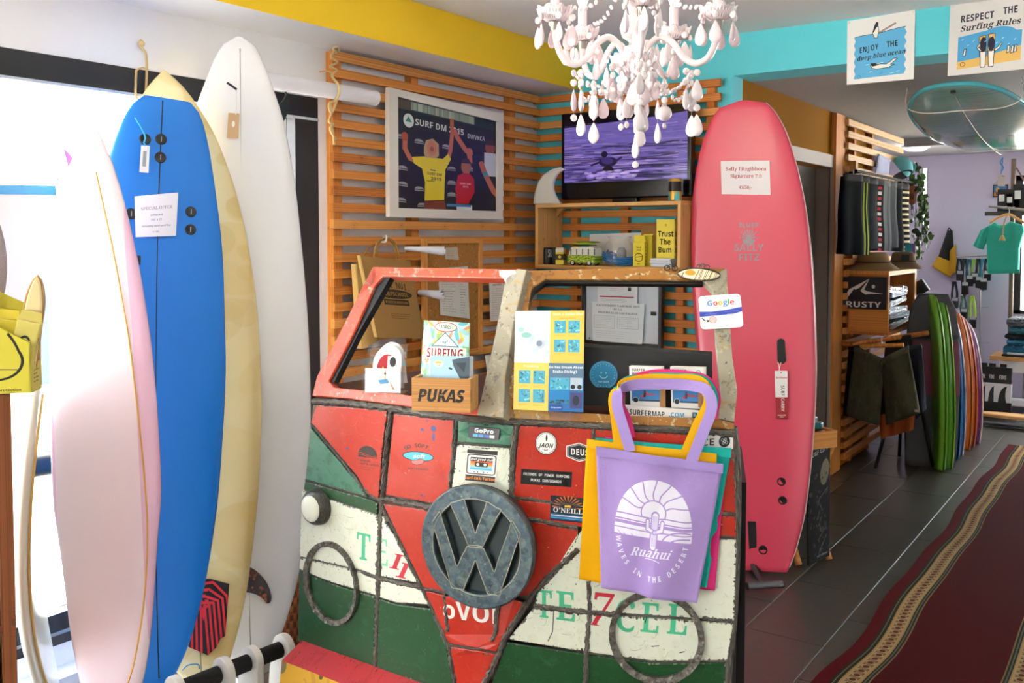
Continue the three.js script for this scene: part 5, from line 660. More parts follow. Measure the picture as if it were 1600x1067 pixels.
// kraft paper bags on a hook
{
  const kraft = (c, seed, print) => mat('#ffffff', 0.9, { map: canvasTex(320, 420, (x) => { const r = rng(seed); x.fillStyle = c; x.fillRect(0, 0, 320, 420); speckle(x, 320, 420, 500, ['#a37c42', '#8f6a34', '#b8925a'], 0.6, 5, r, 0.35); x.strokeStyle = '#8a6630'; x.globalAlpha = 0.4; for (let i = 0; i < 9; i++) { x.beginPath(); x.moveTo(r() * 320, r() * 420); x.lineTo(r() * 320, r() * 420); x.stroke(); } x.globalAlpha = 1;
    if (print) { const k = '#3c3016'; for (let i = 0; i < 9; i++) text(x, 'PAPA NUI.'[i], 62 + i * 26, 136 + Math.abs(i - 4) * 3, 46, k, { sx: 0.8 }); x.beginPath(); x.ellipse(166, 186, 118, 24, 0, 0, 7); x.fillStyle = k; x.fill(); text(x, 'SURFSCHOOL', 166, 186, 28, c, {}); x.fillStyle = k; x.fillRect(86, 214, 160, 30); text(x, 'FUERTEVENTURA', 166, 229, 18, c, {}); lines(x, 110, 240, 292, 3, 11, k, 4, 2); } }) });
  const bag = (label, tl, tr, bl, br, X, seed, col, print, th) => { const g = thing('paper_bag', label, 'paper bag', undefined); const c = (p) => onX(p[0], p[1], X); const body = sheet(c(tl), c(tr), c(bl), c(br), 8, 8, (u, v) => 0.012 * Math.sin(u * 3.14) * (1 - v * 0.6) + 0.003 * Math.sin(u * 9 + v * 5), 0.004); part('front_panel', body, kraft(col, seed, print), g); const off = V(-th, 0, 0); const mm = mat(col, 0.9); part('back_panel', sheet(c(tl).add(off), c(tr).add(off), c(bl).add(off), c(br).add(off), 2, 2, null, 0.002), mm, g); part('gusset', sheet(c(tl).add(off), c(tl), c(bl).add(off), c(bl), 1, 1, null, 0.001), mat('#d8b36c', 0.9), g); part('base_fold', sheet(c(bl), c(br), c(bl).add(off), c(br).add(off), 1, 1, null, 0.001), mm, g); return g; };
  const X0 = clipFace + 0.09;
  const g1 = bag('front kraft paper bag with dark surf school print, hanging on the slats', [563, 399], [640, 408], [590, 527], [666, 529], X0, 41, '#a98046', true, 0.02);
  for (const k of [0, 0.012]) part('handle', tube([[584, 402], [587, 385], [592, 376], [602, 373], [612, 378], [618, 392], [620, 404]].map((p) => onX(p[0] + k * 300, p[1], X0 - k)), 0.0042, 40, 7), mat('#a5793c', 0.9), g1);
  settle(g1);
  const g2 = bag('rear kraft paper bag, its pale side showing behind the front one', [557, 413], [585, 402], [566, 545], [592, 530], X0 - 0.035, 42, '#c29a58', false, 0.03); part('handle', tube([[566, 404], [575, 388], [592, 380]].map((p) => onX(...p, X0 - 0.04)), 0.004, 16, 6), mat('#a5793c', 0.9), g2); settle(g2);
  const h = thing('wall_hook', 'white hook in the slats holding the paper bags', 'hook'); const a = onX(601, 372, clipFace + 0.0), b = onX(603, 368, clipFace + 0.06), c = onX(602, 378, clipFace + 0.1); part('hook_wire', tube([a, b, onX(604, 371, clipFace + 0.09), c, onX(597, 378, clipFace + 0.1)], 0.004, 24, 8), mat('#f0efe9', 0.4), h); part('base_plate', new THREE.CylinderGeometry(0.012, 0.012, 0.005, 18).rotateZ(Math.PI / 2), mat('#e8e6de', 0.4), h, a); settle(h);
}
// white roller tube tied up beside the window, with its ropes
{
  const g = thing('roller_tube', 'long white tube slung under the soffit beside the slats', 'tube'), X = XW + 0.14, a = onX(398, 122, X), b = onX(584, 153, X), d = b.clone().sub(a).normalize();
  part('tube', rod(a, b, 0.031, 28), mat('#ecebf2', 0.35), g); for (const [p, s] of [[b, 1], [a, -1]]) part('end_cap', rod(p, p.clone().addScaledVector(d, s * 0.008), 0.0318, 28), mat('#f3f3f6', 0.4), g); settle(g);
  const rope = mat('#d9bd86', 0.95, { bumpMap: fineNoise, bumpScale: 0.002 }), r = rng(44);
  const t = thing('rope', 'pale rope knotted round the end of the white tube and the slats', 'rope'), X2 = XW + 0.18;
  const loop = (list, rad = 0.005) => part('strand', tube(list.map(([x, y, k = 0]) => onX(x, y, X2 + k)), rad, list.length * 8, 7), rope, t);
  loop([[524, 80], [517, 88, 0.01], [527, 97], [516, 104, 0.012], [526, 110], [518, 118], [522, 124], [529, 133, 0.02], [529, 148, 0.02], [522, 158], [515, 161], [514, 168], [518, 176], [527, 156]], 0.005);
  loop([[500, 112], [508, 111], [516, 113], [520, 120]], 0.0035); loop([[515, 160], [518, 176], [514, 190, 0.006], [521, 194], [516, 200], [521, 212], [525, 218]], 0.005); loop([[519, 196], [521, 212], [522, 226]], 0.0045); loop([[526, 84], [520, 76], [528, 74], [529, 82]], 0.0045); settle(t);
  const t2 = thing('rope', 'thin rope loop hanging from a hook above the window', 'rope'), X3 = XW + 0.012, l2 = (list, rad) => part('strand', tube(list.map((p) => onX(...p, X3)), rad, list.length * 8, 6), rope, t2);
  l2([[221, 62], [218, 70], [222, 76], [227, 82], [229, 98], [228, 152]], 0.0042); l2([[213, 109], [212, 130], [213, 152], [220, 156], [228, 152]], 0.0042); l2([[213, 110], [216, 108], [224, 106], [228, 108]], 0.003); part('knot', new THREE.SphereGeometry(0.011, 12, 8), rope, t2, onX(221, 68, X3)); settle(t2);
}
// price tag and teal leash things seen past the white board
{
  const g = thing('wall_fin', 'dark curved fin hanging in front of the narrow window', 'fin'), X = XW + 0.1, q = (x, y) => { const p = onX(x, y, X); return [-p.z, p.y]; }, s = new THREE.Shape(); s.moveTo(...q(428, 168)); s.bezierCurveTo(...q(438, 162), ...q(446, 152), ...q(445, 142)); s.bezierCurveTo(...q(453, 160), ...q(448, 186), ...q(434, 200)); s.lineTo(...q(428, 168)); const ge = extrude(s, 0.008, 0.002); ge.rotateY(Math.PI / 2); part('blade', ge, mat('#1d2226', 0.25), g, [X, 0, 0]); part('cord', tube([onX(446, 144, X), onX(444, 132, X - 0.02), onX(443, 124, X - 0.04)], 0.002, 10, 5), string, g); settle(g);
}
// ---------- things on the counter ----------
const TOP = 1.06;
{
  // wooden leaflet box with burnt lettering
  const g = thing('leaflet_box', 'small wooden box with black burnt lettering on the counter edge', 'box'), w = 0.15, h = 0.082, d = 0.085, t = 0.009, RY = 0.42;
  const p = fromPx(692, 628), o = onFront(p[0] - 0.008, 1.0, 0.03);
  const lab = canvasTex(512, 214, (x) => { x.drawImage(woodTex(23, '#c98c4a', '#93602c', '#e0ab6a').image, 0, 0, 512, 214); x.save(); x.translate(256, 112); x.transform(1, 0, -0.25, 1, 0, 0); text(x, 'PUKAS', 0, 0, 108, '#150e08', { sx: 1.2, stroke: '#150e08', lw: 5 }); x.restore(); x.fillStyle = '#c98c4a'; for (let i = 0; i < 5; i++) x.fillRect(80 + i * 82, 104 + (i % 2) * 12, 34, 4); });
  const wood = pine[1], front = new THREE.BoxGeometry(w, h, t); part('front_board', front, mat('#ffffff', 0.55, { map: lab }), g, [0, h / 2, d / 2 - t / 2]); part('back_board', plank(w, h, t, 0, 1), wood, g, [0, h / 2, -d / 2 + t / 2]);
  for (const s of [-1, 1]) part('side_board', plank(t, h, d - 2 * t, 0, s), wood, g, [s * (w / 2 - t / 2), h / 2, 0]); part('base_board', plank(w - 2 * t, t, d - 2 * t, 0, 3), wood, g, [0, t / 2, 0]);
  g.position.copy(atDepth(696, 622, 2.36)).setY(TOP); g.rotation.y = RY;
  const gp = g.position, put = (o2, x, y, z, rx, ry = 0) => { o2.position.set(x, y, z).applyAxisAngle(V(0, 1, 0), RY).add(gp); o2.rotation.set(rx, RY + ry, 0, 'YXZ'); };
  const l1 = thing('leaflet_stack', 'pale blue leaflets with a yellow sun in the wooden box', 'leaflets'); const lm = mat('#ffffff', 0.5, { map: canvasTex(220, 300, (x) => { x.fillStyle = '#a9cfe4'; x.fillRect(0, 0, 220, 300); poly(x, [[120, 30], [220, 0], [220, 200], [190, 300], [176, 220], [130, 90]], '#4a5a68'); poly(x, [[140, 60], [200, 50], [190, 140]], '#2c3a44'); disc(x, 44, 70, 28, '#f3efe6'); x.beginPath(); x.arc(44, 66, 20, Math.PI, 0); x.fillStyle = '#e8b93a'; x.fill(); text(x, 'SURF', 44, 84, 12, '#8a7a3a'); poly(x, [[108, 96], [124, 110], [118, 122], [100, 106]], '#22303a'); text(x, 'islands', 60, 200, 24, '#e8f2f6'); }) });
  for (let k = 0; k < 5; k++) part('leaflet', new THREE.BoxGeometry(0.1, 0.085, 0.0016), k ? mat('#d5e4ea', 0.6) : lm, l1, [k * 0.0015, 0.042, -k * 0.003]); put(l1, 0.016, 0.05, 0.018, -0.08);
  const l2 = thing('envelope', 'colourful seed-packet style surfing envelope behind the blue leaflets', 'envelope'); const em = mat('#ffffff', 0.5, { map: canvasTex(320, 400, (x) => { const r = rng(18); x.fillStyle = '#bfe0e2'; x.fillRect(0, 0, 320, 400); for (let i = 0; i < 70; i++) { x.globalAlpha = 0.75; x.fillStyle = ['#f0d24a', '#57b7c4', '#f4efe2', '#7fb86a', '#e88a5a', '#9ad0d8'][i % 6]; x.beginPath(); x.ellipse(r() * 320, r() * 250, 8 + r() * 30, 5 + r() * 14, r() * 3, 0, 7); x.fill(); } x.globalAlpha = 1; x.fillStyle = '#e4d05a'; x.fillRect(0, 290, 320, 110); for (let i = 0; i < 40; i++) { x.fillStyle = ['#3f8a4a', '#e0a52c', '#f4e69a'][i % 3]; x.beginPath(); x.ellipse(r() * 320, 300 + r() * 100, 10, 6, r() * 3, 0, 7); x.fill(); } poly(x, [[160, 56], [252, 122], [68, 122]], '#d9eef0', '#33566a', 4); x.fillStyle = '#f2ece2'; x.fillRect(16, 126, 288, 56); text(x, 'SURFING', 160, 156, 62, '#8a1c28', { sx: 0.95 }); disc(x, 160, 28, [76, 22], '#f4ead0', '#b0403a', 4); text(x, 'ROPES', 160, 28, 24, '#2f6a5a'); text(x, '~ surf ~', 160, 100, 20, '#33566a'); }) });
  part('front', sheet(V(-0.062, 0.21, -0.012), V(0.058, 0.205, -0.012), V(-0.066, 0, 0.002), V(0.06, 0, 0.002), 4, 4, (u, v) => 0.008 * Math.sin(u * 3.1), 0.001), em, l2); part('back', sheet(V(-0.062, 0.21, -0.018), V(0.058, 0.205, -0.018), V(-0.066, 0, -0.014), V(0.06, 0, -0.014), 1, 1, null, 0.001), mat('#9cc4a0', 0.6), l2); put(l2, -0.006, 0.01, -0.012, -0.1);
}
{
  // acrylic holder with sticker cards
  const g = thing('card_holder', 'clear acrylic holder on the left end of the counter', 'holder'); const A = acrylic, w = 0.108, h = 0.1; g.position.copy(atDepth(601, 605, 2.6)).setY(TOP); g.rotation.y = 0.45;
  part('front_wall', new THREE.BoxGeometry(w, 0.07, 0.003), A, g, [0, 0.036, 0.02], [-0.06, 0, 0]); part('back_wall', new THREE.BoxGeometry(w, 0.135, 0.003), A, g, [0, 0.066, -0.028], [-0.28, 0, 0]); part('side_wall', extrude([[-0.02, 0], [0.02, 0], [0.022, 0.07], [-0.045, 0.13]].map(([x, y]) => [x, y]), 0.003, 0).rotateY(-Math.PI / 2), A, g, [w / 2, 0, 0]); part('side_wall', extrude([[-0.02, 0], [0.02, 0], [0.022, 0.07], [-0.045, 0.13]], 0.003, 0).rotateY(-Math.PI / 2), A, g, [-w / 2, 0, 0]); part('base', boxG(w + 0.012, 0.004, 0.06, 0.001), A, g, [0, 0.002, 0]);
  part('insert_card', new THREE.BoxGeometry(w * 0.94, 0.066, 0.0012), mat('#ffffff', 0.7, { map: canvasTex(192, 140, (x) => { x.fillStyle = '#e6edf6'; x.fillRect(0, 0, 192, 140); x.fillStyle = '#f4f7fb'; x.fillRect(10, 98, 110, 34); poly(x, [[70, 70], [120, 60], [130, 84], [84, 92]], '#4f9ed0'); x.strokeStyle = '#cfa93a'; x.lineWidth = 6; x.beginPath(); x.moveTo(108, 10); x.lineTo(108, 62); x.stroke(); disc(x, 108, 30, 6, '#3a4450'); poly(x, [[130, 70], [160, 120], [150, 124]], '#c98a4a'); }) }), g, [0, 0.037, 0.016], [-0.06, 0, 0]);
  const gp = g.position, s = thing('sticker_card', 'round red and white sticker cards leaning in the acrylic holder', 'sticker'); const sm = mat('#ffffff', 0.5, { map: canvasTex(160, 160, (x) => { x.fillStyle = '#f1efee'; x.fillRect(0, 0, 160, 160); disc(x, 80, 86, 66, '#f4f2f0', '#c8c4c0', 3); x.beginPath(); x.arc(80, 90, 56, Math.PI, -0.4); x.lineTo(80, 90); x.fillStyle = '#b3182a'; x.fill(); x.strokeStyle = '#e8c03a'; x.lineWidth = 8; x.beginPath(); x.moveTo(36, 110); x.lineTo(58, 84); x.lineTo(80, 108); x.stroke(); x.fillStyle = '#f4f2f0'; x.fillRect(82, 40, 56, 120); disc(x, 112, 62, 18, '#1d1f22'); text(x, 'E', 112, 118, 30, '#1d1f22', { rot: -0.3 }); }) });
  const cs = new THREE.Shape(); cs.moveTo(-0.042, 0); cs.lineTo(0.04, 0); cs.lineTo(0.04, 0.085); cs.quadraticCurveTo(0.036, 0.115, 0.004, 0.12); cs.quadraticCurveTo(-0.036, 0.112, -0.042, 0.07); for (let k = 0; k < 3; k++) part('card', uvFit(new THREE.ExtrudeGeometry(cs, { depth: 0.0012, bevelEnabled: false, curveSegments: 10 })), k ? mat('#dcdad8', 0.6) : sm, s, [0.004 + k * 0.008, 0.012 - k * 0.002 + (k === 2 ? 0.012 : 0), -0.002 - k * 0.009], [-0.2, 0, k * 0.08]); s.position.copy(gp); s.rotation.y = 0.45;
}
{
  // big double poster in a stand leaning on the right window
  const g = thing('poster_stand', 'yellow, white and blue diving poster on a clear stand in the right window', 'poster'); const n = nR, w0 = 0.02, Q = (x, y, w = 0) => { const y1 = 1.03, pl = onFront(0.2, 1.03, w0 + w); return onPlane(x, y, pl, V(n.x, 0.1, n.z).normalize()); };
  const tl = Q(805, 486), tr = Q(913, 485), bl = Q(802, 640), br = Q(911, 644);
  const art = canvasTex(640, 900, (x) => { const r = rng(51); x.fillStyle = '#f2eecb'; x.fillRect(0, 0, 640, 900); x.fillStyle = '#e9f1f6'; x.fillRect(0, 0, 330, 480); for (let i = 0; i < 40; i++) { x.globalAlpha = 0.5; x.fillStyle = ['#cfe6ee', '#a9d4e0', '#ffffff', '#d9e8d6', '#c3d9f0'][i % 5]; x.beginPath(); x.ellipse(r() * 330, r() * 470, 14 + r() * 44, 8 + r() * 22, r() * 3, 0, 7); x.fill(); } x.globalAlpha = 1; disc(x, 240, 300, 44, '#c3ccd6'); disc(x, 232, 296, 26, '#7a8aa0'); disc(x, 110, 220, [46, 26], '#8fc7bf'); disc(x, 60, 170, [28, 22], '#9fd3c6');
    x.fillStyle = '#edc95a'; x.fillRect(330, 0, 310, 480); text(x, 'Book a Scuba Dive', 490, 30, 32, '#f6efd8'); text(x, 'everyone welcome', 490, 66, 17, '#c8792c', { bold: false });
    const pic = (px, py, w, h) => { x.fillStyle = '#4fb0cc'; x.fillRect(px, py, w, h); for (let i = 0; i < 16; i++) { x.globalAlpha = 0.7; x.fillStyle = ['#2c7fa0', '#8fd6dc', '#35556a', '#bfe6e4', '#6a8a7a'][i % 5]; x.beginPath(); x.ellipse(px + 14 + r() * (w - 28), py + 14 + r() * (h - 28), 4 + r() * 16, 3 + r() * 8, r() * 3, 0, 7); x.fill(); } x.globalAlpha = 1; };
    for (const [a, b] of [[368, 90], [496, 90], [368, 260], [496, 260]]) { pic(a, b, 104, 112); lines(x, a, a + 104, b + 128, 2, 10, '#b08a2c', a + b, 2); }
    x.fillStyle = '#efcf62'; x.fillRect(0, 470, 322, 430); text(x, 'Freediving', 160, 500, 28, '#f8f0d4'); for (const [a, b] of [[46, 540], [180, 540], [46, 710], [180, 710]]) { pic(a, b, 108, 118); lines(x, a, a + 104, b + 134, 2, 10, '#b08a2c', a + b, 2); }
    x.fillStyle = '#5c7c98'; x.fillRect(322, 470, 318, 130); x.fillStyle = '#2f6fae'; x.fillRect(322, 600, 318, 300); text(x, 'Do You Dream About', 480, 506, 31, '#f2f6f6'); text(x, 'Scuba Diving?', 470, 546, 34, '#f2f6f6'); pic(334, 600, 180, 110); x.fillStyle = '#2a86c4'; x.fillRect(334, 712, 180, 120); for (let i = 0; i < 30; i++) { x.fillStyle = ['#1d3f58', '#2c566a', '#4a7a7c'][i % 3]; x.beginPath(); x.ellipse(340 + r() * 170, 800 + r() * 34, 12, 7, 0, 0, 7); x.fill(); } x.fillStyle = '#b9c9d2'; x.fillRect(520, 600, 110, 110); disc(x, 545, 680, 20, '#26323a'); disc(x, 604, 680, 20, '#26323a'); x.fillStyle = '#4a4a7c'; x.fillRect(520, 730, 110, 140); disc(x, 574, 800, [30, 44], '#252a3a'); x.fillStyle = '#2450a0'; x.fillRect(334, 842, 120, 50); text(x, 'diving centre', 394, 866, 15, '#f0f4f8'); });
  part('print', sheet(tl, tr, bl, br, 2, 2, (u, v) => 0.002 * Math.sin(u * 5), 0.0012), mat('#ffffff', 0.3, { map: art }), g);
  const o = n.clone().multiplyScalar(0.004), oo = (p, k = 1) => p.clone().addScaledVector(o, k); part('clear_back', sheet(oo(tl, -2), oo(tr, -2), oo(bl, -2), oo(br, -2), 1, 1, null, 0.002), acrylic, g);
  const b2 = oo(br, -12), c2 = Q(975, 640); part('foot', sheet(oo(bl, 1), oo(br, 1), oo(bl, 10).setY(bl.y - 0.012), oo(br, 10).setY(br.y - 0.012), 1, 1, null, 0.002), acrylic, g); settle(g);
}
const backBoard = (() => {
  // black display board behind the right window, blue round sticker
  const n = nR, P0 = onFront(0.3, 1.03, -0.1), Q = (x, y, k = 0) => onPlane(x, y, P0.clone().addScaledVector(n, k), V(n.x, 0.12, n.z).normalize());
  const g = thing('display_board', 'black display board with a round blue sticker in the right window', 'display'); const tl = Q(822, 535), tr = Q(1113, 553), bl = Q(805, 640), br = Q(1113, 652);
  part('panel', sheet(tl, tr, bl, br, 1, 1, null, 0.02), mat('#0e0f12', 0.4), g); part('top_edge', sheet(Q(822, 531), Q(1113, 549), Q(822, 536, 0.002), Q(1113, 554, 0.002), 1, 1, null, 0.02), mat('#17181b', 0.4), g); part('tray', sheet(Q(905, 640, 0.0), Q(1113, 648, 0), Q(905, 646, 0.055), Q(1113, 654, 0.055), 1, 1, null, 0.004), mat('#15171a', 0.3), g);
  const c = Q(943, 586, 0.003), r = 0.0365, ds = new THREE.CylinderGeometry(r, r, 0.0012, 48); ds.rotateX(Math.PI / 2); ds.rotateY(BEND); const dm = mat('#ffffff', 0.4, { map: canvasTex(200, 200, (x) => { x.fillStyle = '#2a98cc'; x.fillRect(0, 0, 200, 200); disc(x, 100, 100, 92, null, '#bfe4f0', 2); for (let i = 0; i < 24; i++) { const a = i / 24 * 6.283; x.save(); x.translate(100 + Math.cos(a) * 78, 100 + Math.sin(a) * 78); x.rotate(a + 1.57); text(x, 'SMILE*TOPDECK*SURF*LOVE*'[i], 0, 0, 14, '#d8f0f6', { bold: false }); x.restore(); } disc(x, 84, 84, 6, '#e8f6fa'); disc(x, 118, 84, 6, '#e8f6fa'); x.strokeStyle = '#e8f6fa'; x.lineWidth = 6; x.beginPath(); x.arc(100, 92, 30, 0.35, 2.8); x.stroke(); text(x, 'TOP DECK', 100, 148, 17, '#e8f6fa'); }) });
  const face = new THREE.CircleGeometry(r, 48); face.rotateY(BEND); part('round_sticker', face, dm, g, c.clone().addScaledVector(n, 0.0008)); settle(g); return { Q, n };
})();
{
  // leaflet stand with two piles of map booklets
  const { n } = backBoard, P0 = onFront(0.42, 1.03, -0.03), Q = (x, y, k = 0) => onPlane(x, y, P0.clone().addScaledVector(n, k), V(n.x, 0, n.z).normalize());
  const g = thing('booklet_stand', 'card stand with a white lettered front strip holding two piles of booklets', 'stand'); const card = mat('#b98a58', 0.8);
  part('front_strip', sheet(Q(972, 632, 0.012), Q(1092, 641, 0.012), Q(972, 652, 0.012), Q(1092, 657, 0.012), 1, 1, null, 0.004), mat('#ffffff', 0.5, { map: canvasTex(512, 80, (x) => { x.fillStyle = '#eceae6'; x.fillRect(0, 0, 512, 80); text(x, 'SURFERMAP', 168, 42, 47, '#1d1f22', { sx: 0.88 }); text(x, '.COM', 366, 42, 47, '#2a9fd0', { sx: 0.88 }); disc(x, 24, 36, 16, null, '#49a8d4', 5); x.fillStyle = '#1d2430'; x.fillRect(470, 18, 30, 44); x.fillStyle = '#5fb4d4'; x.fillRect(476, 26, 18, 26); }) }), g);
  for (const x of [973, 1034, 1037, 1094]) part('divider', sheet(Q(x - 3, 600, -0.0), Q(x + 3, 602, 0.0), Q(x - 3, 636, 0.008), Q(x + 3, 638, 0.008), 1, 1, null, 0.035), card, g);
  part('base', sheet(Q(972, 636, -0.05), Q(1094, 640, -0.05), Q(972, 650, 0.012), Q(1094, 656, 0.012), 1, 1, null, 0.003), card, g);
  const cover = mat('#ffffff', 0.4, { map: canvasTex(300, 380, (x) => { x.fillStyle = '#f3f2ee'; x.fillRect(0, 0, 300, 380); text(x, 'SURFER', 84, 34, 34, '#1d1f22'); text(x, 'MAP.', 62, 70, 34, '#1d1f22'); disc(x, 250, 44, 18, null, '#57b8d4', 6); x.fillStyle = '#3f8fd4'; x.fillRect(16, 130, 268, 200); x.fillStyle = '#72b4e0'; x.fillRect(16, 130, 268, 90); poly(x, [[90, 290], [150, 240], [170, 252], [240, 262], [244, 272], [160, 274], [120, 300]], '#c85a78'); disc(x, 138, 236, 9, '#5a2c26'); poly(x, [[128, 248], [150, 246], [146, 290], [124, 292]], '#3a2a3a'); x.fillStyle = '#1d3f6a'; x.fillRect(16, 316, 268, 14); disc(x, 52, 320, 26, '#2a3340', '#e8eaea', 4); }) }), edge = mat('#efe9df', 0.7);
  const pile = (label, x0, x1, yt, yb) => { const s = thing('booklet_pile', label, 'booklets', 'booklets in the card stand'); for (let k = 0; k < 8; k++) { const kk = -k * 0.0042 - 0.002, dx = k * 0.5; part('booklet', sheet(Q(x0 + dx, yt - k * 0.2, kk), Q(x1 + dx, yt + 1.5 - k * 0.2, kk), Q(x0 + 2 + dx, yb, kk + 0.004), Q(x1 + dx, yb + 2, kk + 0.004), 1, 1, null, 0.0034), k ? edge : cover, s); } settle(s); };
  pile('left pile of white and blue map booklets', 983, 1034, 572, 634); pile('right pile of white and blue map booklets', 1047, 1100, 573, 637); settle(g);
}
{
  // review card on the right post
  const g = thing('review_card', 'white rounded review card with a blue wave fixed to the right window post', 'card'), n = nR, P0 = onScreen(1, 0.5, 0.25, 0.02), N = n.clone().multiplyScalar(Math.cos(LEAN)).add(V(0, Math.sin(LEAN), 0)), Q = (x, y) => onPlane(x, y, P0, N);
  const c0 = Q(1126, 487), r = Q(1157, 485).sub(Q(1095, 489)).normalize(), up = N.clone().cross(r), w = Q(1159, 484).distanceTo(Q(1093, 490)), h = Q(1124, 462).distanceTo(Q(1127, 514));
  const s = new THREE.Shape(), q = 0.012; s.moveTo(-w / 2 + q, -h / 2); s.lineTo(w / 2 - q, -h / 2); s.quadraticCurveTo(w / 2, -h / 2, w / 2, -h / 2 + q); s.lineTo(w / 2, h / 2 - q); s.quadraticCurveTo(w / 2, h / 2, w / 2 - q, h / 2); s.lineTo(-w / 2 + q, h / 2); s.quadraticCurveTo(-w / 2, h / 2, -w / 2, h / 2 - q); s.lineTo(-w / 2, -h / 2 + q); s.quadraticCurveTo(-w / 2, -h / 2, -w / 2 + q, -h / 2);
  const ge = uvFit(new THREE.ExtrudeGeometry(s, { depth: 0.0025, bevelEnabled: false, curveSegments: 8 })); orient(g, c0, r, up, N);
  part('card_face', ge, mat('#ffffff', 0.35, { map: canvasTex(300, 280, (x) => { x.fillStyle = '#f5f4f5'; x.fillRect(0, 0, 300, 280); x.font = '66px sans-serif'; const cs = ['#4285f4', '#ea4335', '#fbbc05', '#4285f4', '#34a853', '#ea4335']; let px = 56; 'Google'.split('').forEach((ch, i) => { text(x, ch, px, 66, 62, cs[i], { align: 'left' }); px += x.measureText(ch).width * 0.94; }); lines(x, 60, 250, 24, 1, 8, '#8a8a8a', 2); text(x, '* * * * *', 150, 102, 20, '#e8b83a'); poly(x, [[0, 132], [80, 138], [190, 130], [300, 112], [300, 150], [240, 168], [120, 172], [0, 176]], '#3a4bb0'); lines(x, 40, 130, 158, 1, 8, '#dfe3f4', 3); lines(x, 180, 280, 144, 1, 8, '#dfe3f4', 4); disc(x, 90, 206, [26, 28], '#f0c2c0', '#c46a6a', 3); x.strokeStyle = '#1d1f22'; x.lineWidth = 7; x.beginPath(); x.moveTo(16, 186); x.quadraticCurveTo(26, 214, 54, 214); x.stroke(); poly(x, [[50, 202], [70, 214], [50, 226]], '#1d1f22'); x.strokeStyle = '#d9d9de'; x.lineWidth = 2; x.strokeRect(196, 164, 84, 84); lines(x, 50, 130, 252, 2, 8, '#9a9aa0', 6); }) }), g); part('backing', new THREE.BoxGeometry(0.03, 0.05, 0.008), mat('#d8d8da', 0.5), g, [0, 0, -0.0045]);
}
{
  // board-shaped plaque on the top rail, tiny metal bicycles beside it
  const p = onScreen(1, 0, 0, 0), P0 = onScreen(1, 0.45, 0.44, 0.03), N = nR.clone().multiplyScalar(0.96).add(V(0, 0.28, 0)).normalize(), Q = (x, y) => onPlane(x, y, P0, N);
  const g = thing('board_plaque', 'small striped surfboard-shaped plaque on the top rail of the counter frame', 'ornament'), a = Q(1059, 428), b = Q(1125, 431), c0 = a.clone().lerp(b, 0.5), r = b.clone().sub(a), L = r.length(); r.normalize(); const up = N.clone().cross(r).normalize(); orient(g, c0, r, up, N);
  const s = new THREE.Shape(); s.moveTo(-L / 2, 0); s.bezierCurveTo(-L / 4, 0.021, L / 4, 0.017, L / 2, 0.0); s.bezierCurveTo(L / 4, -0.018, -L / 4, -0.019, -L / 2, 0); part('plaque', uvFit(extrude(s, 0.006, 0.001)), mat('#ffffff', 0.45, { map: canvasTex(320, 100, (x) => { const rr2 = rng(13); x.fillStyle = '#ece2c4'; x.fillRect(0, 0, 320, 100); disc(x, 96, 40, [40, 26], '#e39a2c'); for (let i = 0; i < 18; i++) { x.strokeStyle = ['#2a2620', '#d8a83a', '#f4efe0', '#8a6a2c'][i % 4]; x.lineWidth = 4; x.beginPath(); x.moveTo(130 + i * 9, 100); x.lineTo(150 + i * 9 + rr2() * 20, 10); x.stroke(); } x.strokeStyle = '#1d1b18'; x.lineWidth = 6; x.beginPath(); x.moveTo(30, 86); x.lineTo(44, 40); x.stroke(); }) }), g); part('rim', tube(Array.from({ length: 24 }, (_, i) => { const t = i / 24 * 6.283; return V(Math.cos(t) * L / 2, Math.sin(t) * 0.0165, 0.004); }), 0.0016, 48, 6, true), mat('#2a241c', 0.4), g);
  const bike = (label, px, py, sc, m) => { const k = thing('toy_bicycle', label, 'toy', undefined), o = Q(px, py).addScaledVector(N, -0.012); for (const x of [-0.011, 0.011]) part('wheel', new THREE.TorusGeometry(0.0075, 0.0014, 6, 20), m, k, [x, 0.0075, 0]); part('frame', merge([rod(V(-0.011, 0.0075, 0), V(0.004, 0.016, 0), 0.0011, 6), rod(V(0.004, 0.016, 0), V(0.011, 0.0075, 0), 0.0011, 6), rod(V(-0.011, 0.0075, 0), V(-0.004, 0.017, 0), 0.0011, 6), rod(V(-0.005, 0.0175, 0), V(0.005, 0.0175, 0), 0.0014, 6)]), m, k); part('handlebar', rod(V(0.004, 0.018, -0.005), V(0.004, 0.018, 0.005), 0.0011, 6), m, k); orient(k, o, r, V(0, 1, 0), r.clone().cross(V(0, 1, 0)).normalize()); k.scale.setScalar(sc); };
  bike('tiny dark metal bicycle left of the board-shaped plaque', 1048, 421, 0.9, mat('#33343c', 0.35, { metalness: 0.6 })); bike('tiny metal bicycle standing behind the board-shaped plaque', 1098, 420, 0.9, mat('#5a5348', 0.35, { metalness: 0.6 }));
}
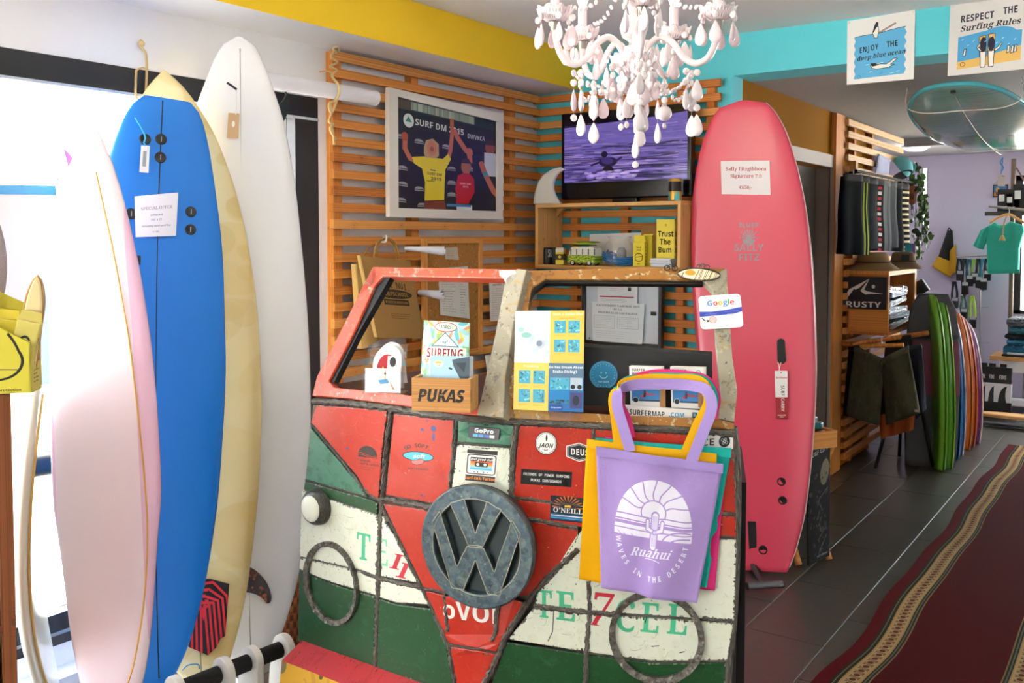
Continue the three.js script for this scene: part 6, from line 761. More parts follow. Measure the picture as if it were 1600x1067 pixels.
{
  // four cotton tote bags on one peg, straps looped over the booklets
  const weave = noiseTex(256, [[128, 1], [64, 0.4], [12, 0.3]], 71, 0, 1), bagN = nR;
  const cloth = (c, map) => clothMat(map ? '#ffffff' : c, { map: map ?? null, bumpMap: weave, bumpScale: 0.0008 });
  const K = (k) => onFront(0.38, 0.8, k), Q = (x, y, k) => onPlane(x, y, K(k), bagN);
  const tote = (label, k, tl, tr, bl, br, m, sm, straps, seed) => {
    const g = thing('tote_bag', label, 'bag'); const r = rng(seed), a1 = r() * 6, a2 = r() * 6;
    part('body', sheet(Q(...tl, k), Q(...tr, k), Q(...bl, k), Q(...br, k), 40, 44, (u, v) => 0.006 * Math.sin(u * 3.14) + (0.0055 * Math.sin(u * 7 + a1 + v * 1.5) + 0.004 * Math.sin(u * 13 + a2 - v * 4) + 0.006 * Math.exp(-Math.pow((u - 0.52 - 0.05 * v) * 16, 2)) * (1 - v)) * (0.5 + 0.5 * (1 - v)) + 0.0012 * Math.sin(v * 30 + u * 3) * Math.exp(-Math.pow((v - 0.5) * 6, 2)), 0.006), m, g);
    part('hem', sheet(Q(...tl, k + 0.0045), Q(...tr, k + 0.0045), Q(tl[0] + 0.5, tl[1] + 14, k + 0.0062), Q(tr[0] - 0.5, tr[1] + 14, k + 0.0062), 24, 2, (u, v) => 0.006 * Math.sin(u * 3.14) + (0.004 * Math.sin(u * 7 + a1 + 1.5) + 0.0025 * Math.sin(u * 13 + a2 - 4)) * 0.5, 0.001), sm, g);
    for (const s of straps) part('strap', ribbon(s.pts.map(([x, y, d = 0]) => Q(x, y, k + 0.006 + d)), (t) => { const q = V(0, 1, 0), h = dirR; return s.flat ? h.clone().lerp(q, Math.sin(Math.PI * t) ** 2 * (s.flat)) : h; }, 0.026, 0.0022, 64), sm, g);
    return settle(g);
  };
  const print = canvasTex(860, 1000, (x) => {
    x.fillStyle = '#a98fcb'; x.fillRect(0, 0, 860, 1000); const r = rng(2), W = '#e6e2f0', L = '#a98fcb'; x.globalAlpha = 0.12; for (let i = 0; i < 50; i++) { x.fillStyle = i % 2 ? '#b9a2d8' : '#9b81c0'; x.beginPath(); x.ellipse(r() * 860, r() * 1000, 20 + r() * 60, 8 + r() * 20, r() * 3, 0, 7); x.fill(); } x.globalAlpha = 1;
    const cx = 424, top = 170, bot = 585; x.save(); x.beginPath(); x.moveTo(124, bot); x.bezierCurveTo(128, 330, 270, top, cx, top); x.bezierCurveTo(590, top, 724, 330, 732, bot); x.closePath(); x.clip(); x.fillStyle = W; x.fillRect(100, 150, 660, 450);
    x.strokeStyle = L; x.lineWidth = 9; for (let i = -3; i <= 3; i++) { const a = -Math.PI / 2 + i * 0.44; x.beginPath(); x.moveTo(cx + Math.cos(a) * 92, 396 + Math.sin(a) * 84); x.bezierCurveTo(cx + Math.cos(a - 0.25) * 160, 396 + Math.sin(a - 0.25) * 150, cx + Math.cos(a + 0.2) * 210, 396 + Math.sin(a + 0.2) * 200, cx + Math.cos(a) * 360, 396 + Math.sin(a) * 340); x.stroke(); }
    disc(x, cx, 404, [92, 88], W, L, 9); x.fillStyle = W; x.fillRect(100, 440, 640, 160); const wave = (y, a, lw) => { x.lineWidth = lw; x.beginPath(); x.moveTo(120, y); x.bezierCurveTo(260, y - a, 380, y + a, 480, y); x.bezierCurveTo(560, y - a, 640, y + a, 740, y - a); x.stroke(); }; wave(440, 14, 9); wave(478, 12, 9); wave(500, 10, 22); wave(540, 12, 8); x.beginPath(); x.moveTo(500, 600); x.quadraticCurveTo(540, 500, 720, 520); x.lineWidth = 10; x.stroke(); x.beginPath(); x.moveTo(560, 600); x.quadraticCurveTo(600, 556, 720, 560); x.stroke(); for (const [a, b] of [[150, 560], [200, 576], [260, 570], [170, 470], [230, 466]]) { x.lineWidth = 5; x.beginPath(); x.moveTo(a, b); x.lineTo(a + 34, b + 30); x.stroke(); } x.restore();
    // cactus
    x.strokeStyle = L; x.lineWidth = 62; x.lineCap = 'round'; x.beginPath(); x.moveTo(436, 640); x.lineTo(440, 420); x.stroke(); x.strokeStyle = W; x.lineWidth = 44; x.beginPath(); x.moveTo(436, 640); x.lineTo(440, 424); x.stroke(); for (const s of [-1, 1]) { x.strokeStyle = L; x.lineWidth = 34; x.beginPath(); x.moveTo(440, 540); x.lineTo(440 + s * 54, 520); x.lineTo(440 + s * 56, 462); x.stroke(); x.strokeStyle = W; x.lineWidth = 20; x.beginPath(); x.moveTo(440, 540); x.lineTo(440 + s * 54, 520); x.lineTo(440 + s * 56, 466); x.stroke(); } x.strokeStyle = L; x.lineWidth = 3; for (let i = -2; i <= 2; i++) { x.beginPath(); x.moveTo(438 + i * 8, 640); x.lineTo(440 + i * 8, 424); x.stroke(); } x.lineCap = 'butt';
    x.save(); x.translate(420, 690); x.transform(1, -0.06, -0.2, 1, 0, 0); text(x, 'Ruahui', 0, 0, 88, W, { font: 'serif', italic: true, stroke: L, lw: 10 }); x.restore(); x.strokeStyle = W; x.lineWidth = 5; x.beginPath(); x.moveTo(380, 736); x.quadraticCurveTo(440, 722, 500, 744); x.stroke();
    const s = 'WAVES IN THE DESERT'; for (let i = 0; i < s.length; i++) { const t = i / (s.length - 1), a = Math.PI * (0.97 - 0.94 * t); const X = 426 + Math.cos(a) * 268, Y = 600 + Math.sin(a) * 270; x.save(); x.translate(X, Y); x.rotate(a - Math.PI / 2 + 0.0); text(x, s[i], 0, 0, 56, W, { sx: 0.85 }); x.restore(); }
  });
  tote('turquoise tote bag hanging third, behind the yellow one', 0.02, [930, 684], [1143, 701], [932, 906], [1104, 919], cloth('#27b3a8'), cloth('#2cbcb0'), [{ flat: 0.8, pts: [[968, 692], [966, 650], [962, 618, -0.01], [972, 600, -0.02], [1000, 592, -0.035], [1060, 591, -0.035], [1100, 597, -0.02], [1114, 622, -0.01], [1104, 660], [1090, 700]] }], 3);
  tote('bright pink tote bag hanging last against the counter', 0.012, [946, 682], [1136, 706], [942, 905], [1117, 922], cloth('#e0387e'), cloth('#e64088'), [{ flat: 0.8, pts: [[985, 684], [978, 655], [966, 625, -0.01], [978, 600, -0.02], [1020, 586, -0.03], [1068, 587, -0.03], [1104, 596, -0.02], [1118, 625, -0.01], [1100, 668], [1088, 705]] }], 4);
  tote('yellow tote bag hanging second, just behind the lilac one', 0.03, [917, 686], [1120, 709], [904, 907], [1090, 925], cloth('#efaf17'), cloth('#f2b622'), [{ flat: 0.8, pts: [[967, 695], [963, 655], [959, 622, -0.01], [968, 604, -0.02], [1000, 594, -0.03], [1050, 593, -0.03], [1096, 598, -0.02], [1108, 625, -0.01], [1090, 665], [1072, 708]] }], 5);
  tote('lilac tote bag with a white sunrise print hanging in front', 0.05, [931, 698], [1130, 726], [939, 918], [1089, 943], cloth('#a98fcb', print), cloth('#ab93d2'), [{ flat: 0.8, pts: [[985, 705], [974, 668], [964, 630, -0.008], [968, 610, -0.016], [988, 602, -0.03], [1032, 600, -0.036], [1078, 602, -0.03], [1104, 610, -0.016], [1112, 634, -0.008], [1098, 676], [1078, 726]] }], 6);
  // what the straps hang on
  const pg = thing('coat_peg', 'short black peg above the booklets that carries the tote bags', 'peg'); const a = Q(988, 598, -0.075), b = Q(1082, 599, -0.075); part('bar', rod(Q(985, 604, -0.03), Q(1098, 608, -0.03), 0.0045, 10), black, pg); for (const x of [985, 1098]) part('arm', rod(Q(x, x < 1000 ? 604 : 608, -0.03), Q(x, x < 1000 ? 604 : 608, -0.09), 0.0045, 10), black, pg); settle(pg);
}
// ---------- chandelier ----------
{
  const g = thing('chandelier', 'ornate white chandelier with curved arms, bead strings and teardrop pendants', 'chandelier'), c0 = atDepth(990, 90, 2.45), yaw = Math.atan2(-c0.x, -c0.z);
  const wm = phys('#e3d8dc', 0.16, { clearcoat: 0.4 }), gm = mat('#d6c4cc', 0.25), metal = mat('#8f8a84', 0.3, { metalness: 0.8 });
  g.position.set(c0.x, 0, c0.z); g.rotation.y = yaw + 0.09;
  const hob = canvasTex(128, 128, (x) => { x.fillStyle = '#808080'; x.fillRect(0, 0, 128, 128); for (let j = 0; j < 8; j++) for (let i = 0; i < 8; i++) { const q = x.createRadialGradient(i * 16 + 8 * (j % 2), j * 16 + 8, 0, i * 16 + 8 * (j % 2), j * 16 + 8, 8); q.addColorStop(0, '#ffffff'); q.addColorStop(1, '#404040'); x.fillStyle = q; x.beginPath(); x.arc(i * 16 + 8 * (j % 2), j * 16 + 8, 8, 0, 7); x.fill(); } }, { data: true, repeat: [4, 1] });
  const hobnail = phys('#e0d2d8', 0.22, { bumpMap: hob, bumpScale: 0.004 });
  part('stem', lathe([[0.006, 1.9], [0.012, 1.93], [0.02, 1.962], [0.034, 1.968], [0.03, 1.985], [0.014, 1.99], [0.012, 2.0], [0.03, 2.012], [0.037, 2.035], [0.03, 2.06], [0.012, 2.07], [0.016, 2.09], [0.03, 2.13], [0.028, 2.19], [0.014, 2.22], [0.01, 2.3], [0.022, 2.32], [0.01, 2.34], [0.008, 2.42]], 32), wm, g);
  part('canopy', lathe([[0.008, 2.415], [0.05, 2.43], [0.06, 2.458], [0.0001, 2.459]], 32), wm, g);
  const scallop = (r, y0, h, n, amp) => { const G = lathe([[0.012, y0], [r * 0.55, y0 + h * 0.1], [r * 0.9, y0 + h * 0.5], [r, y0 + h], [r * 0.97, y0 + h], [r * 0.85, y0 + h * 0.55], [r * 0.5, y0 + h * 0.18], [0.012, y0 + h * 0.1]], 60), p = G.attributes.position; for (let i = 0; i < p.count; i++) { const a = Math.atan2(p.getZ(i), p.getX(i)), k = 1 + amp * Math.cos(a * n) * clamp((p.getY(i) - y0) / h); p.setX(i, p.getX(i) * k); p.setZ(i, p.getZ(i) * k); p.setY(i, p.getY(i) + amp * 0.06 * Math.cos(a * n) * clamp((p.getY(i) - y0) / h)); } G.computeVertexNormals(); return G; };
  part('bowl', scallop(0.06, 1.905, 0.058, 10, 0.05), hobnail, g); part('lower_bowl', scallop(0.036, 1.862, 0.034, 8, 0.05), hobnail, g); part('finial', lathe([[0.0001, 1.835], [0.012, 1.842], [0.016, 1.856], [0.01, 1.866], [0.006, 1.9]], 24), wm, g);
  const dropG = lathe([[0.0001, -0.056], [0.008, -0.0545], [0.0145, -0.047], [0.0165, -0.038], [0.0145, -0.026], [0.009, -0.013], [0.004, -0.004], [0.0001, 0]], 10); dropG.scale(1, 1, 0.45); const dropS = dropG.clone().scale(0.8, 0.86, 0.8), bead = new THREE.IcosahedronGeometry(0.0095, 1); bead.scale(1, 1, 0.6); const beadS = bead.clone().scale(0.75, 0.75, 0.75), wire = new THREE.CylinderGeometry(0.0005, 0.0005, 0.012, 5), ball = new THREE.IcosahedronGeometry(0.021, 2);
  const r = rng(88);
  const hang = (parent, x, y, z, kinds) => { let yy = y; for (const k of kinds) { part('wire', wire, metal, parent, [x, yy - 0.005, z]); yy -= 0.009; const ry = r() * 3.1; if (k === 'b') { yy -= 0.008; part('bead', bead, wm, parent, [x, yy, z], [0, ry, 0]); yy -= 0.0075; } else if (k === 'o') { yy -= 0.02; part('crystal_ball', ball, wm, parent, [x, yy, z]); yy -= 0.02; } else { part('pendant', k === 'D' ? dropG : dropS, r() < 0.5 ? wm : gm, parent, [x, yy, z], [0, ry, 0]); yy -= k === 'D' ? 0.056 : 0.048; } } return yy; };
  const armPts = [[0.026, 1.962], [0.042, 1.99], [0.07, 2.008], [0.1, 1.992], [0.13, 1.952], [0.16, 1.934], [0.19, 1.944], [0.211, 1.985], [0.216, 2.03]], RA = 0.216;
  const lampGlow = mat('#fff6ea', 0.3, { emissive: '#fff1dc', emissiveIntensity: 1.6 });
  for (let k = 0; k < 5; k++) {
    const a = k * Math.PI * 2 / 5, arm = new THREE.Group(); arm.name = 'arm'; g.add(arm); arm.rotation.y = -a + Math.PI / 2 * 0 ;
    // local: arm points along +z before turning
    const dir = (rr2, y, s = 0) => V(s, y, rr2);
    part('arm_tube', tube(armPts.map(([q, y]) => dir(q, y)), 0.0088, 60, 12), wm, arm);
    part('ferrule', lathe([[0.0105, 2.016], [0.012, 2.02], [0.012, 2.035], [0.016, 2.038]], 20), metal, arm, [0, 0, RA]);
    part('drip_cup', scallop(0.047, 2.038, 0.034, 9, 0.06), hobnail, arm, [0, 0, RA]);
    part('candle_sleeve', lathe([[0.0125, 2.055], [0.0125, 2.13], [0.0001, 2.13]], 20), gm, arm, [0, 0, RA]);
    part('bulb', lathe([[0.008, 2.13], [0.015, 2.15], [0.0175, 2.168], [0.013, 2.19], [0.004, 2.213], [0.0001, 2.22]], 20), lampGlow, arm, [0, 0, RA]);
    const pl = new THREE.PointLight('#fff0dc', 0.1); pl.shadow.radius = 0.7; const wp = V(0, 2.17, RA).applyAxisAngle(V(0, 1, 0), -a + yaw + 0.09).add(V(c0.x, 0, c0.z)); pl.position.copy(wp); scene.add(pl);
    for (let m = 0; m < 6; m++) { const b = m / 6 * 6.283 + 0.4 * k; hang(arm, Math.sin(b) * 0.046, 2.062, RA + Math.cos(b) * 0.046, m % 3 === 1 ? ['b', 'd'] : ['b', 'D']); }
    hang(arm, 0, 1.928, 0.165, k % 2 ? ['b', 'b', 'D', 'b'] : ['b', 'D', 'b', 'D']); hang(arm, 0.012, 1.928, 0.15, ['b', 'b', 'D', 'D']); hang(arm, -0.014, 1.93, 0.14, k === 3 ? ['b', 'b', 'b', 'o'] : ['b', 'b', 'D']); hang(arm, 0.004, 1.985, 0.105, ['b', 'D']);
    // bead swag to the next arm and down to the lower bowl
    const A = V(0, 1.93, 0.16), B = V(Math.sin(2 * Math.PI / 5) * 0.16, 1.93, Math.cos(2 * Math.PI / 5) * 0.16);
    for (let m = 1; m < 10; m++) { const t = m / 10, p = A.clone().lerp(B, t); part('bead', beadS, wm, arm, [p.x, p.y - 0.075 * 4 * t * (1 - t), p.z], [r(), r(), r()]); }
    for (let m = 1; m < 7; m++) { const t = m / 7, p = A.clone().lerp(V(0, 1.88, 0.04), t); part('bead', beadS, wm, arm, [p.x, p.y - 0.04 * 4 * t * (1 - t), p.z], [r(), r(), r()]); }
    // bead chain from the stem crown down to the cup
    for (let m = 1; m < 11; m++) { const t = m / 11, p = V(0, 2.22, 0.02).lerp(V(0, 2.08, RA - 0.04), t); part('bead', beadS, wm, arm, [p.x, p.y - 0.05 * 4 * t * (1 - t), p.z], [r(), r(), r()]); }
  }
  for (let m = 0; m < 10; m++) { const b = m / 10 * 6.283; hang(g, Math.sin(b) * 0.058, 1.952, Math.cos(b) * 0.058, m % 2 ? ['b', 'D'] : ['b', 'b', 'd']); }
  for (let m = 0; m < 8; m++) { const b = m / 8 * 6.283 + 0.2; hang(g, Math.sin(b) * 0.036, 1.888, Math.cos(b) * 0.036, m % 2 ? ['b', 'D', 'b'] : ['b', 'd']); }
  hang(g, 0.006, 1.836, 0.004, ['b', 'b', 'b', 'D', 'b']); hang(g, 0.016, 1.84, 0.012, ['b', 'b', 'D']);
}
// ---------- the two posters on the beam ----------
{
  const Zp = ZT + 0.006, q = (x, y) => onZ(x, y, Zp);
  const mk = (label, c, draw) => { const g = thing('poster', label, 'poster'); const [tl, tr, bl, br] = c.map((p) => q(...p)); part('board', sheet(tl, tr, bl, br, 1, 1, null, 0.004), mat('#ffffff', 0.7, { map: canvasTex(420, 420, draw) }), g); for (const p of [tl.clone().lerp(br, 0.03), tr.clone().lerp(bl, 0.03)]) part('tack', new THREE.SphereGeometry(0.003, 8, 6), mat('#d9d9d9', 0.4), g, p); return settle(g); };
  const ink = '#14161a', fig = (x, a, c = '#f4f2ee') => poly(x, a, c, ink, 3);
  mk('white poster with a blue sea reading Enjoy the deep blue ocean', [[1324, 33], [1430, 15.5], [1323, 132.5], [1427.5, 123.5]], (x) => { x.fillStyle = '#ecebeb'; x.fillRect(0, 0, 420, 420); const r = rng(3); x.fillStyle = '#5fb6e6'; x.beginPath(); x.moveTo(52, 116); x.bezierCurveTo(140, 104, 180, 120, 250, 104); x.lineTo(366, 92); for (let i = 0; i <= 10; i++) x.lineTo(358 + (i % 2) * 14, 100 + i * 28); x.lineTo(52, 390); for (let i = 10; i >= 0; i--) x.lineTo(44 + (i % 2) * 10, 116 + i * 27); x.fill(); x.strokeStyle = ink; x.lineWidth = 3; x.beginPath(); x.moveTo(52, 116); x.bezierCurveTo(140, 104, 180, 120, 250, 104); x.lineTo(366, 92); x.stroke(); poly(x, [[200, 106], [300, 60], [306, 66], [206, 112]], '#c9a7a0', ink, 2); fig(x, [[160, 104], [178, 70], [196, 66], [200, 100], [190, 140], [176, 140]]); poly(x, [[160, 104], [172, 60], [184, 36], [196, 40], [196, 60], [182, 76], [170, 100]], ink); for (let i = 0; i < 6; i++) text(x, 'ENJOY '[i], 88 + i * 25, 206 - i * 2, 50, ink, { sx: 0.66 }); text(x, 'THE', 284, 190, 50, ink, { sx: 0.78, rot: -0.05 }); text(x, 'deep blue ocean', 214, 252, 38, ink, { font: 'serif', italic: true, rot: -0.06, sx: 0.98 }); fig(x, [[150, 312], [190, 306], [250, 312], [300, 280], [318, 284], [276, 316], [300, 318], [260, 334], [190, 338], [160, 330]]); poly(x, [[150, 300], [200, 300], [206, 314], [160, 320]], ink); for (let i = 0; i < 14; i++) { x.strokeStyle = i % 2 ? '#e6f4fa' : '#3a8ec4'; x.beginPath(); const a = 70 + r() * 260, b = 300 + r() * 80; x.moveTo(a, b); x.lineTo(a + 20, b - 2); x.stroke(); } disc(x, 78, 378, 10, null, '#2c5a86', 2); });
  mk('white poster with two beach figures reading Respect the surfing rules', [[1485, 8], [1612, -14], [1480.5, 119], [1608, 107]], (x) => { x.fillStyle = '#dedcdc'; x.fillRect(0, 0, 420, 420); text(x, 'RESPECT', 146, 96, 56, '#1c1a3a', { sx: 0.78, rot: 0.01 }); text(x, 'THE', 318, 86, 56, '#1c1a3a', { sx: 0.74 }); text(x, 'Surfing Rules', 214, 152, 46, ink, { font: 'serif', italic: true, sx: 1.0 }); x.fillStyle = '#4fa8e0'; x.beginPath(); x.moveTo(50, 200); x.lineTo(200, 184); x.bezierCurveTo(260, 160, 330, 172, 350, 200); x.lineTo(380, 202); x.lineTo(376, 330); x.lineTo(50, 350); x.fill(); x.fillStyle = '#eac06a'; x.beginPath(); x.moveTo(48, 344); x.bezierCurveTo(140, 340, 240, 320, 376, 286); x.lineTo(376, 366); x.lineTo(48, 388); x.fill(); poly(x, [[162, 214], [196, 210], [200, 330], [166, 330]], '#e8b958', ink, 2); poly(x, [[210, 208], [244, 206], [240, 330], [206, 330]], '#e8b958', ink, 2); for (const px of [184, 226]) { fig(x, [[px - 16, 300], [px + 16, 300], [px + 14, 340], [px + 12, 388], [px - 12, 388], [px - 14, 340]]); x.fillStyle = '#1c1a3a'; x.beginPath(); x.ellipse(px, 262, 17, 42, 0, 0, 7); x.fill(); } fig(x, [[168, 300], [150, 276], [166, 250], [170, 256], [160, 276], [176, 292]]); fig(x, [[240, 296], [262, 280], [276, 258], [280, 262], [268, 290], [246, 306]]); for (const [a, b] of [[84, 290], [310, 296], [330, 300], [346, 296]]) fig(x, [[a - 6, b + 26], [a, b - 14], [a + 10, b - 16], [a + 8, b + 22]]); disc(x, 78, 362, 12, null, '#6a5230', 3); for (let i = 0; i < 10; i++) { x.strokeStyle = '#dff0fa'; x.beginPath(); x.moveTo(70 + i * 30, 220 + (i * 37) % 60); x.lineTo(78 + i * 30, 214 + (i * 37) % 60); x.stroke(); } });
}
// ---------- rug ----------
{
  const g = thing('rug', 'long dark red runner with a patterned cream border on the grey tiles', 'rug'), x0 = -0.92, x1 = -0.28, z0 = -1.2, z1 = -7.5, w = x1 - x0, L = z0 - z1;
  const map = canvasTex(512, 1024, (x) => { const r = rng(29); x.fillStyle = '#4c080c'; x.fillRect(0, 0, 512, 1024); speckle(x, 512, 1024, 5000, ['#420609', '#520a0e', '#47070a'], 0.8, 3, r, 0.5);
    for (const s of [0, 1]) { const X = (u) => (s ? 512 - u : u) , rect = (a, b, c) => { x.fillStyle = c; x.fillRect(Math.min(X(a), X(b)), 0, Math.abs(b - a), 1024); }; rect(0, 37, '#5a0c12'); rect(37, 56, '#2c2a22'); rect(56, 61, '#a88a58'); rect(61, 101, '#b8976a'); rect(101, 105, '#a88a58'); rect(105, 118, '#2a2c2a'); rect(118, 122, '#8a744c'); for (let y = 0; y < 1024; y += 8) { x.fillStyle = '#8d8a66'; x.fillRect(Math.min(X(44), X(48)), y, 4, 4); x.fillRect(Math.min(X(109), X(113)), y, 4, 4); }
      for (let y = 16; y < 1024; y += 32) { const c = X(81); x.fillStyle = '#4a3a2c'; x.beginPath(); x.ellipse(c, y, 8, 9, 0, 0, 7); x.fill(); x.fillStyle = '#7d2a22'; x.beginPath(); x.ellipse(c, y, 4, 5, 0, 0, 7); x.fill(); x.strokeStyle = '#6a4a30'; x.lineWidth = 2.5; x.beginPath(); x.moveTo(c - 15, y - 14); x.quadraticCurveTo(c, y - 18, c + 15, y - 4); x.moveTo(c + 15, y + 14); x.quadraticCurveTo(c, y + 18, c - 15, y + 4); x.stroke(); x.fillStyle = '#3f5548'; x.fillRect(c - 14, y + 12, 5, 5); x.fillRect(c + 9, y - 16, 5, 5); } } }, { repeat: [1, L / 1.28] });
  const P = [], U = [], I = [], nx = 14, nz = 90, r = rng(6); const bump = (u, v) => 0.011 + 0.0015 * Math.sin(v * 40 + u * 3) + 0.002 * Math.sin(v * 17);
  const edge = (v) => 0.008 * Math.sin(v * 23) + 0.006 * Math.sin(v * 51 + 1) - 0.03 * smooth(0.36, 0.3, v) * smooth(0.22, 0.28, v);
  for (let s = 0; s < 2; s++) for (let j = 0; j <= nz; j++) for (let i = 0; i <= nx; i++) { const u = i / nx, v = j / nz; P.push(x0 + u * w + (1 - u) * edge(v), s ? 0.001 : bump(u, v), z0 - v * L); U.push(u, v); }
  const N = (nx + 1) * (nz + 1); for (let j = 0; j < nz; j++) for (let i = 0; i < nx; i++) { const a = j * (nx + 1) + i, b = a + 1, c = a + nx + 1, d = c + 1; I.push(a, b, d, a, d, c, N + a, N + d, N + b, N + a, N + c, N + d); }
  for (let j = 0; j < nz; j++) for (const i of [0, nx]) { const a = j * (nx + 1) + i, c = a + nx + 1; I.push(...(i ? [a, N + a, N + c, a, N + c, c] : [a, N + c, N + a, a, c, N + c])); } for (let i = 0; i < nx; i++) for (const j of [0, nz]) { const a = j * (nx + 1) + i, b = a + 1; I.push(a, N + a, N + b, a, N + b, b); }
  const ge = new THREE.BufferGeometry(); ge.setAttribute('position', new THREE.Float32BufferAttribute(P, 3)); ge.setAttribute('uv', new THREE.Float32BufferAttribute(U, 2)); ge.setIndex(I); ge.computeVertexNormals();
  part('carpet', ge, clothMat('#e6e6e6', { map, bumpMap: fineNoise, bumpScale: 0.002 }), g); settle(g);
}
// ---------- left foreground ----------
{
  const g = thing('display_shelf', 'reddish wooden display shelf at the left edge in front of the window', 'shelf'), c = onZ(17, 615, -0.95), y1 = c.y, RS = R(67), W = 0.5, d = 0.34, w = darkWood[0];
  part('side_panel', plank(0.026, y1, d, 0.002), w, g, [-0.013, y1 / 2, -d / 2]); part('side_panel', plank(0.026, y1, d, 0.002), w, g, [-W, y1 / 2, -d / 2]); part('top_board', plank(W + 0.02, 0.024, d + 0.01, 0.002), darkWood[1], g, [-W / 2 - 0.004, y1 + 0.012, -d / 2]);
  for (const y of [0.08, 0.46, 0.7, 0.94]) part('shelf_board', plank(W - 0.03, 0.02, d, 0.002, y), darkWood[1], g, [-W / 2 - 0.008, y, -d / 2]); part('back_panel', new THREE.BoxGeometry(W - 0.04, y1 - 0.1, 0.01), mat('#3a1d10', 0.7), g, [-W / 2 - 0.006, y1 / 2, -d + 0.006]);
  g.position.set(c.x, 0, c.z); g.rotation.y = RS; g.updateMatrixWorld(true); const LW = (x, y, z) => V(x, y, z).applyMatrix4(g.matrixWorld);
  const item = (label, y, h, col, dx) => { const b = thing('carton', label, 'box'); part('box_body', boxG(0.2, h, 0.2, 0.003), mat(col, 0.7), b, [0, h / 2, 0]); part('lid', boxG(0.202, 0.03, 0.202, 0.003), mat(col, 0.6), b, [0, h + 0.005, 0]); b.position.copy(LW(-0.14 + dx, y, -0.12)); b.rotation.y = RS; };
  item('yellow carton on the second shelf of the left display unit', 0.47, 0.17, '#d8c22a', 0); item('black carton on the low shelf of the left display unit', 0.091, 0.3, '#121316', 0); item('brown carton on the upper shelf of the left display unit', 0.711, 0.16, '#6a3a18', 0);
  // open yellow card box on the shelf top; its local origin is the near right foot
  const T = y1 + 0.0245, RB = 0.78, o = onY(49, 614, T), at2 = (x, z, k = 0) => V(x, k, z).applyAxisAngle(V(0, 1, 0), RB).add(o), yb = thing('display_box', 'open yellow card display box on top of the wooden shelf', 'box'), ym = mat('#ffffff', 0.75, { map: canvasTex(256, 256, (x) => { x.fillStyle = '#cfc23c'; x.fillRect(0, 0, 256, 256); x.strokeStyle = '#1c1a10'; x.lineWidth = 11; x.beginPath(); x.arc(130, 90, 96, -1.1, 1.9); x.stroke(); x.lineWidth = 4; x.beginPath(); x.moveTo(0, 128); x.lineTo(216, 136); x.stroke(); text(x, 'sun protection', 160, 238, 17, '#2a2610'); }) }), yp = mat('#c9bb3a', 0.75), ys = mat('#ffffff', 0.75, { map: canvasTex(96, 160, (x) => { x.fillStyle = '#c9b858'; x.fillRect(0, 0, 96, 160); x.fillStyle = '#d4a59a'; x.fillRect(20, 20, 60, 70); x.fillStyle = '#6b4a3c'; x.fillRect(30, 66, 50, 26); lines(x, 24, 76, 110, 4, 9, '#4a4016', 4, 2); }) });
  const bw = 0.12, bd = 0.06, bh = 0.15; part('front_panel', sheet(V(-bw, bh * 1.05, 0), V(0, bh * 0.62, 0), V(-bw, 0, 0), V(0, 0, 0), 1, 1, null, 0.003), ym, yb); part('side_panel', sheet(V(0, bh * 0.62, 0), V(0, bh * 0.86, -bd), V(0, 0, 0), V(0, 0, -bd), 1, 1, null, 0.003), ys, yb); part('side_panel', sheet(V(-bw, bh * 1.4, -bd), V(-bw, bh * 1.05, 0), V(-bw, 0, -bd), V(-bw, 0, 0), 1, 1, null, 0.003), yp, yb); part('back_panel', sheet(V(0, bh, -bd), V(-bw, bh * 1.4, -bd), V(0, 0, -bd), V(-bw, 0, -bd), 1, 1, null, 0.003), yp, yb); part('base', boxG(bw, 0.004, bd, 0.001), yp, yb, [-bw / 2, 0.002, -bd / 2]);
  yb.position.copy(o); yb.rotation.y = RB;
  const inn = (label, x0, z0, w2, h, tilt, col) => { const b = thing('carton', label, 'box'), m = mat('#ffffff', 0.7, { map: canvasTex(96, 160, (x) => { x.fillStyle = col; x.fillRect(0, 0, 96, 160); x.strokeStyle = '#26220f'; x.lineWidth = 6; x.beginPath(); x.arc(48, 66, 30, Math.PI, 0); x.stroke(); x.fillStyle = '#d9a79a'; x.fillRect(14, 110, 66, 44); }) }); part('box_body', boxG(w2, h, 0.016, 0.002), m, b, [0, h / 2, 0]); part('hang_tab', extrude([[-w2 / 2, 0], [w2 / 2, 0], [w2 * 0.42, 0.018], [-w2 * 0.42, 0.018]], 0.002, 0), mat(col, 0.7), b, [0, h, 0]); b.position.copy(at2(x0, z0, 0.006)); b.rotation.set(0, RB, tilt, 'YXZ'); };
  inn('front yellow carton with a pink patch leaning in the display box', -0.032, -0.014, 0.042, 0.13, -0.22, '#cdbf62'); inn('second yellow carton leaning in the display box', -0.062, -0.03, 0.042, 0.13, -0.12, '#d8c638'); inn('tall yellow carton at the left of the display box', -0.094, -0.046, 0.046, 0.2, 0.02, '#dcc93a');
  const hp = thing('hand_plane', 'small pale wooden hand plane standing among the yellow cartons', 'paddle'), hs = new THREE.Shape(); hs.moveTo(-0.013, 0); hs.bezierCurveTo(-0.018, 0.1, -0.02, 0.18, 0, 0.205); hs.bezierCurveTo(0.02, 0.18, 0.018, 0.1, 0.013, 0); part('blade', extrude(hs, 0.008, 0.003), mat('#e6d09a', 0.5), hp); part('edge_band', tube([[-0.014, 0], [-0.0165, 0.1], [-0.015, 0.17], [0, 0.206], [0.015, 0.17], [0.0165, 0.1], [0.014, 0]].map(([x, y]) => V(x, y, 0.004)), 0.002, 40, 6), mat('#b98f4e', 0.5), hp); hp.position.copy(at2(-0.02, -0.034, 0.012)); hp.rotation.set(0, RB, -0.13, 'YXZ');
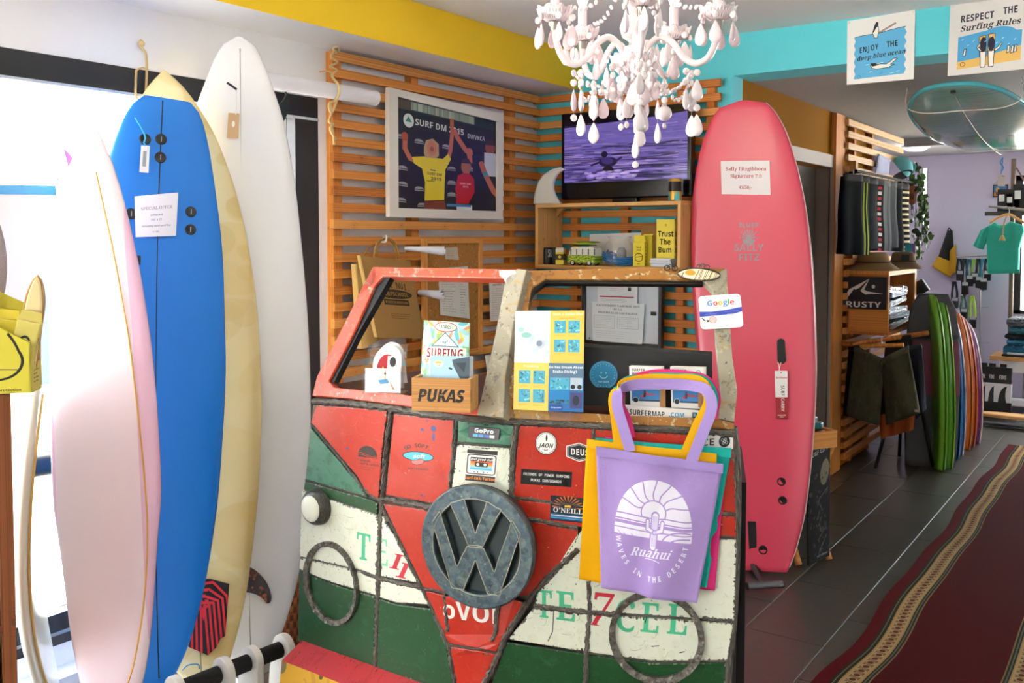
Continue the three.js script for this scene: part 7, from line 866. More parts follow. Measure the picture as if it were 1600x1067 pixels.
  // grey foam sheet standing on the shelf at the left edge
  const gs = thing('foam_sheet', 'rounded grey speckled foam sheet standing at the left edge', 'foam'), fs = new THREE.Shape(), q0 = onY(-2, 606, T), D0 = dep(q0) - 0.02, fm = mat('#ffffff', 0.9, { map: canvasTex(128, 128, (x) => { const r = rng(3); x.fillStyle = '#97898a'; x.fillRect(0, 0, 128, 128); speckle(x, 128, 128, 900, ['#7c6f72', '#b0a3a2', '#85787a'], 0.6, 1.6, r, 0.8); }, { repeat: [10, 10] }) });
  const sc = D0 / FOCAL, f2 = (x, y) => [(x + 2) * sc, (606 - y) * sc]; fs.moveTo(...f2(-90, 606)); fs.lineTo(...f2(-2, 606)); fs.lineTo(...f2(-2, 492)); fs.bezierCurveTo(...f2(22, 440), ...f2(19, 360), ...f2(-10, 312)); fs.lineTo(...f2(-90, 300)); part('sheet_body', extrude(fs, 0.012, 0.003), fm, gs); part('spine', boxG(0.02, 0.3, 0.018, 0.004), mat('#6f6467', 0.9), gs, [-0.09, 0.15, 0.006]); gs.position.copy(q0); gs.rotation.y = 1.0;
  // white board bag with a blue top edge behind
  const bb = thing('banner', 'white banner with a blue top edge taped inside the big window', 'banner'), q = (x, y, k = 0) => onX(x, y, XW + 0.03 - k); part('cover', sheet(q(-60, 300), q(86, 302), q(-60, 612), q(84, 600), 6, 6, (u, v) => 0.004 + 0.004 * Math.sin(u * 5 + v * 3), 0.006), mat('#e8e6e2', 0.8, { transparent: false }), bb); part('top_edge', sheet(q(-60, 288), q(84, 290), q(-60, 303), q(85, 304), 6, 1, (u) => 0.004 + 0.004 * Math.sin(u * 5 + 3) + 0.003, 0.012), mat('#5fb0e0', 0.7), bb); settle(bb);
  const tg = thing('wrist_tag', 'small grey patterned woven tag hanging beside the banner on the window', 'tag'); part('band', ribbon([q(90, 276, -0.05), q(89, 290, -0.055), q(92, 310, -0.06), q(88, 331, -0.055)], V(0.8, 0, 0.6), 0.022, 0.003, 24), mat('#ffffff', 0.85, { map: canvasTex(32, 128, (x) => { x.fillStyle = '#cfcfc6'; x.fillRect(0, 0, 32, 128); x.fillStyle = '#4d5450'; for (const y of [8, 44, 84, 108]) x.fillRect(4, y, 24, 14); x.fillStyle = '#f2f0ea'; x.fillRect(10, 50, 12, 4); }) }), tg); part('cord', tube([q(90, 276, -0.05), q(91, 270, -0.05), q(92, 262, -0.02)], 0.0015, 8, 5), string, tg); settle(tg);
}
{
  // board rack: white end plates, black foam rollers, white base
  const g = thing('board_rack', 'low rack of white plates and black foam rollers under the boards', 'rack'), h = 0.2, A = onY(437, 1015, h), B = onY(270, 1082, h), d = A.clone().sub(B).normalize(), side = V(0, 1, 0).cross(d).normalize();
  const plateAt = (p, hh, w, sx = 1) => { const s = new THREE.Shape(); s.moveTo(-w, -h + 0.03); s.lineTo(w * 1.6, -h + 0.03); s.quadraticCurveTo(w * 1.4, -0.06, w, 0); s.absarc(0, 0, w, 0, Math.PI); s.lineTo(-w, -h + 0.03); const e = extrude(s, 0.018, 0.003), o = part('end_plate', e, [0] && mat('#ece7dd', 0.5), g); orient(o, p, side, V(0, 1, 0), side.clone().cross(V(0, 1, 0))); };
  const rollers = [[0.02, 0.4], [0.46, 0.68], [0.72, 1.0]], len = A.distanceTo(B), L = (t) => B.clone().lerp(A, t);
  for (const t of [0.0, 0.43, 0.7, 1.02]) plateAt(L(t), h, 0.045);
  for (const [a, b] of rollers) part('foam_roller', rod(L(a), L(b), 0.025, 20), mat('#151515', 0.85), g);
  const bx = L(0.5), base = boxG(0.5, 0.028, len * 1.06, 0.006); const o = part('base_board', base, mat('#e4eaf0', 0.4), g); o.position.copy(bx).setY(0.016).addScaledVector(side, 0.1); o.rotation.y = Math.atan2(d.x, d.z); settle(g);
  // wicker basket
  const b = thing('basket', 'brown woven basket between the white longboard and the counter', 'basket'), q = atDepth(450, 960, 3.5); q.y = 0; const wick = mat('#ffffff', 0.7, { map: canvasTex(256, 256, (x) => { x.fillStyle = '#9a4f22'; x.fillRect(0, 0, 256, 256); for (let j = 0; j < 32; j++) for (let i = 0; i < 16; i++) { x.fillStyle = (i + j) % 2 ? '#b5622c' : '#6f3412'; x.fillRect(i * 16, j * 8, 15, 6); } }, { repeat: [3, 1.5] }), bumpMap: canvasTex(64, 64, (x) => { x.fillStyle = '#000'; x.fillRect(0, 0, 64, 64); for (let j = 0; j < 8; j++) for (let i = 0; i < 4; i++) { x.fillStyle = (i + j) % 2 ? '#fff' : '#777'; x.fillRect(i * 16, j * 8, 15, 6); } }, { data: true, repeat: [12, 6] }), bumpScale: 0.006 });
  part('body', lathe([[0.0001, 0.002], [0.09, 0.002], [0.105, 0.2], [0.112, 0.38], [0.104, 0.38], [0.096, 0.2], [0.085, 0.012], [0.0001, 0.012]], 40), wick, b); part('rim', new THREE.TorusGeometry(0.108, 0.01, 10, 40).rotateX(Math.PI / 2), wick, b, [0, 0.38, 0]); b.position.copy(q);
}
const weaveFar = noiseTex(64, [[16, 1], [32, 0.6]], 81, 0, 1);
// ---------- passage and far room ----------
{
  // slats and post on the passage wall
  const g = new THREE.Group(); g.name = 'trim_4'; g.userData.kind = 'structure'; scene.add(g); const r = rng(61);
  const pale = [woodTex(71, '#dcb783', '#a87a44', '#f0d3a6'), woodTex(72, '#d2aa74', '#9a6c3a', '#e6c595')].map((t) => mat('#ffffff', 0.55, { map: t }));
  structure('post', plank(0.03, 2.25, 0.19, 0.002, 1), woods[0], g).position.set(XH + 0.018, 1.13, -5.985);
  const ge = [plank(0.022, 0.04, 1.47, 0.002, 1), plank(0.022, 0.04, 0.7, 0.002, 2)];
  for (let k = 0; k < 30; k++) { const short = k === 3 || k === 6, y = 2.217 - k * 0.0735; structure('slat', ge[short ? 1 : 0], k < 9 ? pale[k % 2] : woods[Math.floor(r() * 4)], g).position.set(XH + 0.044, y, short ? -6.43 : -6.815); }
  for (const z of [-6.3, -6.74]) structure('batten', plank(0.036, 2.2, 0.04, 0, z), woods[1], g).position.set(XH + 0.018, 1.12, z);
}
{
  // metal rail with hanging swim shorts, each its own
  const X = -1.6, rl = thing('garment_rail', 'black metal rail on the slats carrying a row of hanging shorts', 'rail'); const y = 1.9; part('bar', rod(V(X, y, -5.95), V(X, y, -7.5), 0.009, 10), mat('#0c0c0d', 0.85), rl); for (const z of [-6.1, -7.4]) part('arm', rod(V(X, y, z), V(XH + 0.055, y, z), 0.008, 8), black, rl); part('wood_block', boxG(0.05, 0.09, 0.05, 0.004), pine[1], rl, [XH + 0.07, y + 0.03, -6.13]); settle(rl);
  const shorts = [['#15171c', null, 'plain black shorts nearest on the rail', 0.47], ['#20242a', '#a9b84a', 'black shorts with lime stripes on the rail', 0.48], ['#2f3236', null, 'charcoal shorts behind the lime striped pair', 0.45], ['#17181c', '#b23a4a', 'black shorts with a red and white pattern strip', 0.45], ['#6a6d70', '#7f8488', 'mid grey shorts in the middle of the rail', 0.46], ['#5a5e62', null, 'darker grey shorts right of the mid grey pair', 0.45], ['#1b1d22', null, 'black shorts just left of the striped pair', 0.46], ['#1c1a18', 'bands', 'shorts with black and cream horizontal bands at the far end of the rail', 0.46]];
  const pxs = [1333, 1344, 1358, 1368, 1378, 1388, 1398, 1409];
  shorts.forEach(([c, s, lab, L], i) => { const g = thing('shorts', lab + '', 'shorts', 'swim shorts on the rail'); const z = onX(pxs[i], 300, X).z, w = 0.24, m = clothMat('#ffffff', { map: canvasTex(128, 256, (x) => { x.fillStyle = c; x.fillRect(0, 0, 128, 256); if (s === 'bands') for (let k = 0; k < 11; k++) { x.fillStyle = '#d9cfae'; x.fillRect(0, 20 + k * 22, 128, 9); } else if (s && i === 1) for (let k = 0; k < 5; k++) { x.fillStyle = s; x.fillRect(18 + k * 22, 0, 10, 256); } else if (s && i === 3) for (let k = 0; k < 14; k++) { x.fillStyle = k % 2 ? s : '#d8d4d0'; x.fillRect(80, k * 19, 34, 12); } else if (s) { x.fillStyle = s; x.fillRect(60, 0, 50, 256); } }) });
    const tilt = 0.1 * ((i * 7) % 3 - 1); const A = (u, yy) => V(X + (u - 0.5) * 0.07, yy, z - (u - 0.5) * 0.25); part('front_panel', sheet(A(0.12, 1.86), A(0.88, 1.86), A(0, 1.86 - L), A(1, 1.86 - L + tilt * 0.1), 10, 8, (u, v) => 0.008 * Math.sin(u * 9 + i) * (1.1 - v) + 0.004 * Math.sin(v * 8), 0.03), m, g); part('waistband', sheet(A(0.12, 1.875), A(0.88, 1.875), A(0.11, 1.835), A(0.89, 1.835), 6, 1, (u) => 0.006 + 0.012 * Math.sin(u * 9 + i) * 0.1, 0.016), mat(c, 0.9), g);
    part('clip', rod(A(0.5, 1.87), V(X, 1.905, A(0.5, 0).z), 0.003, 6), steel, g); settle(g); });
  // cloth and cap over the slats
  const t = thing('cloth', 'pale lavender folded cloth hung over the slats above the rail', 'cloth'), q = (x, y, XX = XH + 0.075) => onX(x, y, XX); part('front_fold', sheet(q(1372, 243), q(1390, 251), q(1369, 270), q(1389, 273), 5, 4, (u, v) => 0.006 * Math.sin(u * 6 + v), 0.01), mat('#a9b0d0', 0.9), t); part('top_fold', rod(q(1372, 243, XH + 0.06), q(1390, 251, XH + 0.06), 0.012, 10), mat('#b3badb', 0.9), t); settle(t);
  const cp = thing('cap', 'turquoise cap hanging at the far end of the slats', 'cap'), cm = mat('#6fc3cc', 0.85); const cc = q(1407, 262, XH + 0.09); const dome = new THREE.SphereGeometry(0.085, 24, 14, 0, 6.283, 0, 1.6); part('crown', dome, cm, cp, cc, [0, 0, -0.9]); const br = new THREE.Shape(); br.absellipse(0, 0, 0.075, 0.06, 0, 6.283); part('brim', extrude(br, 0.004, 0.001), mat('#20242a', 0.8), cp, cc.clone().add(V(0.02, -0.055, 0.02)), [1.2, 0.4, 0]); part('strap_loop', tube([cc.clone().add(V(0.05, 0.03, -0.05)), cc.clone().add(V(0.09, 0.02, -0.06)), cc.clone().add(V(0.08, -0.03, -0.05))], 0.006, 14, 6), cm, cp); settle(cp);
}
{
  // trailing ivy: pot, stems, leaves
  const g = thing('potted_ivy', 'trailing green ivy in a brown pot at the end of the slats', 'plant'), P = (x, y, k = 0) => onZ(x, y, -7.56 + k), r = rng(19), c = P(1420, 300);
  part('pot', lathe([[0.0001, 0], [0.045, 0], [0.062, 0.11], [0.066, 0.13], [0.06, 0.13], [0.05, 0.11], [0.0001, 0.1]], 24), mat('#8a4f36', 0.8), g, P(1420, 318)); part('bracket', rod(P(1419, 320), P(1419, 396), 0.008, 8), mat('#6b4426', 0.7), g);
  const leaf = new THREE.Shape(); leaf.moveTo(0, 0); leaf.bezierCurveTo(0.022, 0.004, 0.024, 0.022, 0, 0.044); leaf.bezierCurveTo(-0.024, 0.022, -0.022, 0.004, 0, 0); const lg = new THREE.ShapeGeometry(leaf, 4); { const p = lg.attributes.position; for (let i = 0; i < p.count; i++) p.setZ(i, -Math.abs(p.getX(i)) * 0.35); lg.computeVertexNormals(); }
  const lm = ['#2f5220', '#3d6a28', '#234018', '#557f34'].map((k) => phys(k, 0.5, { side: THREE.DoubleSide, transmission: 0.25, thickness: 0 }));
  const vines = [[[1420, 290], [1432, 285], [1440, 310], [1442, 350], [1438, 372]], [[1422, 285], [1436, 300], [1436, 340], [1446, 362], [1440, 385]], [[1420, 286], [1426, 320], [1432, 360], [1436, 392], [1441, 406]], [[1418, 284], [1416, 266], [1428, 262], [1438, 276], [1445, 330]], [[1424, 288], [1440, 290], [1446, 320], [1444, 350], [1450, 388]], [[1420, 285], [1430, 300], [1430, 345], [1428, 376], [1434, 398]]];
  for (const v of vines) { const cv = new THREE.CatmullRomCurve3(v.map(([x, y], i) => P(x, y, (r() - 0.5) * 0.08))); part('stem', new THREE.TubeGeometry(cv, 20, 0.0022, 5), mat('#4a5a28', 0.8), g); for (let i = 0; i < 36; i++) { const t = (i + r()) / 36, p = cv.getPoint(t); part('leaf', lg, lm[Math.floor(r() * 4)], g, p.add(V((r() - 0.5) * 0.05, (r() - 0.5) * 0.03, (r() - 0.5) * 0.05)), [r() * 2 - 1.6, r() * 6.28, r() * 2 - 1]).scale.setScalar(0.75 + r() * 0.6); } }
  settle(g);
  const s = thing('wall_light', 'slim upright white light strip on the far wall behind the ivy', 'lamp'), a = onZ(1445, 262, ZF + 0.05), b = onZ(1444.5, 352, ZF + 0.05), h = a.y - b.y; part('housing', boxG(0.035, h, 0.03, 0.004), white, s, [a.x, (a.y + b.y) / 2, ZF + 0.02]); part('diffuser', boxG(0.026, h * 0.97, 0.012, 0.005), mat('#ffffff', 0.4, { emissive: '#ffffff', emissiveIntensity: 1.6 }), s, [a.x, (a.y + b.y) / 2, ZF + 0.04]); settle(s); const l = new THREE.RectAreaLight('#ffffff', 1.6, 0.026, h * 0.97); l.position.set(a.x, (a.y + b.y) / 2, ZF + 0.05); l.lookAt(a.x, (a.y + b.y) / 2, 0); scene.add(l);
}
{
  // crate with the dark printed panel, hats on top, silver packs inside
  const zf = -6.12, x0 = XH + 0.06, x1 = -1.435, y0 = onZ(1387, 525, zf).y, y1 = onZ(1387, 424, zf).y, zb = -6.9, t = 0.02, g = thing('wall_crate', 'brown wooden wall crate with a black printed panel on its front', 'shelf');
  const B = (n, xa, xb, ya, yb, za, zb2, m) => part(n, plank(Math.abs(xb - xa), Math.abs(yb - ya), Math.abs(zb2 - za), 0.0015, ya), m, g, [(xa + xb) / 2, (ya + yb) / 2, (za + zb2) / 2]);
  B('top_board', x0, x1, y1 - t, y1, zf, zb, woods[2]); B('bottom_board', x0, x1, y0, y0 + t, zf, zb, woods[3]); B('front_board', x0, x1, y0 + t, (y0 + y1) / 2, zf, zf - 0.02, woods[0]); B('front_board', x0, x1, (y0 + y1) / 2, y1 - t, zf, zf - 0.02, woods[3]); B('back_board', x0, x1, y0 + t, y1 - t, zb, zb + 0.02, woods[3]); B('edge_strip', x1 - 0.006, x1, y1 - t - 0.01, y1 - t, zf - 0.02, zb + 0.02, pine[1]); B('edge_strip', x1 - 0.012, x1, y0 + t, y1 - t, zb + 0.02, zb + 0.05, pine[1]);
  const q = (x, y) => onZ(x, y, zf + 0.004); part('printed_panel', sheet(q(1313, 431), q(1386, 433), q(1312.5, 482), q(1385, 484), 1, 1, null, 0.003), mat('#ffffff', 0.5, { map: canvasTex(360, 250, (x) => { x.fillStyle = '#23262e'; x.fillRect(0, 0, 360, 250); const w = '#e2dfdc'; poly(x, [[228, 14], [70, 100], [30, 166], [62, 160], [108, 96], [120, 102], [150, 86]], w); poly(x, [[228, 14], [176, 82], [158, 110], [196, 136], [330, 126], [214, 112], [188, 98]], w); disc(x, 258, 74, 14, w); text(x, 'RUSTY', 180, 214, 62, w, { sx: 1.5 }); }) }), g); settle(g);
  const foil = mat('#c9d2d8', 0.22, { metalness: 0.75, bumpMap: noiseTex(128, [[6, 1], [14, 0.7]], 55, 0, 1), bumpScale: 0.02 }), fd = mat('#7d8e98', 0.28, { metalness: 0.6, bumpMap: foil.bumpMap, bumpScale: 0.02 }), r = rng(71);
  for (let k = 0; k < 6; k++) { const s = thing('foil_pack', ['lowest', 'second lowest', 'third lowest', 'fourth lowest', 'second highest', 'topmost'][k] + ' crinkled silver pack stacked in the black-panelled crate', 'pack', 'silver packs in the crate'); const ge = boxG(0.2, 0.042, 0.5, 0.016, 5), p = ge.attributes.position; for (let i = 0; i < p.count; i++) p.setY(i, p.getY(i) + 0.012 * Math.sin(p.getZ(i) * 23 + k * 2) + 0.006 * Math.sin(p.getX(i) * 50 + k)); ge.computeVertexNormals(); part('pack_body', ge, k % 3 === 1 ? fd : foil, s); part('seal', boxG(0.2, 0.004, 0.03, 0.001), foil, s, [0, 0.0, 0.262]); s.position.set(x1 - 0.115 + (r() - 0.5) * 0.02, y0 + t + 0.026 + k * 0.044 + 0.014, -6.49 + (r() - 0.5) * 0.05); s.rotation.y = (r() - 0.5) * 0.1; }
  const hat = (label, px, py, rr2, col, z) => { const h = thing('bucket_hat', label, 'hat'), p = onZ(px, py, z); const m = mat('#ffffff', 0.9, { map: canvasTex(64, 64, (x) => { const q2 = rng(5); x.fillStyle = col; x.fillRect(0, 0, 64, 64); speckle(x, 64, 64, 300, ['#5f4c38', '#8d7658'], 0.4, 1.4, q2, 0.3); }, { repeat: [6, 3] }) }); part('crown', lathe([[0.0001, 0.115], [rr2 * 0.42, 0.113], [rr2 * 0.55, 0.1], [rr2 * 0.62, 0.045], [rr2 * 0.6, 0.045], [rr2 * 0.5, 0.095], [0.0001, 0.105]], 28), m, h); part('brim', lathe([[rr2 * 0.61, 0.05], [rr2 * 0.8, 0.026], [rr2, 0.002], [rr2 * 0.98, 0.0], [rr2 * 0.78, 0.02], [rr2 * 0.6, 0.044]], 32), m, h); const bd = new THREE.TorusGeometry(rr2 * 0.63, 0.004, 6, 28); bd.rotateX(Math.PI / 2); part('hat_band', bd, mat('#4d3f30', 0.9), h, [0, 0.052, 0]); h.position.set(p.x, y1 + 0.001, z); return h; };
  hat('large tan bucket hat on top of the black-panelled crate', 1364, 420, 0.17, '#8d7048', -6.3); const h2 = hat('brown bucket hat with a small dark label, behind the tan one', 1411, 420, 0.13, '#6f563f', -6.72); part('label_patch', boxG(0.05, 0.04, 0.004, 0.001), mat('#2c3328', 0.7), h2, [0.03, 0.075, 0.078], [-0.15, 0.3, 0]);
  const bk = thing('folder', 'turquoise and purple card folder behind the hats', 'folder'), q3 = (x, y) => onZ(x, y, -6.88); part('front_half', sheet(q3(1414, 386), q3(1425, 386), q3(1414, 424), q3(1425, 424), 1, 1, null, 0.006), mat('#2f9fae', 0.6), bk); part('spine_half', sheet(q3(1425, 386), q3(1430, 386), q3(1425, 424), q3(1430, 424), 1, 1, null, 0.006), mat('#6a3f8c', 0.6), bk); settle(bk); bk.position.y = y1 + 0.001;
}
{
  // big olive shorts on a wooden hanger below the crate
  const z = -5.98, q = (x, y, k = 0) => onZ(x, y, z + k), g = thing('shorts', 'big dark olive shorts hanging on a wooden hanger under the crate', 'shorts'), m = clothMat('#d0d0d0', { map: canvasTex(256, 256, (x) => { const r = rng(44); x.fillStyle = '#5a5843'; x.fillRect(0, 0, 256, 256); speckle(x, 256, 256, 120, ['#4a4a3c', '#66634a', '#50503f'], 6, 30, r, 0.4); }), bumpMap: fineNoise, bumpScale: 0.002 });
  const leg = (a, b, c, d, n) => part('leg', sheet(q(...a), q(...b), q(...c), q(...d), 14, 14, (u, v) => 0.03 * Math.sin(u * 3.14) + 0.008 * Math.sin(u * 8 + v * 4 + n), 0.03), m, g); leg([1335, 544], [1380, 562], [1322, 648], [1373, 664], 0); leg([1376, 562], [1418, 543], [1385, 664], [1436, 646], 2);
  part('waistband', sheet(q(1334, 540, 0.02), q(1378, 560, 0.02), q(1334, 550, 0.02), q(1378, 570, 0.02), 6, 1, (u) => 0.012 * Math.sin(u * 3.14), 0.02), mat('#4c4a39', 0.95), g); part('waistband', sheet(q(1378, 560, 0.02), q(1419, 539, 0.02), q(1378, 570, 0.02), q(1419, 550, 0.02), 6, 1, (u) => 0.012 * Math.sin(u * 3.14), 0.02), mat('#4c4a39', 0.95), g); part('drawstring', tube([q(1377, 562, 0.05), q(1374, 572, 0.055), q(1378, 582, 0.05), q(1381, 570, 0.05)], 0.003, 16, 5), mat('#1c1c18', 0.8), g); part('brand_tab', boxG(0.02, 0.014, 0.003, 0.001), mat('#b9b9ae', 0.7), g, q(1432, 642, 0.03)); settle(g);
  const h = thing('clothes_hanger', 'brown wooden hanger bars on the slats holding the olive shorts', 'hanger'); part('bar', rod(q(1330, 538, -0.02), q(1450, 520, -0.3), 0.016, 10), woods[3], h); part('bar', rod(q(1344, 541, -0.01), q(1412, 539, -0.02), 0.014, 10), woods[0], h); part('hook', tube([q(1378, 540, -0.015), q(1378, 528, -0.02), q(1384, 524, -0.03)], 0.004, 14, 6), steel, h); part('arm', rod(q(1330, 538, -0.02), V(XH + 0.05, q(1330, 538).y, z - 0.05), 0.012, 8), woods[3], h); settle(h);
  const t = (label, a, b, c, d, col, k, seed, more) => { const s = thing('garment', label, 'garment'); part('cloth_front', sheet(q(...a, k), q(...b, k), q(...c, k), q(...d, k), 8, 8, (u, v) => 0.02 * Math.sin(u * 7 + seed) * (1.1 - v), 0.02), clothMat(col), s); part('collar', rod(q(...a, k), q(...b, k), 0.014, 8), mat(col, 0.9), s); if (more) more(s); settle(s); };
  t('black garment hanging left behind the olive shorts', [1326, 545], [1346, 545], [1318, 648], [1340, 655], '#16171a', -0.1, 1); t('dark garment with a rust orange hem hanging low behind the olive shorts', [1384, 529], [1424, 526], [1374, 652], [1428, 646], '#2b2826', -0.2, 2, (s) => part('fringe', sheet(q(1373, 648, -0.19), q(1429, 642, -0.19), q(1376, 686, -0.19), q(1426, 672, -0.19), 10, 4, (u, v) => 0.015 * Math.sin(u * 17), 0.012), clothMat('#a0552c'), s)); t('dark blue-grey garment right of the olive shorts', [1416, 545], [1440, 540], [1432, 655], [1446, 640], '#30343c', -0.12, 3);
}
{
  // body boards standing in a row, tall softer one first
  const mk = (label, px, py, yTop, w, th, col, rail, i) => { const g = thing('bodyboard', label, 'bodyboard', 'bodyboards standing in a row'), o = onY(px, py, 0.001), top = onZ(px, yTop, o.z).y, L = top; const hw = spline1([[0, w * 0.72], [0.15, w * 0.88], [0.45, w], [0.7, w * 0.93], [0.88, w * 0.72], [0.97, w * 0.45], [1, w * 0.3]]);
    const ge = boardGeo(L, hw, th, { thick: () => 1, square: 0.35, nl: 40, tipW: 0.02, rocker: (t) => 0.05 * t * t }); part('deck', ge, phys(col, 0.35, { clearcoat: 0.4 }), g); const b2 = boardGeo(L * 0.99, (t) => hw(t) * 0.985, th * 0.3, { thick: () => 1, square: 0.35, nl: 40, tipW: 0.02, rocker: (t) => 0.05 * t * t - th * 0.6 }); part('slick_bottom', b2, phys(rail, 0.25, { clearcoat: 0.5 }), g); const plug = new THREE.CylinderGeometry(0.014, 0.014, 0.01, 14); plug.rotateX(Math.PI / 2); part('leash_plug', plug, black, g, [0, L * 0.82, 0.05 * 0.67 + th / 2]);
    const out = V(-1, 0, 0.42 + i * 0.02).normalize(), right = V(0, 1, 0).cross(out).normalize(); orient(g, o.clone().addScaledVector(right, -w * 0.72), right, V(0, 1, 0), out); return g; };
  const list = [['nearest bodyboard of the row, bright green', 1469, 735, 462, '#6fae2c', '#86c63a'], ['second bodyboard of the row, green with a yellower underside', 1481, 733, 462, '#5d9e26', '#9acb3a'], ['third bodyboard of the row, dark blue', 1491, 718, 464, '#1f4f86', '#2c6aa8'], ['fourth bodyboard of the row, sky blue edge', 1498, 712, 488, '#2f6fae', '#d8e4ea'], ['fifth bodyboard of the row, glossy orange', 1509, 703, 490, '#c8611c', '#e0792c'], ['sixth bodyboard of the row, orange red', 1516, 699, 496, '#b5501a', '#d8702a'], ['farthest bodyboard of the row, purple with a white edge', 1525, 693, 506, '#7a2f7c', '#efeaf2']];
  list.forEach(([l, x, y, t, c, rl], i) => mk(l, x, y, t, 0.25, 0.045, c, rl, i));
  const big = thing('softboard', 'tall dark grey soft board with a dusky pink panel beside the bodyboards', 'board'), a = onY(1452, 728, 0.001), b = onZ(1446, 458, a.z - 0.1), L = b.y; const hw = spline1([[0, 0.15], [0.5, 0.17], [0.9, 0.14], [1, 0.09]]), out = V(0.35, 0, 1).normalize(), right = V(0, 1, 0).cross(out).normalize(); part('deck', boardGeo(L, hw, 0.05, { thick: () => 1, square: 0.4, nl: 30, tipW: 0.02 }), mat('#ffffff', 0.6, { map: canvasTex(64, 256, (x) => { x.fillStyle = '#4a4a4e'; x.fillRect(0, 0, 64, 256); x.fillStyle = '#7c3a52'; x.fillRect(0, 70, 64, 80); x.fillStyle = '#2a2a2e'; x.fillRect(0, 60, 64, 6); }) }), big); part('leash_plug', rod(V(0, L * 0.86, 0.02), V(0, L * 0.86, 0.034), 0.016, 14), black, big); orient(big, a.clone().add(V(0.0, 0, -0.02)), right, V(0, 1, 0), out);
  const r = thing('board_easel', 'black folding metal easel standing before the bodyboards', 'stand'), q = (x, y, z) => onZ(x, y, z); part('leg', rod(onY(1368, 731, 0.01), q(1392, 640, -6.25), 0.011, 8), black, r); part('leg', rod(onY(1405, 712, 0.01), q(1408, 640, -6.5), 0.011, 8), black, r); part('leg', rod(onY(1458, 728, 0.01), q(1432, 600, -6.2), 0.011, 8), black, r); part('crossbar', rod(q(1392, 640, -6.25), q(1432, 606, -6.2), 0.009, 8), black, r); settle(r);
  const bg = thing('board_bag', 'dark grey bag standing on the floor under the hanging shorts', 'bag'), z = -6.75, c = (x, y) => onZ(x, y, z); part('bag_front', sheet(c(1414, 660), c(1458, 640), c(1418, 722), c(1456, 726), 8, 8, (u, v) => 0.03 * Math.sin(u * 3.1) * Math.sin(v * 3.1), 0.08), mat('#45464a', 0.9), bg); part('bag_flap', sheet(c(1414, 658), c(1458, 638), c(1414, 672), c(1457, 654), 6, 2, (u) => 0.035 * Math.sin(u * 3.1), 0.004), mat('#37383c', 0.9), bg); settle(bg); bg.position.y = 0.001;
}
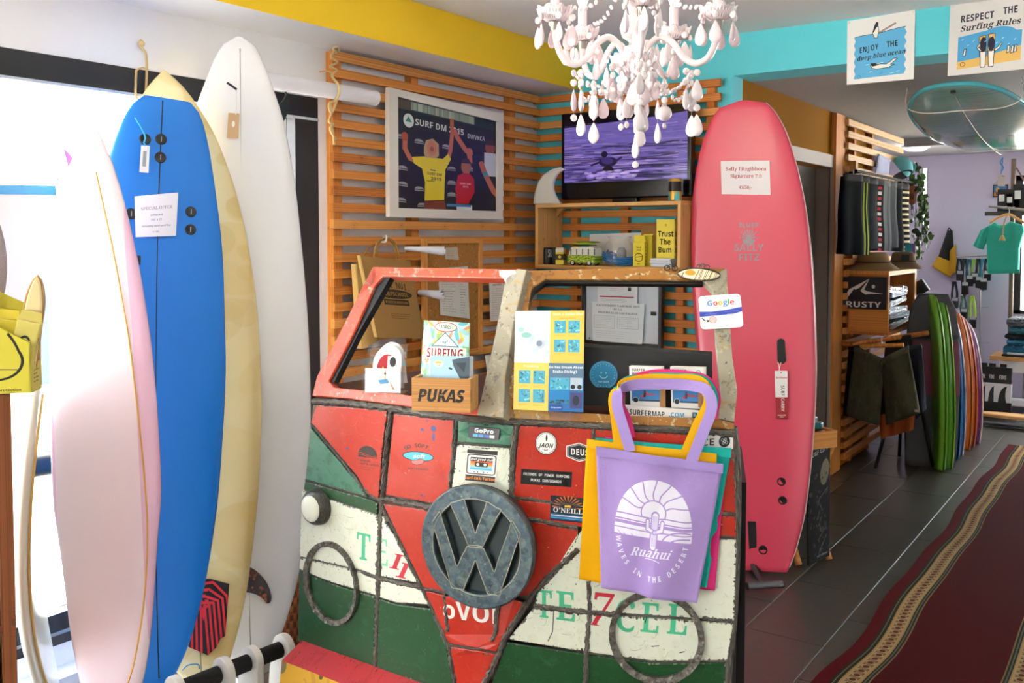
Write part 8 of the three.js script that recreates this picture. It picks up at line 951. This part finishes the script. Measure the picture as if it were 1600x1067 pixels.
{
  // small wooden side table with printed panel and packs on top
  const g = thing('stall_table', 'low wooden stand with a dark printed panel leaning on its front', 'table'), A = onY(1254, 893, 0.0), B = onY(1300, 868, 0.0); const yT = 0.58, tl = onX(1257, 690, onY(1262, 885, 0).x), q = (x, y) => onPlane(x, y, onY(1262, 886, 0.0), V(0.86, 0, 0.51));
  const pan = sheet(q(1262, 704), q(1297, 684), q(1264, 884), q(1296, 868), 1, 1, null, 0.012); part('printed_panel', pan, mat('#ffffff', 0.5, { map: canvasTex(200, 640, (x) => { const r = rng(8); x.fillStyle = '#24262b'; x.fillRect(0, 0, 200, 640); text(x, 'SURF CITY', 100, 44, 34, '#cfd0d0', {}); x.fillStyle = '#8d8a72'; x.beginPath(); x.ellipse(150, 170, 40, 70, 0.2, 0, 7); x.fill(); speckle(x, 200, 640, 160, ['#4a4e55', '#6b6e70', '#35383e', '#85857c'], 2, 18, r, 0.5); for (let i = 0; i < 9; i++) { x.strokeStyle = '#9a9a92'; x.lineWidth = 3; x.beginPath(); x.moveTo(100 + r() * 90, 260 + i * 36); x.lineTo(70 + r() * 60, 300 + i * 38); x.stroke(); } text(x, 'surf cinema', 130, 612, 18, '#b9b9b4', {}); }) }), g);
  const n = V(0.86, 0, 0.51), dd = V(0.51, 0, -0.86).negate(), r0 = q(1256, 686), r1 = q(1313, 650), h = r0.y; const mk = (name, a, b, w, hh, m) => { const L = a.distanceTo(b), o = part(name, plank(w, hh, L, 0.002, L), m, g, a.clone().lerp(b, 0.5)); o.rotation.y = Math.atan2(b.x - a.x, b.z - a.z); return o; };
  const c0 = V(q(1258, 690).x, 0.6, q(1258, 690).z), c1 = V(q(1306, 668).x, 0.6, q(1306, 668).z), back = n.clone().multiplyScalar(-0.3), yr = q(1262, 690).y; const s = (p) => p.clone().setY(yr); mk('tray_side', s(c0), s(c1), 0.022, 0.075, woods[2]); mk('tray_side', s(c0).add(back), s(c1).add(back), 0.022, 0.075, woods[2]); mk('tray_side', s(c0), s(c0).add(back), 0.022, 0.075, woods[1]); mk('tray_side', s(c1), s(c1).add(back), 0.022, 0.075, woods[1]);
  const mid = c0.clone().add(c1).multiplyScalar(0.5).addScaledVector(back, 0.5).setY(yr - 0.02), fl = part('tray_floor', boxG(c0.distanceTo(c1), 0.012, 0.29, 0.002), woods[3], g, mid); fl.rotation.y = Math.atan2(-(c1.z - c0.z), c1.x - c0.x);
  for (const [p, e] of [[s(c0).addScaledVector(back, 0.06), s(c0).addScaledVector(back, 1)], [s(c0).addScaledVector(back, 0.95), s(c0).addScaledVector(back, 0.1)], [s(c1).addScaledVector(back, 0.06), s(c1).addScaledVector(back, 1)], [s(c1).addScaledVector(back, 0.95), s(c1).addScaledVector(back, 0.1)]]) { const f = e.clone().setY(0.004), t = p.clone().setY(yr - 0.03); part('leg', rod(f, t, 0.016, 8), woods[2], g); } settle(g);
  const r = rng(14), cols = ['#2f7f80', '#3a8f8c', '#a3683c', '#8a5832', '#b5774a', '#3c4a4c', '#6f4a34', '#2a6a70']; for (let k = 0; k < 9; k++) { const p = thing('wax_pack', ['teal pack on top of the heap in the wooden stand', 'second teal pack beside the topmost one', 'orange-brown pack at the front of the heap', 'dark brown pack left in the heap', 'light brown pack in the middle of the heap', 'grey pack low in the heap', 'brown pack under the teal ones', 'blue-teal pack at the back of the heap', 'small brown pack at the right of the heap'][k], 'pack'), w = 0.06 + r() * 0.03; part('wrapper', boxG(w, 0.03, w * 0.8, 0.008, 3), mat(cols[k % 8], 0.35), p); part('seal', boxG(w * 0.9, 0.003, 0.012, 0.001), mat('#c9c4b8', 0.4), p, [0, 0.0165, 0]); const lay = k < 2 ? 2 : k < 6 ? 0 : 1, u = [0.72, 0.5, 0.2, 0.1, 0.5, 0.85, 0.65, 0.82, 0.9][k], v = [0.4, 0.6, 0.2, 0.6, 0.3, 0.2, 0.5, 0.7, 0.4][k]; p.position.copy(c0.clone().lerp(c1, u).addScaledVector(back, v)).setY(yr + 0.006 + lay * 0.032); p.rotation.set((r() - 0.5) * 0.3, r() * 3, (r() - 0.5) * 0.3); }
}
{
  // far wall goods
  const q = (x, y, z = ZF + 0.06) => onZ(x, y, z);
  const w = thing('wetsuit_top', 'black and yellow sleeveless top hanging from a nail on the far wall', 'garment'); part('black_panel', sheet(q(1480, 360), q(1487, 360), q(1465, 404), q(1490, 410), 6, 8, (u, v) => 0.02 * Math.sin(u * 5), 0.03), mat('#131416', 0.8), w); part('yellow_panel', sheet(q(1465, 400, ZF + 0.07), q(1484, 408, ZF + 0.07), q(1456, 416, ZF + 0.07), q(1484, 434, ZF + 0.07), 6, 6, (u, v) => 0.015 * Math.sin(u * 4), 0.03), mat('#c99a1c', 0.8), w); part('yellow_panel', sheet(q(1484, 392, ZF + 0.065), q(1493, 382, ZF + 0.065), q(1483, 432, ZF + 0.065), q(1494, 424, ZF + 0.065), 4, 6, (u, v) => 0.01 * Math.sin(u * 4), 0.02), mat('#b98a18', 0.8), w); part('loop', tube([q(1480, 362), q(1483, 356), q(1487, 362)], 0.006, 12, 6), black, w); settle(w);
  // leash rail and leashes
  const rl = thing('leash_rail', 'thin metal rail on the far wall with hanging leashes', 'rail'); part('bar', rod(q(1494, 401, ZF + 0.14), q(1546, 399, ZF + 0.14), 0.008, 8), steel, rl); for (const x of [1496, 1544]) part('arm', rod(q(x, 400, ZF + 0.14), q(x, 399, ZF), 0.007, 8), steel, rl); part('mesh_post', rod(q(1531, 400, ZF + 0.1), q(1532, 600, ZF + 0.1), 0.008, 8), steel, rl); for (const y of [480, 535]) part('cross_wire', rod(q(1495, y, ZF + 0.1), q(1546, y, ZF + 0.1), 0.004, 6), steel, rl); settle(rl);
  const ls = [[1500, 404, 440, '#1a1c20', 'dark leash coil at the left of the leash rail'], [1508, 404, 470, '#202428', 'long dark leash coil second on the leash rail'], [1515, 405, 452, '#2f5f78', 'blue leash coil third on the leash rail'], [1523, 405, 446, '#86c23a', 'lime green leash coil in the middle of the leash rail'], [1530, 404, 456, '#16181c', 'black leash coil right of the lime one'], [1537, 404, 460, '#2f86a8', 'light blue leash coil near the right end'], [1543, 404, 440, '#1a1c1e', 'black leash coil at the right end of the rail'], [1492, 440, 486, '#191b1e', 'black leash coil in the lower row at the left'], [1506, 462, 500, '#3a6a5a', 'grey-green leash coil in the lower row'], [1520, 462, 520, '#a8d23a', 'yellow-green leash coil hanging lowest']];
  for (const [x, ya, yb, c, lab] of ls) { const g = thing('leash', lab, 'leash', 'leashes on the far wall'), m = mat(c, 0.5), z = ZF + 0.15; for (let k = 0; k < 2; k++) part('loop', tube([q(x - 3 + k * 2, ya, z), q(x - 4 - k, (ya + yb) / 2, z + 0.02), q(x - 1, yb - 6, z + 0.02), q(x + 3 + k, (ya + yb) / 2, z), q(x + 1, ya, z)], 0.009, 26, 6), m, g); part('cuff', boxG(0.06, 0.1, 0.035, 0.008), mat('#1b1c1f', 0.8), g, q(x, lerp(ya, yb, 0.72), z + 0.03)); part('card', boxG(0.05, 0.03, 0.004, 0.001), mat('#b9bcc0', 0.6), g, q(x, lerp(ya, yb, 0.6), z + 0.05)); settle(g); }
  // tee on a hanger
  const z = -9.0, p = (x, y, k = 0) => onZ(x, y, z + k), t = thing('tee_shirt', 'turquoise short-sleeved shirt on a wooden hanger in the far room', 'shirt'), tm = mat('#2aa48f', 0.9, { bumpMap: fineNoise, bumpScale: 0.002 }); const o = p(1570, 345); const S = (pts) => { const sh = new THREE.Shape(); pts.forEach(([x, y], i) => { const v = p(x, y); i ? sh.lineTo(v.x, v.y) : sh.moveTo(v.x, v.y); }); return sh; };
  const bd = extrude(S([[1556, 347], [1563, 352], [1573, 351], [1580, 346], [1600, 352], [1602, 360], [1594, 388], [1593, 425], [1570, 427], [1545, 427], [1543, 378], [1536, 388], [1522, 384], [1534, 360]]), 0.06, 0.02); part('shirt_body', bd, tm, t, [0, 0, z]); part('sleeve', sheet(p(1534, 360, 0.08), p(1545, 354, 0.08), p(1523, 386, 0.07), p(1537, 390, 0.07), 4, 4, (u) => 0.03 * Math.sin(u * 3.1), 0.03), tm, t); part('hem', sheet(p(1545, 422, 0.09), p(1593, 421, 0.09), p(1545, 428, 0.09), p(1593, 427, 0.09), 8, 1, (u) => 0.02 * Math.sin(u * 26), 0.01), mat('#259a86', 0.9), t); settle(t);
  const hg = thing('clothes_hanger', 'pale wooden hanger carrying the turquoise shirt', 'hanger'); part('shoulder_bar', tube([p(1546, 348, 0.03), p(1562, 339, 0.03), p(1576, 335, 0.03), p(1590, 342, 0.03), p(1604, 350, 0.03)], 0.011, 20, 8), pine[1], hg); part('hook', tube([p(1576, 335, 0.03), p(1577, 328, 0.03), p(1572, 322, 0.03), p(1568, 326, 0.03)], 0.004, 14, 6), steel, hg); settle(hg);
  const nk = thing('cord_necklace', 'beige cord with a tassel hung round the shirt hanger', 'necklace'); part('cord', tube([p(1578, 333, 0.1), p(1572, 340, 0.12), p(1568, 352, 0.12), p(1567, 366, 0.12)], 0.006, 20, 6), mat('#b59a6a', 0.9), nk); part('tassel', lathe([[0.006, 0.05], [0.012, 0.04], [0.028, 0.0], [0.0001, 0.0]], 12), mat('#a98c58', 0.9), nk, p(1566, 376, 0.12)); settle(nk);
  const gr = thing('garment_rail', 'steel garment rail in the far room carrying the shirt', 'rail'); part('bar', rod(p(1545, 322), p(1620, 330), 0.012, 8), steel, gr); part('post', rod(p(1584, 248, -0.42), V(p(1584, 300, -0.42).x, 0.01, z - 0.42), 0.02, 8), mat('#6b5a4c', 0.6), gr); part('post', rod(V(p(1608, 300, -0.42).x, p(1600, 328, -0.42).y, z - 0.42), V(p(1608, 300, -0.42).x, 0.01, z - 0.42), 0.016, 8), steel, gr); part('brace', rod(p(1588, 262, -0.42), p(1604, 288, -0.42), 0.008, 6), mat('#6b5a4c', 0.6), gr); part('arm', rod(p(1584, 326), p(1584, 322, -0.42), 0.01, 6), steel, gr); settle(gr);
  const bxs = [[1571, 308, 0.14, 0.2, '#15171a', 'black pack with a white label left on the high rack'], [1583, 311, 0.13, 0.17, '#1a1c20', 'black pack in the middle of the high rack'], [1597, 302, 0.16, 0.24, '#14161a', 'larger black pack right on the high rack']]; const rk = thing('high_rack', 'narrow dark shelf high in the far room', 'shelf'), ry = p(1575, 334, -0.25).y; part('board', boxG(0.5, 0.025, 0.25, 0.004), mat('#3a3633', 0.6), rk, [p(1592, 334, -0.25).x, ry, z - 0.25]); part('edge', boxG(0.5, 0.035, 0.012, 0.003), mat('#2c2927', 0.6), rk, [p(1592, 334, -0.25).x, ry, z - 0.125]); settle(rk);
  for (const [x, y, bw, bh, c, lab] of bxs) { const b = thing('product_pack', lab, 'pack', 'black packs on the high rack'), P0 = p(x, y, -0.2); part('pack_body', boxG(bw * 0.9, bh, 0.1, 0.008), mat(c, 0.5), b, [0, bh / 2, 0]); part('paper_label', boxG(bw * 0.3, bh * 0.3, 0.003, 0.001), mat('#d5d9da', 0.6), b, [-bw * 0.2, bh * 0.62, 0.052]); b.position.set(P0.x, ry + 0.0135, z - 0.24); }
  const pc = thing('framed_picture', 'small blue and orange picture high on the far wall', 'picture'); const A = [p(1553, 290, -0.57), p(1573, 290, -0.57), p(1553, 306, -0.57), p(1573, 306, -0.57)]; part('print', sheet(...A, 1, 1, null, 0.012), mat('#ffffff', 0.6, { map: canvasTex(128, 96, (x) => { x.fillStyle = '#3a78b0'; x.fillRect(0, 0, 128, 96); x.fillStyle = '#c98a3c'; x.fillRect(0, 62, 128, 34); disc(x, 40, 40, 22, '#e0b25a'); disc(x, 84, 52, 18, '#2a4a6a'); x.fillStyle = '#8a4a2a'; x.fillRect(20, 60, 30, 30); }) }), pc); const mid = A[0].clone().lerp(A[3], 0.5); part('frame', boxG(A[0].distanceTo(A[1]) + 0.02, A[0].distanceTo(A[2]) + 0.02, 0.012, 0.003), mat('#2a2420', 0.6), pc, [mid.x, mid.y, mid.z - 0.014]); settle(pc);
  // low tables with folded goods and card boxes
  const tb = thing('display_table', 'pale table with a wooden top under the far window', 'table'), ty = p(1570, 556).y, tx0 = p(1548, 556).x, tx1 = tx0 + 0.9; part('top', plank(tx1 - tx0, 0.035, 0.42, 0.003), pine[1], tb, [(tx0 + tx1) / 2, ty - 0.017, z - 0.15]); part('apron', boxG(tx1 - tx0 - 0.1, 0.1, 0.36, 0.003), white, tb, [(tx0 + tx1) / 2 + 0.02, ty - 0.085, z - 0.15]); for (const x of [tx0 + 0.08, tx1 - 0.06]) for (const k of [-0.3, 0.0]) part('leg', boxG(0.04, ty - 0.13, 0.04, 0.004), white, tb, [x, (ty - 0.13) / 2, z + k]); part('low_shelf', boxG(tx1 - tx0 - 0.1, 0.02, 0.34, 0.003), white, tb, [(tx0 + tx1) / 2, 0.06, z - 0.15]); settle(tb);
  const fl = [['#2f87b5', 'blue folded fabric at the bottom of the pile on the far table'], ['#3aa0c8', 'light blue folded fabric second in the pile'], ['#1d2226', 'black folded fabric in the pile on the far table'], ['#4a9ab0', 'teal folded fabric near the top of the pile'], ['#8a9498', 'grey mesh fabric on top of the pile']]; fl.forEach(([c, lab], i) => { const b = thing('folded_fabric', lab, 'fabric', 'folded fabrics on the far table'), hh = [0.09, 0.05, 0.035, 0.06, 0.07][i], base = [0, 0.095, 0.15, 0.19, 0.255][i]; const ge = boxG(0.34 - i * 0.01, hh, 0.3, 0.03, 4); part('fold', ge, mat(c, 0.8, { bumpMap: weaveFar }), b, [0, hh / 2, 0]); part('fold_edge', boxG(0.33 - i * 0.01, 0.006, 0.302, 0.003), mat(c, 0.9), b, [0, hh * 0.55, 0.001]); b.position.set(tx0 + 0.26 + (i % 2) * 0.02, ty + 0.001 + base, z - 0.15); });
  const pn = thing('tray', 'flat black tray on the front of the far table', 'tray'); part('dish', boxG(0.22, 0.02, 0.08, 0.008), black, pn, [0, 0.01, 0]); part('lid', boxG(0.18, 0.012, 0.07, 0.005), mat('#c9d4d8', 0.4), pn, [0.02, 0.026, 0]); pn.position.set(tx0 + 0.2, ty + 0.001, z + 0.015);
  const cards = [[1536, 'left black and white card pack with a fin picture'], [1549, 'second black and white card pack with a fin picture'], [1566, 'third black and white card pack with a fin picture, larger']]; const cm = mat('#ffffff', 0.5, { map: canvasTex(96, 160, (x) => { x.fillStyle = '#d9dbde'; x.fillRect(0, 0, 96, 160); x.fillStyle = '#121315'; x.fillRect(0, 0, 96, 50); x.fillRect(0, 110, 96, 50); x.fillStyle = '#1b2224'; x.beginPath(); x.moveTo(24, 110); x.quadraticCurveTo(30, 62, 74, 58); x.quadraticCurveTo(56, 80, 70, 110); x.fill(); text(x, 'FINS', 48, 30, 18, '#e8e8e8'); }) }); for (const [x, lab] of cards) { const b = thing('fin_pack', lab, 'pack', 'card packs on the floor of the far room'), P0 = onY(x, 650 + (x - 1536) * 0.1, 0.001), H = 0.42; part('card_body', boxG(x > 1560 ? 0.13 : 0.1, H, 0.05, 0.003), cm, b, [0, H / 2, 0]); part('hang_tab', boxG(0.05, 0.03, 0.004, 0.001), mat('#121315', 0.6), b, [0, H + 0.012, 0]); b.position.copy(P0); }
  const sb = thing('wooden_board', 'honey coloured wooden board lying under the far table', 'board'), sp = onY(1585, 648, 0.1); part('deck', uvFit(at(extrude(new THREE.Shape().absellipse(0, 0, 0.26, 0.075, 0, 6.283), 0.018, 0.005, [], 20), 0, 0, 0, -Math.PI / 2)), pine[0], sb); part('edge', new THREE.TorusGeometry(1, 0.03, 6, 40).rotateX(Math.PI / 2).scale(0.262, 0.2, 0.077), mat('#b98a44', 0.5), sb, [0, 0.01, 0]); sb.position.copy(sp).setY(0.077);
  const mt = thing('door_mat', 'dark grey mat on the floor in front of the far table', 'mat'), m0 = onY(1530, 662, 0.0); part('mat_pile', boxG(0.8, 0.012, 0.2, 0.005), mat('#3a3d3c', 0.95, { bumpMap: fineNoise, bumpScale: 0.004 }), mt, [0.35, 0.006, 0]); part('mat_border', boxG(0.82, 0.006, 0.22, 0.003), mat('#26282a', 0.9), mt, [0.35, 0.003, 0]); mt.position.copy(m0).setY(0.001);
  const ph = thing('phone_holder', 'small black box jutting from the crate corner before the lavender wall', 'box'), pz = -6.95; part('body', boxG(0.09, 0.09, 0.05, 0.006), black, ph, onZ(1438, 449, pz), [0, 0, 0.6]); part('face', boxG(0.07, 0.07, 0.004, 0.002), mat('#202226', 0.3), ph, onZ(1438, 449, pz + 0.027), [0, 0, 0.6]); settle(ph);
  // ceiling light of the far room
  const cl = thing('ceiling_light', 'round white dome light on the far ceiling', 'lamp'), cp = onY(1431, 233, H2 - 0.03); part('dome', lathe([[0.0001, -0.035], [0.06, -0.032], [0.088, -0.018], [0.1, 0]], 32), mat('#ffffff', 0.4, { emissive: '#ffffff', emissiveIntensity: 1.2 }), cl, [0, 0, 0]); part('ring', new THREE.TorusGeometry(0.101, 0.009, 8, 36).rotateX(Math.PI / 2), white, cl); cl.position.set(cp.x, H2 - 0.012, Math.max(cp.z, ZF + 0.3)); const pl = new THREE.PointLight('#fff6ea', 0.35); pl.shadow.radius = 4; pl.position.set(cl.position.x, H2 - 0.12, cl.position.z); scene.add(pl);
}
{
  // aqua board hung under the passage ceiling
  const g = thing('hanging_surfboard', 'glossy aqua surfboard hung flat under the passage ceiling', 'surfboard'), A = atDepth(1487, 148, 4.45), B = atDepth(1567, 247, 5.9); const up = B.clone().sub(A), L = up.length(); up.normalize(); const out = V(0, -1, 0); out.addScaledVector(up, -out.dot(up)).normalize(); const right = up.clone().cross(out).normalize(); orient(g, A, right, up, out);
  const hw = spline1([[0, 0.05], [0.02, 0.12], [0.08, 0.2], [0.2, 0.262], [0.4, 0.28], [0.65, 0.25], [0.85, 0.16], [0.95, 0.09], [1, 0.03]]), rock = (t) => -0.05 * Math.pow(Math.abs(t - 0.5) / 0.5, 2);
  part('board_body', boardGeo(L, hw, 0.07, { rocker: rock }), phys('#9cc0bc', 0.18, { metalness: 0.0, clearcoat: 0.9, clearcoatRoughness: 0.12, map: canvasTex(256, 512, (x) => { const r = rng(27); x.fillStyle = '#dfeeee'; x.fillRect(0, 0, 256, 512); for (let i = 0; i < 700; i++) { x.globalAlpha = 0.16; x.fillStyle = r() < 0.5 ? '#9cb6b4' : '#ffffff'; x.fillRect(r() * 256, r() * 512, 20 + r() * 70, 1 + r() * 1.5); } x.globalAlpha = 1; }) }), g);
  part('rail_band', tube(Array.from({ length: 60 }, (_, i) => { const t = i / 59; return V(-hw(t) * 0.995, t * L, rock(t)); }).concat(Array.from({ length: 60 }, (_, i) => { const t = 1 - i / 59; return V(hw(t) * 0.995, t * L, rock(t)); })), 0.012, 240, 8, true), phys('#57c4d4', 0.25, { clearcoat: 0.6 }), g); part('stringer', tube(Array.from({ length: 24 }, (_, i) => { const t = 0.02 + i / 23 * 0.97; return V(0, t * L, rock(t) + 0.0345 * Math.min(1, 0.25 + hw(t) / 0.09)); }), 0.003, 60, 5), mat('#4a4a44', 0.5), g); part('leash_plug', new THREE.CylinderGeometry(0.012, 0.012, 0.012, 16).rotateX(Math.PI / 2), black, g, [0, 0.03, rock(0) + 0.03]);
  g.updateMatrixWorld(true); const W = (x, y, z) => V(x, y, z).applyMatrix4(g.matrixWorld);
  const st = (label, t) => { const s = thing('sling_cord', label, 'cord'), w = hw(t), y = t * L, z = rock(t); const a = W(-w - 0.012, y, z), b = W(w + 0.012, y, z); part('sling', tube([V(a.x, H2, a.z), a, W(-w * 0.8, y, z + 0.034), W(0, y, z + 0.039), W(w * 0.8, y, z + 0.034), b, V(b.x, H2, b.z)], 0.0028, 60, 6), string, s); for (const p of [a, b]) part('ceiling_hook', tube([V(p.x, H2, p.z), V(p.x + 0.01, H2 - 0.02, p.z), V(p.x, H2 - 0.03, p.z)], 0.004, 10, 6), steel, s); return s; };
  st('near white cord sling under the hanging aqua board', 0.16); st('far white cord sling under the hanging aqua board', 0.78);
  const tg = thing('price_tag', 'white card tag on a blue cord below the hanging aqua board', 'tag'), D = 5.86, q = (x, y) => atDepth(x, y, D); part('cord', tube([q(1567, 246), q(1563, 254), q(1568, 262), q(1565, 268)], 0.004, 20, 6), mat('#3a9ee0', 0.5), tg); part('cord', tube([q(1567, 246), q(1566, 258), q(1564, 272)], 0.003, 12, 6), mat('#3a9ee0', 0.5), tg); part('card', sheet(q(1559, 272), q(1570.5, 273), q(1559, 291), q(1570.5, 291), 1, 1, null, 0.002), mat('#f1e2dc', 0.7), tg); part('pen_mark', sheet(q(1565, 274), q(1570, 274.5), q(1565, 275.5), q(1570, 276), 1, 1, null, 0.003), mat('#c0392b', 0.7), tg); part('tie', rod(q(1551, 286), q(1560, 280), 0.0025, 6), string, tg); settle(tg);
}
scene.traverse((o) => { if (o.isMesh) { o.castShadow = o.receiveShadow = true; } });
renderer.render(scene, camera);
